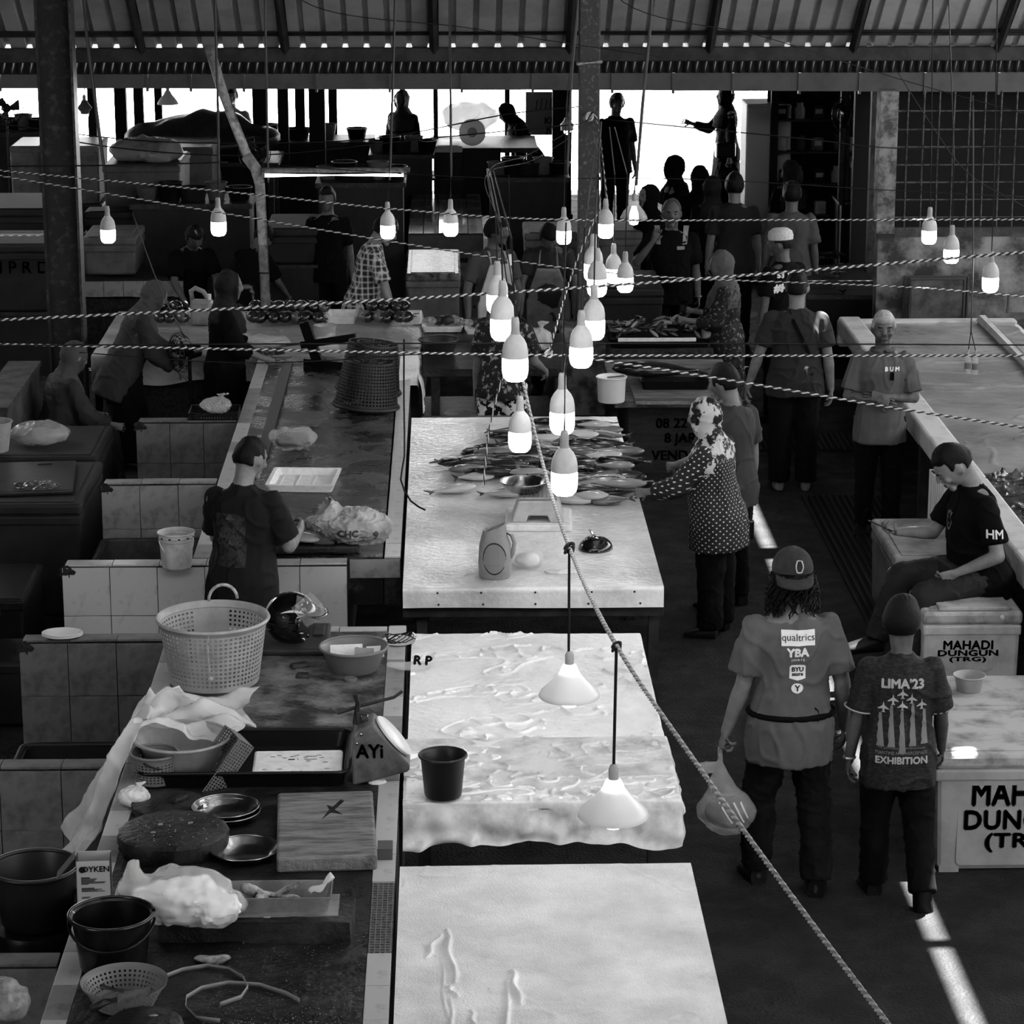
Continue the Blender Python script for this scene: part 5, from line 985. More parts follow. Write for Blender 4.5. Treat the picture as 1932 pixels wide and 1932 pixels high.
person('man in floral shirt and camouflage trousers between the tables', at(932, 546, 1.64)+V((.06, .0, 0)), -15, 1.66, hem=-.06, lean=8, head=(15, 20), shirt=m_flor, sleeve=.7, loose=.02, pants=m_camo, ploose=.024, vox=.011, gv=.013, hair='short', skin=m_skin, aL=((-.15, .1, -1), (-.1, .15, -1)), aR=((.2, .4, -1), (.1, .8, -.4)))
# 18 plaid man
mpl = mat('plaid_shirt', .02, .8); nt = mpl.node_tree; N = nt.nodes; L = nt.links; tcn = N.new('ShaderNodeTexCoord'); acc = None
for ax, s_ in (('X', 17), ('Z', 17), ('Y', 17)):
    w = N.new('ShaderNodeTexWave'); w.wave_type = 'BANDS'; w.bands_direction = ax; w.inputs['Scale'].default_value = s_/pi*1.1; w.wave_profile = 'SIN'; L.new(tcn.outputs['Object'], w.inputs['Vector'])
    pw = N.new('ShaderNodeMath'); pw.operation = 'POWER'; pw.inputs[1].default_value = 5; L.new(w.outputs[1], pw.inputs[0])
    if acc is None: acc = pw
    else: ad = N.new('ShaderNodeMath'); ad.operation = 'ADD'; L.new(acc.outputs[0], ad.inputs[0]); L.new(pw.outputs[0], ad.inputs[1]); acc = ad
mr = N.new('ShaderNodeMapRange'); mr.inputs[2].default_value = 1.6; mr.inputs[3].default_value = .015; mr.inputs[4].default_value = .5; L.new(acc.outputs[0], mr.inputs[0]); L.new(mr.outputs[0], N['Principled BSDF'].inputs['Base Color'])
person('man in plaid shirt leaning over the row of dark fish', V((-.76, 24.2, 0)), -80, 1.68, lean=12, head=(22, -8), shirt=mpl, sleeve=.85, loose=.02, hem=-.12, pants=m_trou, vox=.009, gv=.011, hair='short', skin=mat('tan_skin', .19), aL=((-.1, .3, -1), (-.1, .2, -1)), aR=((.35, .3, -1), (.35, .25, -1)), facef=True)
# 19 women at the left
m_kur = mat('dim_tunic', .055, .8, .04, 6)
person('woman in pale headscarf seated lowest at the far left', V((-3.0, 21.05, 0)), -60, 1.58, pelvis=(0, -.1, .42), lean=12, head=(14, 0), shirt=m_kur, sleeve=1.8, loose=.03, hem=-.1, hijab=mat('grey_scarf_a', .10, .8, .08, 6), lL=((-.2, 1, -.05), (-.05, .1, -1)), lR=((.2, 1, -.05), (.05, .1, -1)), pants=mat('patterned_dark_skirt', .015, .8, .06, 30, ramp=(.55, .6)), ploose=.03, aL=((-.2, .4, -1), (.1, .9, -.3)), aR=((.2, .4, -1), (0, .9, -.35)), vox=.012, gv=.014, skin=m_skin, shoes='sandal')
person('woman in headscarf leaning right over the rear left counter', V((-2.62, 21.68, 0)), -75, 1.56, lean=22, head=(8, 0), shirt=mat('dim_tunic_b', .06, .8, .045, 6), sleeve=1.8, loose=.03, hem=-.18, skirt=m_dark, hijab=mat('grey_scarf_b', .12, .8, .09, 6), aL=((-.2, .5, -1), (.1, .8, -.5)), aR=((.2, .3, -1), (.1, .8, -.6)), vox=.012, gv=.014, skin=m_skin)
person('woman in dark headscarf facing right before the heap of fish', V((-1.80, 21.72, 0)), -80, 1.58, head=(10, 0), shirt=m_dark, sleeve=1.5, loose=.026, hem=-.15, skirt=m_dark, hijab=mat('dark_scarf_c', .018, .8), aL=((-.1, .3, -1), (0, .9, -.3)), aR=((.2, .35, -1), (0, .9, -.4)), vox=.012, gv=.014, skin=m_skin)
for px, py, hh, fc, lab, ln in ((352, 392, 1.45, 200, 'man in dark lettered tee crouching behind the white pipe', 20), (452, 412, 1.4, -40, 'man in dark cap bending over beside the white pipe', 25)):
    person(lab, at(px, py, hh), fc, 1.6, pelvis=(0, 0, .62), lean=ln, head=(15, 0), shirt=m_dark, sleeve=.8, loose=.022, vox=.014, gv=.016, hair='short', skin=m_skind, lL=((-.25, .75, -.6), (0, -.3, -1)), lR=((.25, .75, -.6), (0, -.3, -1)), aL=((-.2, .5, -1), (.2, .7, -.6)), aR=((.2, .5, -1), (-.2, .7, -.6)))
# 20 butcher
J = person('butcher in black tee seen from behind cutting fish at the counter', at(470, 826, 1.70)+V((-.05, -.10, 0)), -18, 1.70, bw=1.04, head=(16, -22), lean=5, shirt=mat('black_tee', .009, .85, .014, 6), sleeve=.82, loose=.020, hem=-.12, pants=mat('black_shorts', .016, .85), ploose=.022, plen=.2, vox=.008, gv=.010, hair='crop', skin=mat('tan_skin', .19), aL=((-.15, .4, -1), (.3, .95, -.1)), aR=((.28, .22, -1), (-.12, .95, .12)), shoes='sandal')
mb = mat('faded_back_print', .06, .7, .012, 30, ramp=(.45, .6)); decal(J, rectm(.19, .17), -.03, 1.20, mb, name='back_print'); decal(J, rectm(.21, .14), -.03, 1.05, mb, name='back_print'); decal(J, polym([(-.03, 0), (.03, 0), (0, .035)]), -.03, 1.25, mat('back_print_line', .09, .7), name='back_print', off=.006)
for i, (t, z) in enumerate((('GENG', 1.185), ('BAGAN', 1.15), ('LALANG', 1.115))): decal(J, text_mesh(t, .042, .002), -.03, z, mat('back_print_line', .09), name='back_lettering', off=.006)
# 21 people under the tube lamp and far behind
person('man in dark clothes standing under the tube lamp', V((-1.15, 26.3, 0)), 170, 1.62, shirt=m_dark, sleeve=.8, vox=.015, gv=.018, skin=m_skind, hair='short')
person('stooping woman in dark headscarf behind the round white lid', at(985, 222, 1.5)+V((.15, 1.3, 0)), 95, 1.6, lean=25, head=(10, 0), shirt=m_dark, sleeve=1.8, hijab=m_dark, skirt=m_dark, vox=.015, gv=.018, skin=m_skind)
person('standing vendor in dark clothes before the bright street', at(760, 172, 1.62), 150, 1.62, shirt=m_dark, sleeve=1.7, skirt=m_dark, hijab=mat('dim_scarf', .045), vox=.015, gv=.018, skin=m_skind)
person('man in pale shirt standing behind the tubs before the bright street', V((-2.75, 35.2, 0)), 180, 1.66, shirt=mat('sunlit_shirt', .35, .8), sleeve=.8, vox=.015, gv=.018, skin=m_skin, hair='short')
# ---------------------------------------------------------------- fish
def fish_mat(n, dark, pale, r=.18):
    m = mat(n, dark, r, spec=.6); nt = m.node_tree; N = nt.nodes; L = nt.links; tc_ = N.new('ShaderNodeTexCoord'); sp_ = N.new('ShaderNodeSeparateXYZ'); L.new(tc_.outputs['Object'], sp_.inputs[0])
    no = N.new('ShaderNodeTexNoise'); no.inputs['Scale'].default_value = 28; L.new(tc_.outputs['Object'], no.inputs['Vector'])
    ad = N.new('ShaderNodeMath'); ad.operation = 'MULTIPLY_ADD'; ad.inputs[1].default_value = .03; L.new(no.outputs[0], ad.inputs[0]); L.new(sp_.outputs[1], ad.inputs[2])
    mr_ = N.new('ShaderNodeMapRange'); mr_.inputs[1].default_value = .012; mr_.inputs[2].default_value = .03; mr_.inputs[3].default_value = pale; mr_.inputs[4].default_value = dark; L.new(ad.outputs[0], mr_.inputs[0]); L.new(mr_.outputs[0], N['Principled BSDF'].inputs['Base Color']); return m
fmats = [fish_mat('silver_fish', .03, .30), fish_mat('dark_fish', .012, .12), fish_mat('pale_fish', .14, .45), fish_mat('black_fish', .008, .03)]
def fish_parts(L_, hgt, th):
    b = B(); rg = []
    for t, a in ((0, .12), (.04, .45), (.12, .78), (.25, .98), (.4, 1), (.55, .85), (.7, .55), (.82, .27), (.9, .16)):
        rg.append((V((L_*(.5-t), .0, th*.5)), (0, 1, 0), (0, 0, 1), hgt/2*a, th/2*max(a, .2)))
    b.loft(rg, 12); body = b.mesh()
    b = B(); b.prism([(-.38*L_, .05*hgt), (-.46*L_, .30*hgt), (-.52*L_, .48*hgt), (-.47*L_, 0), (-.52*L_, -.48*hgt), (-.46*L_, -.3*hgt), (-.38*L_, -.05*hgt)], th*.45, th*.55); tail = b.mesh()
    b = B(); b.prism([(.15*L_, .46*hgt), (.05*L_, .66*hgt), (-.2*L_, .42*hgt), (-.05*L_, .46*hgt)], th*.46, th*.54); fin = b.mesh()
    eye = B().ball((.40*L_, .08*hgt, th*.80), (.012*L_*2, .012*L_*2, th*.08), 8, 6).mesh(); return body, tail, fin, eye
FK = [fish_parts(.34, .12, .06), fish_parts(.29, .13, .055), fish_parts(.38, .115, .065)]
m_fin = mat('fish_fin', .06, .4, .12, 30); r_ = random.Random(21)
FISHN = [0]
def fish(loc, rz, kind, mi, label, group, tilt=0, parts=True, s=1.):
    ms = FK[kind]; o = bpy.data.objects.new('fish', ms[0]); col.objects.link(o); o.location = loc; o.rotation_euler = (tilt, r_.uniform(-.06, .06), rz); o.scale = (s, s, s)
    if not ms[0].materials:
        for q in ms: q.materials.append(m_fin)
        ms[3].materials[0] = m_pup2; ms[0].polygons.foreach_set('use_smooth', [True]*len(ms[0].polygons))
    o.material_slots[0].link = 'OBJECT'; o.material_slots[0].material = fmats[mi]; tag(o, label, 'fish', group)
    if parts:
        for nm, q in (('tail_fin', ms[1]), ('fin', ms[2]), ('eye', ms[3])): c_ = bpy.data.objects.new(nm, q); col.objects.link(c_); c_.parent = o
    return o
m_pup2 = mat('fish_eye', .01, .1)
rows = [(806, 1025, 1170), (812, 1010, 1185), (819, 960, 1190), (827, 945, 1185), (834, 945, 1180), (841, 950, 1185), (848, 915, 1190), (855, 905, 1190), (862, 895, 1185), (869, 870, 1195), (876, 850, 1195), (883, 850, 1195), (890, 890, 1200), (898, 880, 1200), (906, 885, 1200), (916, 1000, 1205), (926, 1010, 1205), (936, 1010, 1205), (945, 1015, 1200)]
for i, (py, xa, xb) in enumerate(rows):
    x = xa+r_.uniform(10, 30)
    while x < xb-8:
        if not (py > 915 and x < 1040):
            q = P(x, py+r_.uniform(-3, 3), CT+.01); layer = r_.choice((0, .0, .03))
            mi_ = r_.choice((0, 1, 1, 3, 2) if i < 15 else (2, 2, 0))
            if q.x < 1.2: fish((q.x, q.y, CT+.002+layer), r_.choice((0, pi))+r_.uniform(-.22, .22), r_.randrange(3), mi_, '%s fish in the %s of the packed rows on the long white table' % (('silver', 'dark', 'pale', 'black')[mi_], 'far part' if i < 6 else 'middle' if i < 13 else 'near part'), 'fish in rows on the long white table', tilt=r_.uniform(-.15, .3))
        x += r_.uniform(36, 50)
fish(P(853, 931, CT+.005), .35, 0, 2, 'single pale fish lying apart left of the scale', None); fish(P(872, 884, CT+.005), -.28, 2, 3, 'single dark fish at the left end of the packed rows', None, s=1.1)
fish(P(945, 938, CT+.005), .15, 1, 0, 'silver fish half under the white scale', None)
# --- things on the fish table
q = P(1008, 990, CT); o = E('foam_slab', P(1016, 1004, CT), R(-2), 'white foam block under the electronic scale', 'foam block'); B().span(-.21, .21, 0, .42, 0, .05).obj('slab', m_foam, o, bev=.015); B().span(-.19, .19, .02, .40, .05, .054).obj('raised_face', m_foam, o)
o = E('electronic_scale', P(1015, 988, CT+.05)+V((0, .0, .004)), R(-2), 'white electronic scale with ribbed platform on the foam block', 'scale')
M_ = Matrix(((1, 0, 0), (0, 0, 1), (0, 1, 0)))
B().prism([(-.165, 0), (-.075, 0), (-.06, .045), (.06, .045), (.075, 0), (.165, 0), (.12, .14), (-.12, .14)], .0, .26, M=M_).obj('body_shell', mat('scale_white', .55, .4, .45, 8), o, bev=.01)
pf = B().span(-.12, .12, .02, .25, .142, .158).obj('platform', m_lgrey, o, bev=.004)
for i in range(9): B().span(-.105+.0255*i, -.095+.0255*i, .03, .24, .158, .162).obj('rib', m_grey, pf)
vessel('steel_pan', 'deep steel pan on top of the white electronic scale', 'pan', P(988, 929, CT+.21)+V((0, .02, .009)), [(.001, 0), (.10, 0), (.125, .02), (.146, .055), (.148, .06)], m_steelb, lip=.004, wall=.002, group='shallow steel pans')
# jug
q = P(934, 1088, CT); o = E('jug', q, R(-8), 'grey plastic jug with slanted mouth and oval side panel', 'jug'); b = B(); rg = []
m_jug = mat('jug_grey', .38, .5, .32, 8)
def jring(z, w, d, sl=0): return [V((w*math.copysign(abs(cos(t))**.8, cos(t)), d*math.copysign(abs(sin(t))**.8, sin(t)), z+sl*cos(t))) for t in [2*pi*i/28 for i in range(28)]]
RJ = [jring(0, .085, .07), jring(.01, .092, .076), jring(.10, .098, .08), jring(.2, .092, .074), jring(.275, .07, .058, -.012), jring(.30, .062, .05, .03), jring(.295, .055, .044, .03), jring(.2, .08, .06), jring(.02, .085, .065)]
n_ = 28; b.add([v for rg_ in RJ for v in rg_], [(j*n_+i, j*n_+(i+1) % n_, (j+1)*n_+(i+1) % n_, (j+1)*n_+i) for j in range(len(RJ)-1) for i in range(n_)]+[tuple(range(n_-1, -1, -1)), tuple(8*n_+i for i in range(n_))]); jo = b.obj('vessel_wall', m_jug, o, smooth=50)
me = polym([(.062*cos(t), .09*sin(t)) for t in np.linspace(0, 2*pi, 33)[:-1]]); wrap(me, jo.data, (.005, 0, .13), (1, 0, 0), (0, 0, 1), (0, -1, 0), .003); mobj('oval_panel', me, mat('jug_panel', .32, .5), o)
b = B(); me = [(.066*cos(t), .094*sin(t)) for t in np.linspace(0, 2*pi, 41)]; from mathutils.bvhtree import BVHTree
B().tube([V((.005+x, -.082*math.sqrt(max(.05, 1-((.005+x)/.1)**2)), .13+y)) for x, y in me], .003, 5).obj('panel_groove', m_black, o)
B().tube([(.06, 0, .27), (.10, 0, .255), (.115, 0, .21), (.105, 0, .15), (.09, 0, .12)], .013, 8).obj('handle', m_jug, o, smooth=180)
film('plastic_bag', 'open clear bag with white wrapped goods beside the grey jug', P(995, 1072, CT), (.20, .14, .13), 31, inner=m_foam)
# horseshoe crab
o = E('horseshoe_crab', P(1122, 1036, CT), R(-20), 'dark domed horseshoe crab with a long tail spike', 'seafood'); B().ball((0, .02, 0), (.105, .12, .075), 24, 16, f=lambda v: V((v.x, v.y, max(v.z, -.05)))).obj('carapace', mat('crab_shell', .018, .12, .05, 12, coat=.4), o, smooth=180)
B().ball((-.04, .12, .01), (.07, .07, .04), 16, 10, f=lambda v: V((v.x, v.y, max(v.z, -.1)))).obj('abdomen', mat('crab_shell', .018), o, smooth=180); B().tube([(-.05, .17, .03), (-.10, .26, .03), (-.15, .36, .02)], [.012, .008, .002], 6).obj('tail_spike', mat('crab_shell', .018), o)
me = B().ball((0, 0, 0), (.10, .05, .012), 24, 8).mesh(); crumple(me, .004, 40, 3); mobj('ice_flakes', me, m_foam, smooth=180, loc=P(1060, 1078, CT+.004), label='thin patch of melting ice near the front of the fish table', cat='ice')
vessel('dark_bucket', 'dark grey bucket on the crumpled sheet of the middle table', 'bucket', P(836, 1500, .86), [(.001, 0), (.082, 0), (.086, .01), (.102, .185), (.108, .195)], mat('bucket_dim', .035, .4), lip=.006)
# --- butcher's corner on the tiled counter
o = E('foam_tray', P(565, 930, CT), R(-4), 'white foam tray with moulded ridges next to the butcher', 'tray'); tray(o, .46, .50, .05, .03, m_foam, .025).location = (0, .25, 0)
for i in range(3): B().span(-.16+.11*i, -.15+.11*i, .05, .45, .008, .014).obj('ridge', m_foam, o)
film('plastic_bag', 'knotted clear bag of dark greens on the wet counter', P(553, 846, CT), (.33, .28, .15), 41, inner=m_dark, knot=False)
o = E('chopping_block', P(600, 1046, CT), 0, 'wet black chopping block in front of the butcher', 'chopping block'); B().span(-.33, .25, 0, .55, 0, .05).obj('block', m_woodd, o, bev=.015); B().span(-.3, .22, .03, .5, .05, .054).obj('worn_face', mat('wet_black_wood', .012, .2, .03, 12), o)
fish(P(562, 1020, CT+.055), -.45, 1, 2, 'pale fish being cut under the butcher\'s hand', None)
b = B(); b.ball((0, 0, .11), (.22, .16, .12), 30, 20); b.loft([((-.12, .02, .14), (.6, 0, .7), (0, 1, 0), .10, .10), ((-.22, .02, .2), (.6, 0, .7), (0, 1, 0), .12, .12), ((-.2, .02, .19), (.6, 0, .7), (0, 1, 0), .09, .09)], 16)
me = bake(b, .009, 1); crumple(me, .022, 16, 5); drape(me, .007, 34, 6); a = getv(me); a[:, 2] = np.maximum(a[:, 2], .001); setv(me, a)
o = E('woven_sack', P(672, 1022, CT+.055), .1, 'crumpled white woven sack with printed letters near the butcher', 'sack'); so_ = mobj('cloth', me, mat('woven_sack_cloth', .5, .7, .3, 9), o, smooth=40)
for t, x, z, s_ in (('CHC', -.06, .09, .06), ('9', .11, .07, .07)): tm = text_mesh(t, s_, .003); wrap(tm, me, (x, 0, z), (1, 0, 0), (0, 0, 1), (0, -1, 0), .004); mobj('lettering', tm, mat('sack_print', .1, .7), o)
# stacked dark mesh baskets leaning over
for i, (px, py, tl, lab) in enumerate(((690, 772, 10, 'lower of the two dark mesh baskets stacked upside down'), (694, 758, 14, 'upper of the two dark mesh baskets stacked upside down'))):
    o = E('mesh_basket', P(px, py, CT)+V((0, .05+.02*i, .0+.06*i)), 0, lab, 'basket', 'dark mesh baskets stacked upside down', rot=(R(-2), R(tl*.5), 0)); b = B(); perf(b, .235, .03, .185, .36+.02*i, 56, 14); b.obj('mesh_wall', mat('dark_basket', .035, .45), o, solid=.006); ring(B(), .24, .02, .018).obj('rim', mat('dark_basket', .035), o, smooth=180)
    b = B()
    for a in range(12): b.tube([(0, 0, .36+.02*i), (.185*cos(a*pi/6), .185*sin(a*pi/6), .36+.02*i)], .005, 5)
    for rr_ in (.06, .12, .183): ring(b, rr_, .36+.02*i, .005)
    b.obj('base_lattice', mat('dark_basket', .035), o)
# items on the rear left counter
r_ = random.Random(4)
for px0, px1, n in ((272, 345, 7), (470, 615, 14), (690, 775, 9)):
    for i in range(n):
        px = px0+(px1-px0)*(i+.5)/n; lay = i % 2
        fish(P(px, 610-lay*9, CT+.02)+V((0, .05, .005+.055*lay)), -pi/2+r_.uniform(-.3, .3), 1, r_.choice((3, 1, 3)), 'round dark fish in the %s heap on the rear left counter' % ('left' if px0 < 300 else 'long middle' if px0 < 600 else 'right'), 'dark round fish on the rear left counter', s=.95, tilt=r_.uniform(-.3, .3)).scale.z = 1.8
o = E('jerrycan', P(380, 615, CT)+V((0, .06, 0)), R(-10), 'pale plastic jerrycan with a loop handle among the dark fish', 'jerrycan'); m_jc = mat('milky_jerrycan', .42, .4, .3, 9)
B().span(-.09, .10, -.06, .06, 0, .22).obj('tank', m_jc, o, bev=.025); B().tube([(-.08, 0, .2), (-.09, 0, .29), (-.05, 0, .32), (.02, 0, .29), (.06, 0, .23)], .022, 8).obj('handle', m_jc, o, smooth=180); B().lathe([(.02, .22), (.02, .27), (.001, .27)], 12, c=(.07, 0, 0)).obj('cap', m_white, o)
# table fan
o = E('table_fan', P(395, 700, .62)*1, R(30), 'black table fan turned to the left in front of the rear counter', 'fan'); o.location = (P(372, 640, CT).x, 21.45, 0)
fz = .98; 
for i in range(4): ring(B(), .02+.045*i*.9, 0, .004, 28).obj('cage_ring', m_black, o, loc=(-.06-.015*(3-i), 0, fz), rot=(0, pi/2, 0))
b = B()
for i in range(24): a = i*pi/12; b.tube([(-.11, .02*cos(a), fz+.02*sin(a)), (-.07, .15*cos(a), fz+.15*sin(a)), (-.02, .165*cos(a), fz+.165*sin(a)), (.03, .12*cos(a), fz+.12*sin(a))], .0022, 4)
b.obj('cage', m_black, o); b = B()
for i in range(3): a = i*2*pi/3; b.loft([((-.03, .02*cos(a), fz+.02*sin(a)), (1, 0, 0), (0, -sin(a), cos(a)), .006, .03), ((-.04, .12*cos(a+.3), fz+.12*sin(a+.3)), (1, 0, .2), (0, -sin(a), cos(a)), .006, .05)], 8)
b.obj('blades', m_black, o); B().tube([(.0, 0, fz), (.06, 0, fz), (.14, 0, fz)], [.06, .065, .05], 12).obj('motor', m_black, o, smooth=60); B().tube([(.05, 0, fz), (.05, 0, .06)], .016, 8).obj('stem', m_black, o); B().lathe([(.001, 0), (.14, 0), (.13, .05), (.02, .07)], 24, c=(.05, 0, 0)).obj('base', m_black, o, smooth=50)
o = E('foam_tray', P(642, 612, CT), R(-2), 'small white foam tray on the rear counter beside the plaid man', 'tray'); tray(o, .28, .35, .07, .02, m_foam, .02).location = (0, .17, 0); B().span(-.1, .1, .05, .3, .012, .016).obj('ridge', m_foam, o)
film('plastic_bag', 'clear bag of ice on the sheet below the foam tray', P(612, 668, CT), (.25, .25, .14), 51); film('plastic_bag', 'crumpled clear bags in front of the dark headscarf woman', P(500, 655, CT), (.45, .3, .09), 53, knot=False)
vessel('glass_jar', 'open glass jar on the sheet behind the mesh baskets', 'jar', P(615, 645, CT), [(.001, 0), (.08, 0), (.085, .01), (.085, .12), (.095, .14)], mat('jar_glass', .5, .1, alpha=.45), lip=.005)
o = E('folding_crate', P(595, 692, CT), R(-25), 'tilted dark crate frame leaning by the mesh baskets', 'crate'); B().box((-.02, 0, .16), (.09, .03, .42), M=Matrix.Rotation(R(-20), 3, 'Y')).obj('side_bar', m_black, o); B().box((.12, 0, .22), (.5, .03, .06), M=Matrix.Rotation(R(-12), 3, 'Y')).obj('top_bar', m_black, o); B().box((.1, .0, .03), (.4, .03, .06)).obj('bottom_bar', m_black, o)
# --- middle rear tables
o = E('wooden_table', (0, 0, 0), label='dark low table with foam trays and a basin behind the fish table', cat='table'); B().span(-.2, 1.0, 21.5, 23.0, .76, .82).obj('table_top', m_woodd, o); legs(o, (-.1, .9), (21.6, 22.9), .76, .07, m_woodd)
B().span(-.2, 1.0, 21.5, 22.9, .25, .29).obj('shelf', m_woodd, o)
for px, py, w_, lab in ((835, 628, .36, 'left foam tray of fish pieces behind the fish table'), (905, 632, .26, 'right foam tray of fish pieces behind the fish table')):
    o = E('foam_tray', P(px, py, .82), 0, lab, 'tray'); tray(o, w_, .42, .05, .02, m_foam, .02).location = (0, .22, 0)
    for i in range(5): me = B().ball((0, 0, 0), (.07, .05, .04), 12, 8).mesh(); crumple(me, .01, 30, i); mobj('fish_piece', me, m_woodd if i % 2 else m_meat, o, smooth=180, loc=(-.1+.05*i, .2+.03*(i % 3), .07))
vessel('round_basin', 'dark round basin on the low table behind the fish table', 'basin', P(828, 665, .82), [(.001, 0), (.11, 0), (.13, .02), (.155, .1), (.165, .11)], mat('basin_dim', .06, .4), lip=.008)
o = E('bamboo_basket', P(866, 715, .62), R(10), 'shallow woven basket held under the low table edge', 'basket'); b = B(); perf(b, .06, 0, .12, .07, 30, 6); b.lathe([(.001, 0), (.06, 0)], 30, cap=False); b.obj('weave', mat('cane', .25, .6), o, solid=.004); ring(B(), .122, .072, .008).obj('rim', mat('cane', .25), o); o.location = (P(866, 706, .62).x, 20.75, .55)
st = E('stool', (o.location.x, 20.75, 0), label='dark stool carrying the woven basket', cat='stool'); B().span(-.14, .14, -.14, .14, .5, .55).obj('seat', m_woodd, st); legs(st, (-.11, .11), (-.11, .11), .5, .04, m_woodd)
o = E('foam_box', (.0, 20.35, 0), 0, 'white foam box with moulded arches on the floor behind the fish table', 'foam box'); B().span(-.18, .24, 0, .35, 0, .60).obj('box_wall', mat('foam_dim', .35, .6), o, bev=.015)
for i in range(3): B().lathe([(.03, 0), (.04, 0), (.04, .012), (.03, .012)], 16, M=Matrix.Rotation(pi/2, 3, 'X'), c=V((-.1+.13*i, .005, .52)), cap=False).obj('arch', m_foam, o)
o = E('wooden_bench', (0, 0, 0), label='long dark plank bench behind the white fish table', cat='bench'); B().span(-.2, .48, 19.78, 20.25, .66, .72).obj('seat', m_wood, o); legs(o, (-.12, .4), (19.85, 20.18), .66, .06, m_woodd)
# wooden ice chest with board, pail, tray
o = E('wooden_chest', (0, 0, 0), label='stained wooden chest with painted letters right of the fish table', cat='chest')
m_ch = mat('chest_wood', .05, .7, .025, 4, .2, 20, stretch=(1, 1, 6))
B().span(1.42, 2.25, 20.9, 22.2, 0, .66).obj('box_wall', m_ch, o)
B().span(1.30, 2.3, 20.75, 22.35, .66, .72).obj('table_top', m_woodp, o, bev=.008)
for i, (t, z) in enumerate((('08 22 83', .5), ('8 JAR', .38), ('VENDOR', .24))): flat_text('painted_letters', t, .11, mat('faded_letters', .018, .8), o, (1.83, 20.895, z), (pi/2, 0, 0), .004)
o = E('cutting_board', P(1260, 765, .72)+V((.02, .02, 0)), 0, 'flat wooden board on top of the wooden chest', 'board'); B().span(-.27, .33, 0, .9, 0, .03).obj('slab', m_woodp, o, bev=.005); B().span(-.27, .33, .0, .05, .03, .04).obj('batten', m_wood, o)
o = vessel('white_pail', 'white round pail with a knife on its rim on the wooden chest', 'pail', P(1146, 757, .72)+V((.03, .0, 0)), [(.001, 0), (.1, 0), (.105, .01), (.112, .185), (.118, .195)], m_white, lip=.005); B().box((.03, -.02, .2), (.14, .02, .006), .4).obj('knife', m_black, o)
o = E('black_tray', P(1275, 738, .75), 0, 'black plastic tray with one long fish on the wooden chest', 'tray'); tray(o, .55, .5, .07, .03, m_black, .015).location = (0, .28, 0); ring(B(), .01, .08, .002).obj('rim', m_black, o)
f_ = fish(P(1245, 712, .84), .0, 2, 3, 'long dark fish with a paper tag lying over the black tray', None, s=2.0); f_.rotation_euler = (0, 0, 2.95); B().box((.1, 0, .05), (.05, .03, .002)).obj('paper_tag', m_foam, f_)
# crate of small fish
o = E('fish_crate', (1.8, 22.6, 0), 0, 'dark stand with a tray of small fish beside the pedestal', 'stand'); B().span(-.42, .45, 0, .75, 0, .76).obj('stand', m_woodd, o); tray(o, .86, .7, .07, .02, m_black, .02, 'tray').location = (0, .36, .77); B().span(-.36, .3, .0, .02, .82, .85).obj('foam_edge', m_foam, o)
SF = fish_parts(.17, .045, .03); SF[0].materials.append(fmats[0]); SF[0].polygons.foreach_set('use_smooth', [True]*len(SF[0].polygons))
for i in range(70):
    a = r_.uniform(-1, 1); c_ = r_.uniform(-1, 1); z = .86+.10*max(0, 1-a*a)*max(0, 1-c_*c_)*r_.random()
    f_ = bpy.data.objects.new('fish', SF[0]); col.objects.link(f_); f_.location = (1.8+a*.36, 22.95+c_*.26, z); f_.rotation_euler = (r_.uniform(-.6, .6), r_.uniform(-.4, .4), r_.uniform(0, 6.3)); tag(f_, 'small silver fish heaped on the dark stand beside the pedestal', 'fish', 'small silver fish heaped beside the pedestal')
    f_.material_slots[0].link = 'OBJECT'; f_.material_slots[0].material = fmats[r_.choice((0, 1, 3, 0))]
o = vessel('paper_tube', 'pale upright tube held beside the heaped small fish', 'tube', V((2.22, 22.75, .76)), [(.001, 0), (.06, 0), (.065, .21), (.066, .22)], m_lgrey, lip=.003); st = E('stool', (2.32, 22.75, 0), label='small dark stool under the pale upright tube', cat='stool'); B().span(-.03, .1, -.1, .1, .72, .76).obj('seat', m_woodd, st); legs(st, (0, .07), (-.07, .07), .72, .03, m_woodd)
film('carrier_bag', 'white handled plastic bag behind the bulb cluster', V((.74, 22.2, .825)), (.25, .18, .2), 61, m=mat('white_carrier_film', .6, .4, alpha=.7))
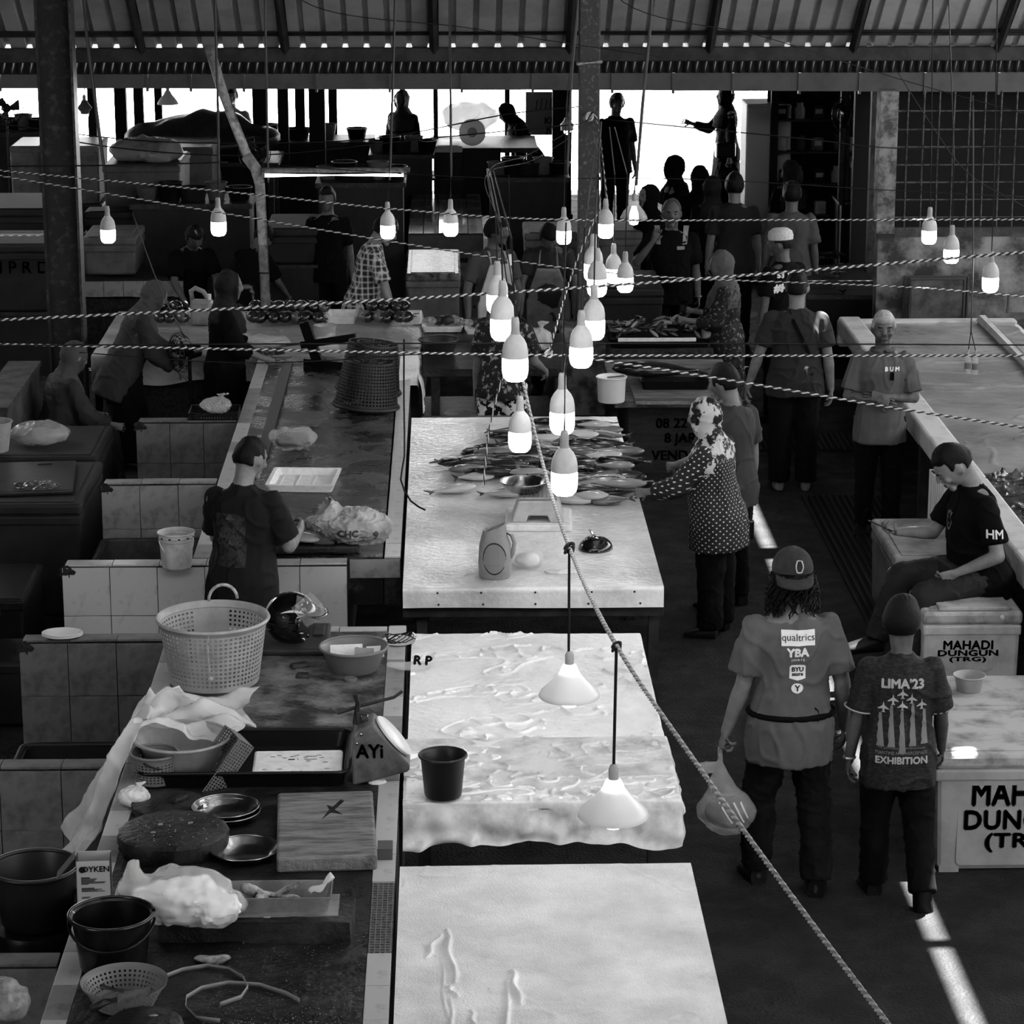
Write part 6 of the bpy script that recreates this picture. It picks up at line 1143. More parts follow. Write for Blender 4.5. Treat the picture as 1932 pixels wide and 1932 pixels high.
# --- cool boxes
m_cool = mat('white_cool_box', .62, .4, .5, 7); m_lid = mat('scuffed_lid', .5, .45, .2, 6, ramp=(.45, .7)); m_dcool = mat('dim_cool_box', .16, .6, .1, 5); m_ddcool = mat('dark_cool_box', .035, .6, .02, 5)
def coolbox(label, x0, x1, y0, y1, h, m=m_cool, ml=m_lid, z0=0, lid=True, feet=True, group='cool boxes', lidh=.07, name='cool_box', taper=.96):
    o = E(name, ((x0+x1)/2, y0, z0), 0, label, 'cool box', group); w, d = x1-x0, y1-y0; hb = h-lidh if lid else h
    B().box((0, d/2, hb/2), (w*.95, d*.95, hb), top=(1/.95*.985, 1/.95*.985)).obj('body_shell', m, o, bev=.025)
    B().span(-w/2, w/2, 0, d, hb-.075, hb-.012).obj('collar', m, o, bev=.012)
    if lid: B().span(-w/2-.004, w/2+.004, -.004, d, hb-.008, h).obj('lid', ml, o, bev=.02); B().span(-w/2+.05, w/2-.05, .05, d-.05, h-.002, h+.006).obj('lid_panel', ml, o, bev=.004)
    else: B().span(-w/2+.03, w/2-.03, .03, d-.03, hb-.02, hb+.001).obj('inside', m_black, o)  # black plate on top stands in for the shaded hollow of an open box
    if feet:
        for s_ in (-1, 1): B().span(s_*w*.42-.05, s_*w*.42+.05, -.004, .02, 0, .03).obj('foot', m, o)
    return o
def plate_text(o, w, x, z, lines, s, pm, y=-.004):
    b = B(); pts = rr(w, lines[-1][2]+s*.9 if False else s*3.4, .03); B().prism(pts, -.002, .002, M=Matrix(((1, 0, 0), (0, 0, 1), (0, 1, 0)))).obj('label_panel', pm, o, loc=(x, y, z), bev=.001)
    for t, dz, sx, sz in lines: flat_text('stencil_lettering', t, s, m_ink, o, (x, y-.004, z+dz), (pi/2, 0, 0), .0042*s/.1, scale=(sx, sz), space=1.05)
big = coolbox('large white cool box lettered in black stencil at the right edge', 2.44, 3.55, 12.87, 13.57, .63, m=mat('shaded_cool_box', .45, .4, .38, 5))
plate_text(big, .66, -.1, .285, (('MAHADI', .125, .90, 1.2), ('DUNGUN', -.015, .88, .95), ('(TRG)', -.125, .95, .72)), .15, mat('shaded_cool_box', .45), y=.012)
bk = coolbox('white cool box carrying a small bowl behind the large lettered one', 2.52, 3.6, 13.60, 14.18, .62)
sm = coolbox('white lettered cool box the seated man sits on', 2.78, 3.36, 15.22, 15.80, .66)
plate_text(sm, .30, -.02, .41, (('MAHADI', .045, 1.15, 1.15), ('DUNGUN', -.003, 1.2, .75), ('(TRG)', -.04, 1.25, .55)), .066, m_cool, y=.008)
B().span(-.2, .22, .02, .5, .662, .685).obj('seat_board', m_lid, sm, bev=.006)
B().lathe([(.001, 0), (.014, 0), (.012, .008), (.001, .01)], 12, M=Matrix.Rotation(pi/2, 3, 'X'), c=V((.17, -.006, .63)), cap=False).obj('lid_button', m_foam, sm)
coolbox('pale cool box with a stained lid left of the seated man', 2.86, 3.34, 16.75, 17.75, .56, m=m_dcool, ml=mat('stained_lid', .32, .5, .16, 5)); 
coolbox('small pale cool box tucked in front of the stained one', 2.92, 3.34, 16.1, 16.65, .46, m=m_dcool)
vessel('bowl', 'small pale bowl on the lid of the rear white cool box', 'bowl', P(1828, 1302, .628), [(.001, 0), (.062, 0), (.066, .008), (.08, .075), (.086, .085)], m_lgrey, lip=.004)
# ---------------------------------------------------------------- dark left side and rear stalls
coolbox('dark lidded bin with a worn board on top at the left', -3.1, -2.42, 17.4, 18.6, .78, m=m_ddcool, ml=m_ddcool, group='dark bins at the left')
coolbox('dark lidded bin carrying plastic bags at the far left', -3.25, -2.5, 18.9, 19.9, .74, m=m_ddcool, ml=m_ddcool, group='dark bins at the left')
film('plastic_bag', 'shiny plastic bags on the dark lidded bin at the far left', V((-2.95, 19.3, .745)), (.45, .35, .16), 71, knot=False, m=mat('dim_film', .5, .15, alpha=.5)); film('plastic_bag', 'crumpled dark scraps on the worn board at the left', V((-2.75, 17.75, .79)), (.3, .25, .05), 73, knot=False, m=mat('scrap_film', .12, .2))
o = E('cutting_board', (-2.86, 17.6, .787), .1, 'worn dark board on the lidded bin at the left', 'board'); B().span(-.25, .36, 0, .85, 0, .03).obj('slab', mat('dim_board', .05, .4, .03, 8), o, bev=.01); B().span(.1, .2, .75, .8, .03, .034).obj('grip', m_black, o)
coolbox('stacked dark trays at the left picture edge', -3.4, -2.72, 14.6, 15.9, .62, m=m_black, ml=m_ddcool, group='dark bins at the left')
coolbox('grimy grey crate between the dark bins', -2.98, -2.62, 16.15, 17.0, .5, m=m_ddcool, lid=False, group='dark bins at the left', name='crate')
coolbox('second grimy crate below the lidded bin', -2.75, -2.4, 15.2, 15.7, .40, m=m_ddcool, lid=False, group='dark bins at the left', name='crate')
o = vessel('white_bucket', 'white bucket cut by the left picture edge', 'bucket', P(-8, 850, .79), [(.001, 0), (.09, 0), (.12, .2), (.125, .21)], m_lgrey, lip=.005)
o = E('concrete_block', (-3.42, 20.6, 0), 0, 'low concrete upstand behind the seated woman at the far left', 'wall block'); B().span(-.12, .12, -.6, 1.1, 0, .82).obj('upstand', mat('block_concrete', .12, .8, .06, 6), o); B().span(-.13, .13, -.62, 1.12, .82, .86).obj('coping', mat('block_concrete', .12), o)
st = E('stool', (-2.95, 21.15, 0), label='low stool under the seated woman at the far left', cat='stool'); B().span(-.2, .2, -.25, .15, .30, .34).obj('seat', m_woodd, st); legs(st, (-.15, .15), (-.2, .1), .3, .04, m_woodd)
# tiled ledge and boxes behind the rear left counter
o = E('tiled_ledge', (0, 0, 0), label='chipped white tiled ledge behind the woman at the rear left counter', cat='ledge'); z1 = .78; yl = P(200, 530, z1).y; xa, xb = P(120, 530, z1).x, P(345, 530, z1).x
B().span(xa, xb, yl+.01, yl+.9, 0, z1).obj('core', m_mortar, o); tiles_row(o, xa, xb, yl-.004, yl+.01, z1-.16, z1-.005, 0, .2, [m_tiled]); ragged(o, [(xa+.05*i, yl-.005, z1-.17) for i in range(22)], .03, .02, m_mortar)
def pxbox(label, px0, px1, pyt, pyb, Y, d, m=m_dcool, ml=None, lid=True, z=None, group='cool boxes of the rear stalls', name='cool_box'):
    a = PY(px0, pyb, Y); c_ = PY(px1, pyt, Y); zz = max(a.z, 0) if z is None else z
    return coolbox(label, a.x, c_.x, Y, Y+d, c_.z-zz, m=m, ml=ml or m, z0=zz, lid=lid, group=group, feet=False, name=name)
def stand(o, label):
    if o.location.z > .02:
        b_ = o.children[0]; xs = [v.co.x for v in b_.data.vertices]; ys = [v.co.y for v in b_.data.vertices]
        s_ = E('low_plinth', (o.location.x, o.location.y, 0), label=label, cat='plinth'); B().span(min(xs), max(xs), min(ys), max(ys), 0, o.location.z-.03).obj('block', m_ddcool, s_); B().span(min(xs)-.02, max(xs)+.02, min(ys)-.02, max(ys)+.02, o.location.z-.03, o.location.z).obj('deck', m_woodd, s_)
bx = [('cool box with faded stencil left of the steel column', -70, 97, 462, 590, 25.2, .9, m_ddcool), ('cool box with a latch on the chipped tiled ledge', 158, 256, 448, 520, yl+.05, .8, m_dcool),
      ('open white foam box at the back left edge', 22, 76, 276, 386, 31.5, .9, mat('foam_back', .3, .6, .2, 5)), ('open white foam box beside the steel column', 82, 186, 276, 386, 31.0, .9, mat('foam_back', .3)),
      ('big tub heaped with plastic left of the leaning pipe', 196, 340, 312, 412, 28.6, 1.2, mat('tub_back', .14, .6, .09, 4)), ('long closed box behind the big tub', 250, 402, 278, 392, 30.6, 1.0, mat('box_back', .17, .6, .1, 4)),
      ('cool box right of the leaning pipe', 502, 600, 432, 500, 26.2, 1.0, m_ddcool), ('cool box with a wet stained lid behind the plaid man', 766, 868, 516, 612, 26.9, 1.5, mat('midcool', .28, .5, .2, 5)),
      ('dark cool box with a pale lid below the round white lid', 818, 872, 276, 336, 33.0, .7, m_ddcool), ('cool box behind the stooping fishmonger', 990, 1098, 440, 520, 27.2, .8, m_dcool), ('dark flat cool box right of the middle column', 1130, 1212, 437, 512, 26.6, .8, m_dcool),
      ('large dark flat cool box behind the heaped small fish', 1120, 1252, 545, 620, 23.8, 1.0, m_ddcool), ('long dim cool box at the left behind the steel column', -40, 96, 395, 450, 27.5, 1.2, m_ddcool), ('dim cool box below the foam boxes', 160, 300, 400, 440, 28.1, .4, m_ddcool)]
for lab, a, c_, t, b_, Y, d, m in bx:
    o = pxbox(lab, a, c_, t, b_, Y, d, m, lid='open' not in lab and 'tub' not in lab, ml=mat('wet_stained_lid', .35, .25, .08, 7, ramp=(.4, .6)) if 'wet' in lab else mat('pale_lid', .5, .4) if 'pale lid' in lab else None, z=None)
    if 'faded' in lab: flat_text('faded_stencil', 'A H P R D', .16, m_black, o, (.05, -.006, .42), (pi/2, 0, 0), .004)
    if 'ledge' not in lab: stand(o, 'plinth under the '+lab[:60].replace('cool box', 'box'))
film('plastic_sheet', 'pale plastic heaped in the big tub left of the leaning pipe', PY(255, 308, 28.9)+V((.1, .2, -.05)), (.8, .6, .30), 81, m=mat('back_film', .28, .4), knot=False)
me = B().ball((0, 0, 0), (.9, .6, .28), 30, 18).mesh(); crumple(me, .04, 9, 3); mobj('covered_heap', me, mat('tarpaulin', .03, .35, .06, 6), smooth=180, loc=PY(385, 262, 32.2), label='tarpaulin covered heap in front of the bright street', cat='heap')
o = E('wooden_table', (PY(385, 262, 32.2).x, 32.2, 0), 0, 'dark table carrying the tarpaulin covered heap', 'table'); zz = PY(385, 262, 32.2).z-.22; B().span(-.9, .9, -.5, .6, zz-.05, zz).obj('table_top', m_woodd, o); legs(o, (-.8, .8), (-.4, .5), zz-.05, .07, m_woodd)
# tiled slab table behind the fishmongers
o = E('tiled_table', (0, 0, 0), label='tiled slab table gleaming behind the fishmonger in the white apron', cat='table'); zt_ = .72; y0, y1 = P(840, 440, zt_).y, P(840, 366, zt_).y; xa, xb = P(770, 440, zt_).x, P(912, 440, zt_).x
B().span(xa, xb, y0, y1, .4, zt_-.012).obj('core', m_mortar, o); legs(o, (xa+.1, xb-.1), (y0+.1, y1-.1), .4, .1, m_mortar)
nx = 5
for i in range(nx): tiles_row(o, xa+(xb-xa)*i/nx+.004, xa+(xb-xa)*(i+1)/nx-.004, y0, y1, zt_-.012, zt_, 1, .5, mat('wet_tile', .25, .08, .15, 3))
B().span(xa, xb, y0-.01, y0, .45, zt_-.02).obj('front_board', m_dcool, o)
# round lid, board, bag heap, sign, chair
m_thin = mat('thin_white_plastic', .7, .4); nt = m_thin.node_tree; t_ = nt.nodes.new('ShaderNodeBsdfTranslucent'); t_.inputs[0].default_value = (.6, .6, .6, 1); mx_ = nt.nodes.new('ShaderNodeMixShader'); nt.links.new(nt.nodes['Principled BSDF'].outputs[0], mx_.inputs[1]); nt.links.new(t_.outputs[0], mx_.inputs[2]); nt.links.new(mx_.outputs[0], nt.nodes['Material Output'].inputs['Surface'])
o = E('basin_lid', PY(891, 250, 33.2), 0, 'round white basin lid standing upright on the rear stall', 'lid', rot=(R(75), 0, 0)); B().lathe([(.001, 0), (.15, 0), (.165, .02), (.16, .03), (.12, .012), (.001, .012)], 32, cap=False).obj('disc', m_thin, o, smooth=50); B().lathe([(.001, .012), (.06, .012), (.055, .02), (.001, .02)], 20, cap=False).obj('knob', m_lgrey, o)
o = E('wooden_table', (PY(890, 275, 33.3).x, 33.4, 0), 0, 'dark rear stall table under the round white lid', 'table'); zz = PY(891, 250, 33.2).z-.17; B().span(-.5, .8, -.35, .9, zz-.06, zz).obj('table_top', m_woodd, o); legs(o, (-.4, .7), (-.25, .8), zz-.06, .07, m_woodd); B().span(-.15, .35, -.36, -.33, .3, zz).obj('hanging_cloth', mat('dim_cloth', .04, .8), o)
film('plastic_bag', 'heap of pale plastic bags on the rear stall table', PY(885, 235, 33.8)*1+V((0, 0, -.08)), (.75, .5, .35), 91, m=mat('backlit_film', .6, .4, alpha=.85), knot=False)
o = E('notice_board', PY(1024, 240, 35.0), 0, 'white notice board with black letters at the back', 'sign'); B().span(-.22, .22, 0, .02, -.1, .45).obj('panel', mat('dim_white_panel', .3, .6), o); 
for t, z in (('KU', .08), ('JU', -.03)): flat_text('lettering', t, .12, m_ink, o, (.1, -.006, z), (pi/2, 0, 0), .004)
b = B()
for i in range(5): b.box((-.08+.06*i, -.004, .28+.02*(i % 2)), (.012, .004, .14), M=Matrix.Rotation(.15, 3, 'Y'))
b.obj('strokes', m_ink, o); B().span(-.2, -.16, .02, .06, -PY(1024, 240, 35.0).z, .3).obj('post', m_steel, o); B().span(.16, .2, .02, .06, -PY(1024, 240, 35.0).z, .3).obj('post', m_steel, o)
o = E('plastic_chair', (PY(655, 280, 33.5).x, 33.5, 0), R(160), 'dark plastic armchair against the bright street', 'chair')
B().span(-.24, .24, -.22, .22, .40, .44).obj('seat', m_black, o, bev=.01); 
for i in range(4): B().box((-.15+.1*i, -.23, .62), (.05, .02, .36), M=Matrix.Rotation(-.15, 3, 'X')).obj('back_slat', m_black, o)
B().tube([(-.24, -.2, .42), (-.25, -.27, .85), (0, -.3, .9), (.25, -.27, .85), (.24, -.2, .42)], .02, 6).obj('back_frame', m_black, o)
for x in (-.22, .22): B().tube([(x, .2, .44), (x*1.15, .15, .64), (x*1.15, -.22, .66)], .018, 6).obj('armrest', m_black, o)
for x in (-.22, .22):
    for y in (-.2, .2): B().tube([(x, y, .42), (x*1.15, y*1.15, 0)], .018, 6).obj('leg', m_black, o)
# posts of the rear stalls
for px, w_, Y, lab in ((174, 16, 33, 'first'), (228, 22, 33.4, 'second'), (262, 18, 33, 'third'), (299, 14, 34, 'fourth'), (490, 26, 32.5, 'fifth'), (534, 20, 33, 'sixth'), (566, 18, 34, 'seventh'), (598, 30, 33, 'eighth'), (628, 16, 34.5, 'ninth'), (822, 9, 34, 'tenth'), (957, 10, 35, 'eleventh'), (1060, 36, 34.6, 'twelfth')):
    q = PY(px, 200, Y); k_ = sc(q)*w_; o = E('stall_post', (q.x, Y, 0), 0, lab+' dark timber post from the left before the bright street', 'post', 'posts of the rear stalls'); B().span(-k_/2, k_/2, -k_/2, k_/2, 0, 2.66).obj('shaft', mat('dark_timber', .012, .8), o); B().span(-k_/2-.02, k_/2+.02, -k_/2-.02, k_/2+.02, 0, .12).obj('foot', mat('dark_timber', .012), o)
# low stall counters that close the view towards the street
for px0, px1, pyt, Y, lab in ((420, 700, 268, 33.6, 'low dark stall counter behind the fan and chair'), (700, 815, 292, 32.4, 'dark counter edge under the standing vendor'), (925, 1070, 335, 30.2, 'dark stall counter in front of the notice board'), (600, 760, 345, 28.4, 'dark counter under the tube lamp'), (250, 470, 385, 28.0, 'dark trestle beside the leaning pipe'), (-60, 80, 250, 33.2, 'dark counter at the back left edge')):
    a = PY(px0, pyt, Y); c_ = PY(px1, pyt, Y); o = E('stall_counter', ((a.x+c_.x)/2, Y, 0), 0, lab, 'counter', 'dark rear stall counters'); w_ = c_.x-a.x
    B().span(-w_/2, w_/2, 0, .7, 0, a.z-.05).obj('base', m_ddcool, o); B().span(-w_/2-.03, w_/2+.03, -.03, .75, a.z-.05, a.z).obj('top', m_woodd, o)
    for i in range(5):
        x_ = -w_/2+w_*(i+.5)/5; vessel('tub' if i % 2 else 'bucket', ['dim round tub', 'dark bucket', 'dim deep tub', 'small dark pail', 'shallow dim tub'][i]+' on the '+lab[:50], 'tub' if i % 2 else 'bucket', V((o.location.x+x_, Y+.3, a.z)), [(.001, 0), (.08+.02*(i % 3), 0), (.11+.02*(i % 3), .12+.05*(i % 2)), (.115+.02*(i % 3), .13+.05*(i % 2))], [m_dcool, m_black, m_ddcool][i % 3], n=20)
# white fridge, right stall with shelves
q = PY(1452, 195, 30.0); o = E('fridge', (q.x, 30.0, 0), 0, 'tall white fridge standing behind the crowd', 'fridge'); B().span(-.25, .25, 0, .6, .05, 2.0).obj('cabinet', mat('fridge_white', .5, .5), o, bev=.02); B().span(-.24, .24, -.02, 0, .08, 1.97).obj('door', mat('fridge_white', .22), o, bev=.01); B().span(.03, .06, -.025, -.02, 1.9, 1.93).obj('badge', m_black, o); B().span(-.22, .22, .05, .5, 0, .05).obj('plinth', m_black, o)
o = E('shelf_stall', (PY(1590, 300, 29.5).x, 29.5, 0), 0, 'dark stall with shelves of goods right of the fridge', 'stall'); B().span(-.75, .55, .7, .75, 0, 2.6).obj('back_panel', mat('dark_panel', .01, .9), o)
for z in (.8, 1.15, 1.5, 1.85): B().span(-.7, .5, .3, .7, z-.02, z).obj('shelf', m_woodd, o)
for x in (-.72, .5): B().span(x-.04, x+.04, .25, .33, 0, 2.6).obj('upright', mat('dark_timber', .012), o)
for zi, z in enumerate((.8, 1.15, 1.5, 1.85)):
    for i in range(6):
        m = [m_dcool, m_ddcool, m_lgrey, m_black][(i*3+zi) % 4]; x_ = o.location.x-.6+.2*i+r_.uniform(-.03, .03); lab = ['jar', 'packet', 'tin', 'box', 'bottle', 'bag'][i]+' on the '+['lowest', 'second', 'third', 'top'][zi]+' shelf of the dark stall'
        if i % 2: vessel('jar' if i != 5 else 'bag', lab, 'goods', V((x_, 29.95, z)), [(.001, 0), (.055, 0), (.06, .1), (.035, .14), (.035, .17)], m, n=16, group='goods on the dark stall shelves')
        else: pk = E('packet', (x_, 29.95, z), r_.uniform(-.2, .2), lab, 'goods', 'goods on the dark stall shelves'); B().box((0, 0, .07), (.12, .08, .14)).obj('carton', m, pk, bev=.006); B().box((0, -.041, .08), (.08, .002, .05)).obj('printed_face', m_lgrey, pk)
for px, Y, lab in ((1592, 28.6, 'dark post of the shelf stall beside the fan'), (1650, 26.3, 'rusty post at the edge of the grille window')):
    q = PY(px, 300, Y); o = E('stall_post', (q.x, Y, 0), 0, lab, 'post', 'posts of the rear stalls'); B().span(-.05, .05, -.05, .05, 0, 2.66).obj('shaft', mat('rusty_post', .08, .7, .03, 8), o); B().span(-.09, .09, -.09, .09, 0, .02).obj('base_plate', m_steel, o)
coolbox('pale cool box on a stand inside the shelf stall', PY(1608, 290, 28.4).x, PY(1664, 290, 28.4).x, 28.4, 28.9, .42, m=m_dcool, z0=1.15, feet=False, group='cool boxes of the rear stalls'); s_ = E('low_plinth', (PY(1636, 290, 28.4).x, 28.4, 0), label='dark plinth under the pale box in the shelf stall', cat='plinth'); B().span(-.25, .25, 0, .5, 0, 1.12).obj('block', m_black, s_); B().span(-.28, .28, -.02, .52, 1.12, 1.15).obj('deck', m_woodd, s_)
for i in range(12):
    q = P(1560+r_.uniform(-50, 40), 505+r_.uniform(-20, 55), .8); vb = E('vegetable_bunch', q, r_.random()*6, 'bunch of greens on the dark stall right of the white skullcap', 'vegetables', 'greens on the dark stall'); b = B()
    for j in range(9): a = j*.7; b.loft([((0, 0, .02), (1, 0, 0), (0, 1, 0), .012, .012), ((.05*cos(a), .05*sin(a), .07), (cos(a+1.5), sin(a+1.5), 0), (0, 0, 1), .03, .006), ((.1*cos(a), .1*sin(a), .06), (cos(a+1.5), sin(a+1.5), 0), (0, 0, 1), .008, .004)], 6)
    b.obj('leaves', mat('greens', .03, .5, .06, 9), vb, smooth=60); B().tube([(-.03, 0, .02), (.03, 0, .03)], .015, 6).obj('tie', m_dcool, vb)
o = E('stall_counter', (P(1575, 500, .8).x, 24.9, 0), 0, 'dark stall counter of greens right of the white skullcap', 'counter', 'dark rear stall counters'); B().span(-.55, .22, 0, 1.6, 0, .76).obj('base', m_black, o); B().span(-.58, .24, -.03, 1.65, .76, .80).obj('top', m_woodd, o)
# sunlit wall of the passage and street front
o = E('passage_wall', (0, 0, 0), 0, 'pale low wall along the right side of the bright passage', 'wall'); xw = P(1330, 320, 0).x; B().span(xw, xw+.15, 37.8, 50, 0, 1.5).obj('face', mat('pale_render', .5, .8), o); B().span(xw-.02, xw+.17, 37.8, 50, 1.5, 1.55).obj('coping', mat('pale_render', .5), o)
for i, (px, Y, lab) in enumerate(((1296, 47, 'distant passer-by in pale clothes on the bright street'),)): person(lab, V((PY(px, 200, Y).x, Y, 0)), 90, 1.6, shirt=mat('sunlit_shirt', .35), sleeve=.8, vox=.02, gv=.022, hair='short', skin=m_skin)
# fan at the back left edge and fan ring
for px, py, Y, r1, lab in ((14, 205, 29.5, .17, 'round wall fan silhouetted at the back left edge'), (480, 290, 31.0, .19, 'dark standing fan behind the leaning pipe'), (1602, 215, 28.3, .2, 'dark standing fan in the shelf stall')):
    q = PY(px, py, Y); o = E('standing_fan', (q.x, Y, 0), R(20), lab, 'fan'); b = B(); zf = q.z
    for i in range(20): a = i*pi/10; b.tube([(.02*cos(a), -.05, zf+.02*sin(a)), (r1*cos(a), 0, zf+r1*sin(a))], .003, 4)
    for t in (.4, .7, 1): b.tube([(r1*t*cos(a), -.05*(1-t), zf+r1*t*sin(a)) for a in [2*pi*i/28 for i in range(29)]], .005, 5, cap=False)
    b.obj('cage', m_black, o); b = B()
    for i in range(3): a = i*2*pi/3; b.loft([((.02*cos(a), .01, zf+.02*sin(a)), (0, 1, 0), (-sin(a), 0, cos(a)), .004, .02), ((r1*.8*cos(a+.3), .0, zf+r1*.8*sin(a+.3)), (0, 1, .2), (-sin(a), 0, cos(a)), .004, .06)], 8)
    b.obj('blades', m_black, o); B().ball((0, .06, zf), (.05, .08, .05), 12, 8).obj('motor', m_black, o, smooth=180); B().tube([(0, .06, zf), (0, .06, .02)], .015, 6).obj('pole', m_black, o); B().lathe([(.001, 0), (.18, 0), (.02, .03)], 20, c=(0, .06, 0)).obj('base', m_black, o)
# ---------------------------------------------------------------- lamps, pipes, ropes and cables
m_glow = mat('lit_diffuser', .9, .4, emit=26.); m_hous = mat('bulb_housing', .55, .4, .5, 20); m_cable = mat('black_cable', .01, .6); m_cableg = mat('grey_cord', .12, .7)
BULB = 'hanging led bulbs'
def lamp_mesh():
    b1 = B(); b1.lathe([(.001, 0), (.016, -.004), (.018, -.01), (.018, -.045), (.0195, -.05), (.0205, -.062)], 16, cap=False)
    b2 = B(); n = 32; pr = [(.0205, -.058), (.026, -.066), (.037, -.080), (.0475, -.102), (.0525, -.128), (.0535, -.150), (.0535, -.158)]; vs = []
    for r, z in pr:
        for i in range(n): k = 1+(.035 if i % 2 else -.01)*(0 if r < .03 else 1); a = 2*pi*i/n; vs.append((r*k*cos(a), r*k*sin(a), z))
    b2.add(vs, [(j*n+i, j*n+(i+1) % n, (j+1)*n+(i+1) % n, (j+1)*n+i) for j in range(len(pr)-1) for i in range(n)])
    b3 = B(); b3.lathe([(.0515, -.156), (.0545, -.166), (.0545, -.218), (.049, -.242), (.036, -.256), (.001, -.260)], 28, cap=False)
    return b1.mesh(), b2.mesh(), b3.mesh()
LM = lamp_mesh()
def bulb(px, pytop, w, label, wire=None, emit=True):
    Dz = .108*FPX/w; d = ray(px, pytop); q = V((0, 0, CH))+d*(Dz/d.dot(FW)); o = E('led_bulb', q, r_.random()*6, label, 'bulb', BULB)
    for me, nm, m in ((LM[0], 'screw_cap', m_lgrey), (LM[1], 'housing', m_hous), (LM[2], 'diffuser', m_glow)): mobj(nm, me, m, o, smooth=50)
    B().lathe([(.001, .014), (.013, .012), (.0155, .004), (.0165, .0), (.0165, -.012), (.001, -.012)], 14, cap=False).obj('socket', m_lgrey, o, smooth=50)
    if wire:
        pts = [V((0, 0, .012))]
        mi = Matrix.Rotation(-o.rotation_euler.z, 3, 'Z')
        for x, y, dY in wire: pts.append(mi @ (PY(x, y, dY if dY > 5 else q.y+dY)-q))
        if wire[-1][1] <= 0: e_ = mi.inverted() @ pts[-1]+q; pts.append(mi @ (V((e_.x, e_.y, rz_main(e_.x) if e_.y < 21.8 else 6.0))-q))
        B().tube(pts, .004, 5).obj('cord', m_cable, o)
    return o
BL = [(202, 392, 28, 'bulb hanging at the far left beside the steel column', [(200, 330, 0), (157, 0, 0)]), (411, 376, 29, 'bulb hanging just left of the leaning white pipe', [(412, 320, 0), (405, 0, 0)]), (731, 384, 28, 'bulb hanging over the plaid man', [(735, 320, 0), (745, 0, 0)]), (850, 379, 28, 'bulb hanging alone left of the white apron', [(850, 320, 0), (850, 0, 0)]),
      (1064, 394, 28, 'bulb hanging just left of the middle column', [(1068, 200, 0), (1090, 0, 0)]), (1143, 378, 30, 'highest bulb right of the middle column', [(1130, 230, 23.45)]), (1755, 394, 28, 'upper left bulb of the three before the grille wall', [(1757, 300, 0), (1760, 0, 0)]), (1797, 428, 29, 'middle bulb of the three before the grille wall', [(1800, 300, 0), (1790, 0, 0)]), (1871, 478, 31, 'lowest right bulb of the three before the stained wall', [(1875, 380, 0), (1882, 0, 0)]),
      (1120, 445, 36, 'upper bulb overlapping the middle column', [(1128, 330, 0), (1135, 230, 23.45)]), (1127, 472, 37, 'lower bulb overlapping the middle column', [(1130, 330, 0), (1132, 230, 23.45)]), (1158, 463, 30, 'left bulb of the small pair right of the middle column', [(1160, 330, 0), (1150, 240, 23.45)]), (1180, 478, 31, 'right bulb of the small pair right of the middle column', [(1184, 330, 0), (1160, 240, 23.45)]),
      (938, 497, 40, 'topmost bulb of the cluster over the fish table', [(935, 400, 0), (920, 320, 17)]), (948, 534, 46, 'large bulb below the topmost one of the cluster', [(945, 420, 0), (925, 320, 17)]), (1121, 542, 42, 'upper bulb of the right pair over the fish table', [(1123, 420, 0), (1132, 230, 23.45)]), (1097, 590, 44, 'lower bulb of the right pair over the fish table', [(1103, 430, 0), (1130, 232, 23.45)]),
      (972, 604, 49, 'bulb wrapped by the ropes at the centre of the cluster', [(965, 450, 0), (930, 320, 17)]), (981, 752, 43, 'bulb hanging low in front of the camouflage trousers', [(975, 690, 0)]), (1061, 709, 47, 'bulb hanging right above the fish rows', [(1064, 560, 0), (1068, 420, 0)]), (1065, 818, 50, 'nearest bulb hanging lowest over the fish rows', [(1066, 700, 0), (1070, 668, 0)])]
for px, pt_, w, lab, wr in BL: bulb(px, pt_, w, lab, wr)
# unlit holder and glass shaded lamp
o = E('lamp_holder', PY(963, 485, 17), 0, 'empty white lamp holder dangling beside the bulb cluster', 'lamp holder'); B().lathe([(.001, .02), (.016, .015), (.018, -.05), (.001, -.05)], 14, cap=False).obj('socket', m_white, o, smooth=50); B().tube([(0, 0, .01), PY(960, 330, 17)-PY(963, 485, 17)], .004, 5).obj('cord', m_cable, o)
def shade_lamp(px, pyb, w, Y, label, wire, m_sh, rim=.138, emitb=True):
    q = PY(px, pyb, Y); o = E('shade_lamp', q, 0, label, 'lamp', 'lamps with shades')
    B().lathe([(.018, .15), (.03, .145), (.045, .11), (.085, .062), (rim*.94, .02), (rim, .0), (rim*.985, -.004), (rim*.92, .014), (.08, .056), (.04, .10)], 44, cap=False).obj('shade', m_sh, o, smooth=60)
    B().lathe([(.001, .21), (.014, .205), (.02, .19), (.02, .15), (.016, .14), (.001, .14)], 18, cap=False).obj('socket', m_lgrey, o, smooth=50)
    B().lathe([(.02, .10), (.038, .04), (.042, -.02), (.032, -.048), (.001, -.058)], 24, cap=False).obj('diffuser', mat('lit_frosted_bulb', .9, .4, emit=9.) if emitb else m_white, o, smooth=180)
    B().tube([V((0, 0, .2))]+[PY(x, y, Y+dY)-q for x, y, dY in wire], .006, 6).obj('cord', m_cable, o); return o
m_shade = mat('white_enamel_shade', .75, .3, trans=0.)
nt = m_shade.node_tree; tr_ = nt.nodes.new('ShaderNodeBsdfTranslucent'); tr_.inputs[0].default_value = (.8, .8, .8, 1); mxs = nt.nodes.new('ShaderNodeMixShader'); mxs.inputs[0].default_value = .22; nt.links.new(nt.nodes['Principled BSDF'].outputs[0], mxs.inputs[1]); nt.links.new(tr_.outputs[0], mxs.inputs[2]); nt.links.new(mxs.outputs[0], nt.nodes['Material Output'].inputs['Surface'])
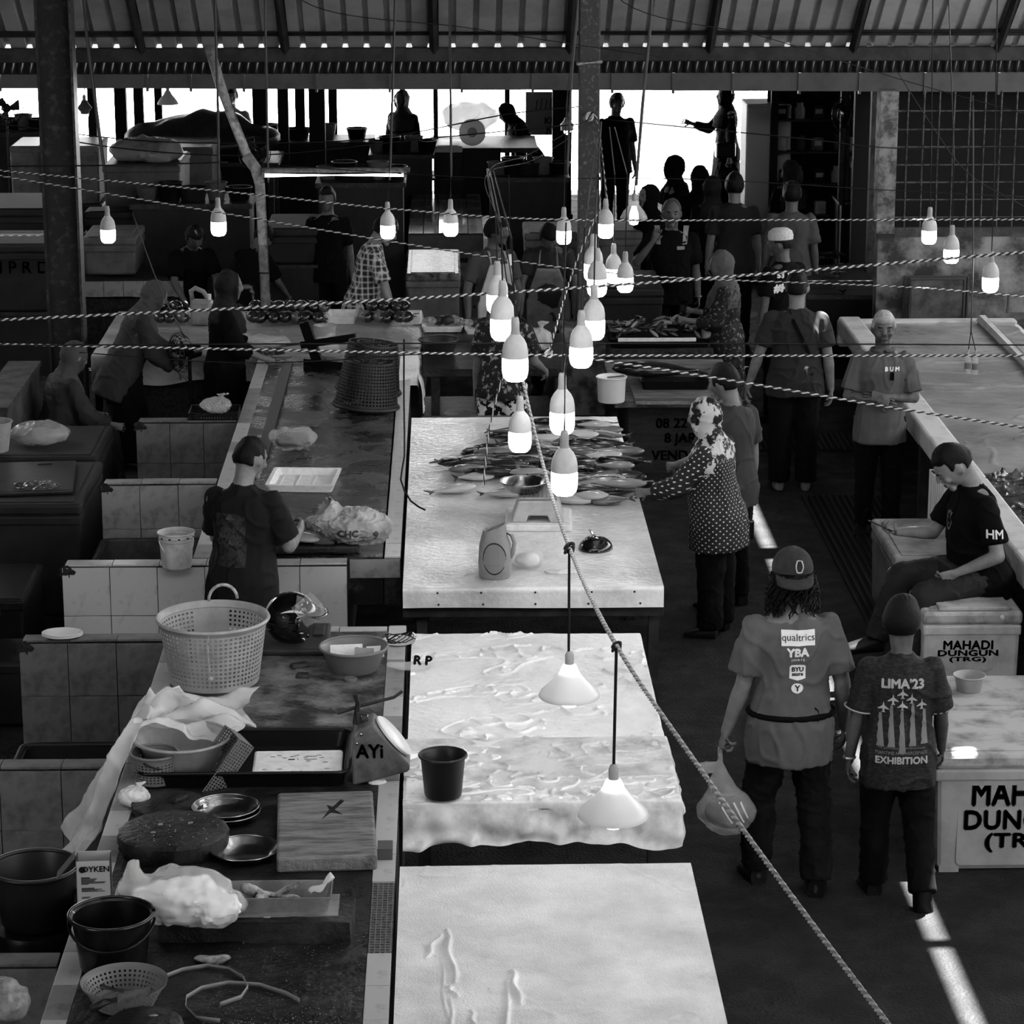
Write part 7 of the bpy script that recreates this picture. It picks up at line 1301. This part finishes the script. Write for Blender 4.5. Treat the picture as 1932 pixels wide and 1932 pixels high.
shade_lamp(1074, 1312, 120, 11.6, 'upper white shade lamp hanging from the diagonal rope', [(1073, 1240, 0), (1074, 1036, 0)], m_shade, emitb=True)
shade_lamp(1157, 1538, 138, 9.85, 'lower white shade lamp hanging over the middle table', [(1158, 1440, 0), (1163, 1222, 0)], m_shade, emitb=True)
shade_lamp(1196, 412, 50, 22.5, 'small glass shaded lamp right of the middle column', [(1200, 330, 0), (1230, 0, 0)], mat('amber_glass_shade', .4, .1, alpha=.6), rim=.115)
shade_lamp(317, 196, 40, 31.0, 'lit lamp with flat shade before the bright street', [(317, 60, 0)], m_white, rim=.12)
shade_lamp(160, 214, 20, 30.5, 'bare lit lamp beside the steel column before the street', [(165, 60, 0)], m_grey, rim=.05); shade_lamp(1070, 245, 14, 33, 'small lit lamp beside the middle column at the back', [(1070, 80, 0)], m_white, rim=.08)
# tube lamp and leaning pipe
q = PY(500, 330, 22.2); L_ = PY(762, 330, 22.2).x-q.x; o = E('tube_lamp', q, 0, 'lit fluorescent batten fixed to the leaning white pipe', 'lamp'); B().span(-.03, L_+.05, -.02, .04, .02, .055).obj('batten', mat('grimy_batten', .12, .7, .05, 30), o); B().tube([(0, -.03, .0), (L_, -.03, .0)], .015, 10).obj('tube', mat('lit_tube', .9, .4, emit=7.), o)
for x in (-.01, L_+.01): B().span(x-.012, x+.012, -.045, .02, -.02, .03).obj('end_cap', m_grey, o)
o = E('leaning_pipe', (0, 0, 0), 0, 'pale pipe with a bend leaning from the rear left counter to the canopy', 'pipe'); pts = [PY(502, 580, 22.25), PY(490, 345, 22.25), PY(482, 318, 22.25), PY(466, 295, 22.3), PY(418, 168, 22.6), PY(395, 90, 22.8)]
B().tube(pts[:2], .042, 12).obj('lower_pipe', m_pipe, o, smooth=180); B().tube(pts[1:4], .047, 12).obj('elbow', m_pipe, o, smooth=180); B().tube(pts[3:], .042, 12).obj('upper_pipe', m_pipe, o, smooth=180); B().tube([PY(498, 515, 22.25), PY(498, 513, 22.25)], .046, 12).obj('band', m_black, o)
# ropes
m_r1 = mat('white_rope_strand', .62, .8, .5, 60); m_r2 = mat('dark_rope_strand', .06, .9)
def dense(pts, step=.012):
    out = []; n = len(pts)
    for i in range(n-1):
        p0, p1, p2, p3 = pts[max(i-1, 0)], pts[i], pts[i+1], pts[min(i+2, n-1)]; m = max(2, int((p2-p1).length/step))
        for j in range(m):
            t = j/m; out.append(.5*((2*p1)+(p2-p0)*t+(2*p0-5*p1+4*p2-p3)*t*t+(3*p1-p0-3*p2+p3)*t**3))
    return out+[pts[-1]]
def onward(pix):                                          # carry a line on to the posts and walls outside the picture
    pix = list(pix)
    if pix[0][0] < 0: (a, b, c), (d, e, f) = pix[:2]; t = 420/(d-a); pix = [(a-420, b-(e-b)*t, c-(f-c)*t)]+pix
    if pix[-1][0] > 1932: (d, e, f), (a, b, c) = pix[-2:]; t = 420/(a-d); pix = pix+[(a+420, b+(b-e)*t, c+(c-f)*t)]
    return pix
def rope(label, pix, r, pitch=.07, m2=m_r2, cat='rope', name='rope'):
    if pix[-1][1] < 1932: pix = onward(pix)
    pts = dense([PY(x, y, Y) for x, y, Y in pix], pitch/6); o = E(name, pts[0], 0, label, cat, 'ropes strung across the hall'); acc = 0
    ph = [0]
    for i in range(1, len(pts)): ph.append(ph[-1]+(pts[i]-pts[i-1]).length/pitch*2*pi)
    d0 = (pts[-1]-pts[0]).normalized(); u, w = frame(d0)
    for s_, m in ((0, m_r1), (pi, m2)):
        B().tube([p-pts[0]+(u*cos(a+s_)+w*sin(a+s_))*r*.55 for p, a in zip(pts, ph)], r*.62, 5).obj('strand', m, o, smooth=180)
    return o
rope('bright white rope rising to the right across the whole hall', [(-30, 605, 14.5), (500, 579, 14.5), (966, 551, 14.4), (1400, 520, 14.3), (1965, 473, 14.2)], .0078, .045)
rope('level white rope passing the centre of the bulb cluster', [(-30, 649, 14.0), (350, 657, 14), (960, 669, 14), (1300, 671, 14), (1965, 671, 14)], .0062, .042)
rope('upper rope running from the left past the tube lamp', [(-20, 320, 19), (430, 362, 19), (740, 394, 19), (1040, 414, 19), (1500, 415, 19), (1965, 414, 19)], .0065, .05)
rope('sagging striped rope across the plaid man', [(-10, 330, 18), (420, 402, 18), (860, 475, 18), (1200, 519, 18), (1700, 541, 18), (1965, 562, 18)], .0055, .055)
rope('rope falling to the right past the man with folded arms', [(1078, 671, 14), (1300, 705, 14), (1500, 738, 14), (1700, 772, 14), (1965, 812, 14)], .0068, .05)
rope('thick diagonal rope running down to the lower right corner', [(975, 668, 14.2), (1020, 860, 13.2), (1073, 1030, 11.7), (1163, 1218, 9.9), (1340, 1478, 8.7), (1500, 1700, 7.9), (1700, 1965, 7.0)], .0085, .045, mat('grey_rope_strand', .34, .9))
rope('short rope hanging from the cluster down to the fish', [(955, 690, 14.4), (925, 800, 14.4), (912, 920, 14.4)], .0052)
rope('pale cord slanting from the column to the level rope', [(1130, 395, 17), (1082, 508, 16), (1035, 665, 14.1)], .006, .15)
rope('pale rope tied around the column and hanging beside it', [(1100, 216, 23.4), (1125, 222, 23.4), (1140, 330, 23.2), (1148, 400, 23.2)], .008)
for px, py, Y, lab, r1 in ((1035, 667, 14, 'knot where the slanting cord meets the level rope', .018), (1074, 1034, 11.65, 'dark knot holding the upper shade lamp', .02), (1163, 1220, 9.9, 'dark knot holding the lower shade lamp', .016), (967, 672, 14.05, 'tangled knot below the cluster of bulbs', .02), (1112, 220, 23.4, 'knotted rope ends on the middle column', .03)):
    q = PY(px, py, Y); o = E('rope_knot', q, 0, lab, 'knot', 'knots in the ropes')
    for i in range(3): B().tube([(r1*cos(t+i), r1*.7*sin(t*2+i), r1*1.1*sin(t+i*2)) for t in np.linspace(0, 6.3, 16)], r1*.32, 5).obj('loop', m_r2 if 'dark' in lab or i == 2 else m_r1, o, smooth=180)
def cable(label, pix, r=.004, m=m_cable):
    if pix[0][1] < 0: pix = [(pix[0][0], pix[0][1]-260, pix[0][2])]+list(pix)
    pix = onward(pix); pts = dense([PY(x, y, Y) for x, y, Y in pix], .12); p0 = pts[0]; return B().tube([p-p0 for p in pts], r, 5).obj('cable', m, loc=p0, smooth=180, label=label, cat='cable', group='cables strung across the hall')
for lab, pix, r, m in (('straight black cable crossing the picture at mid height', [(-20, 652, 13.5), (700, 648, 13.5), (1300, 648, 13.5), (1960, 651, 13.5)], .004, m_cable), ('black cable sagging below the level rope at the left', [(150, 665, 15), (430, 684, 15), (620, 680, 15), (800, 668, 15), (960, 670, 15)], .0035, m_cable),
      ('black strap dangling on the strip left of the fish table', [(762, 640, 16.4), (762, 760, 16.4), (763, 860, 16.3), (756, 905, 16.2), (775, 945, 16.1), (802, 962, 16.0)], .006, m_cable), ('dark wire sloping under the roof from the left', [(555, -10, 22), (900, 55, 22.5), (1250, 108, 23)], .004, m_cable), ('dark wire sloping under the roof to the right', [(1160, -10, 22), (1450, 72, 22.5), (1700, 150, 23), (1960, 222, 23)], .004, m_cable),
      ('pair of sagging wires above the foam boxes', [(-20, 232, 24), (230, 262, 24), (420, 270, 24), (700, 262, 24), (960, 215, 24), (1110, 200, 24)], .006, m_cable), ('lower sagging wire above the foam boxes', [(-20, 240, 24), (250, 282, 24), (500, 292, 24), (800, 262, 24), (1115, 232, 24)], .006, m_cable), ('dark wire along the shelf stall towards the grille', [(1140, 225, 24), (1500, 260, 24), (1700, 280, 24), (1960, 275, 24)], .005, m_cable), ('straight dark wire at the height of the crowd', [(500, 310, 22), (900, 335, 22), (1300, 338, 22), (1700, 360, 22), (1960, 372, 22)], .004, m_cable), ('straight dark cable in front of the foam boxes', [(-20, 314, 20), (200, 312, 20), (430, 306, 20)], .006, m_cable),
      ('thin cord falling from the left bulb to the black fan', [(250, 402, 21.5), (300, 540, 21.5), (350, 640, 21.5)], .005, m_cableg), ('grey hanging cord at the far left of the roof', [(157, -10, 22.2), (180, 200, 22.2), (198, 330, 22.2)], .012, m_cableg), ('grey hanging cord left of the leaning pipe', [(405, -10, 22.2), (411, 200, 22.2), (413, 345, 22.2)], .011, m_cableg), ('grey hanging cord beside the leaning pipe', [(500, -10, 22.2), (503, 160, 22.2), (506, 345, 22.2)], .010, m_cableg), ('grey hanging cord over the plaid man', [(745, -10, 22.2), (738, 250, 22.2), (735, 340, 22.2)], .011, m_cableg), ('grey hanging cord in the middle of the roof', [(848, -10, 22.2), (850, 200, 22.2), (851, 335, 22.2)], .011, m_cableg), ('grey hanging cord left of the middle column', [(1090, -10, 22.2), (1078, 150, 22.2), (1070, 330, 22.2)], .011, m_cableg), ('grey hanging cord right of the middle column', [(1230, -10, 22.4), (1212, 200, 22.4), (1200, 350, 22.4)], .014, m_cableg),
      ('dark wire down to the bulbs before the grille', [(1690, 130, 22), (1760, 240, 22), (1830, 330, 22), (1950, 400, 22)], .004, m_cable), ('string from the stained wall to the hanging bottles', [(1836, 180, 17), (1836, 480, 17), (1834, 560, 17), (1832, 625, 17)], .005, m_cableg), ('twisted dark wires bundled above the bulb cluster', [(1112, 225, 23), (1000, 290, 20), (925, 320, 17), (940, 420, 15), (960, 560, 14.3), (968, 660, 14.1)], .0035, m_cable), ('second dark wire bundled above the bulb cluster', [(1112, 235, 23), (1010, 300, 20), (918, 330, 17), (950, 440, 15), (975, 600, 14.3), (985, 740, 14.2)], .003, m_cable), ('dark wire from the column to the right bulbs', [(1115, 230, 23), (1135, 330, 20), (1120, 440, 18), (1105, 560, 16)], .0035, m_cable)):
    cable(lab, pix, r, m)
# two small bottles on a string
for px, lab in ((1825, 'left small water bottle hanging on a string before the right table'), (1839, 'right small water bottle hanging on a string before the right table')):
    q = PY(px, 704 if px < 1830 else 706, 17); o = E('water_bottle', q, 0, lab, 'bottle', 'small bottles on a string'); B().lathe([(.001, 0), (.019, 0), (.02, .01), (.02, .10), (.008, .125), (.008, .14)], 18, cap=False).obj('bottle_wall', mat('clear_bottle', .6, .08, alpha=.35), o, smooth=50); B().lathe([(.009, .138), (.009, .152), (.001, .152)], 14, cap=False).obj('cap', m_lgrey, o); B().tube([(0, 0, .15), PY(1832, 625, 17)-q], .003, 5).obj('string', m_cable, o); B().lathe([(.0205, .03), (.0205, .07)], 18, cap=False).obj('paper_label', mat('bottle_label', .2, .6), o)
bpy.data.scenes.remove(TMP)
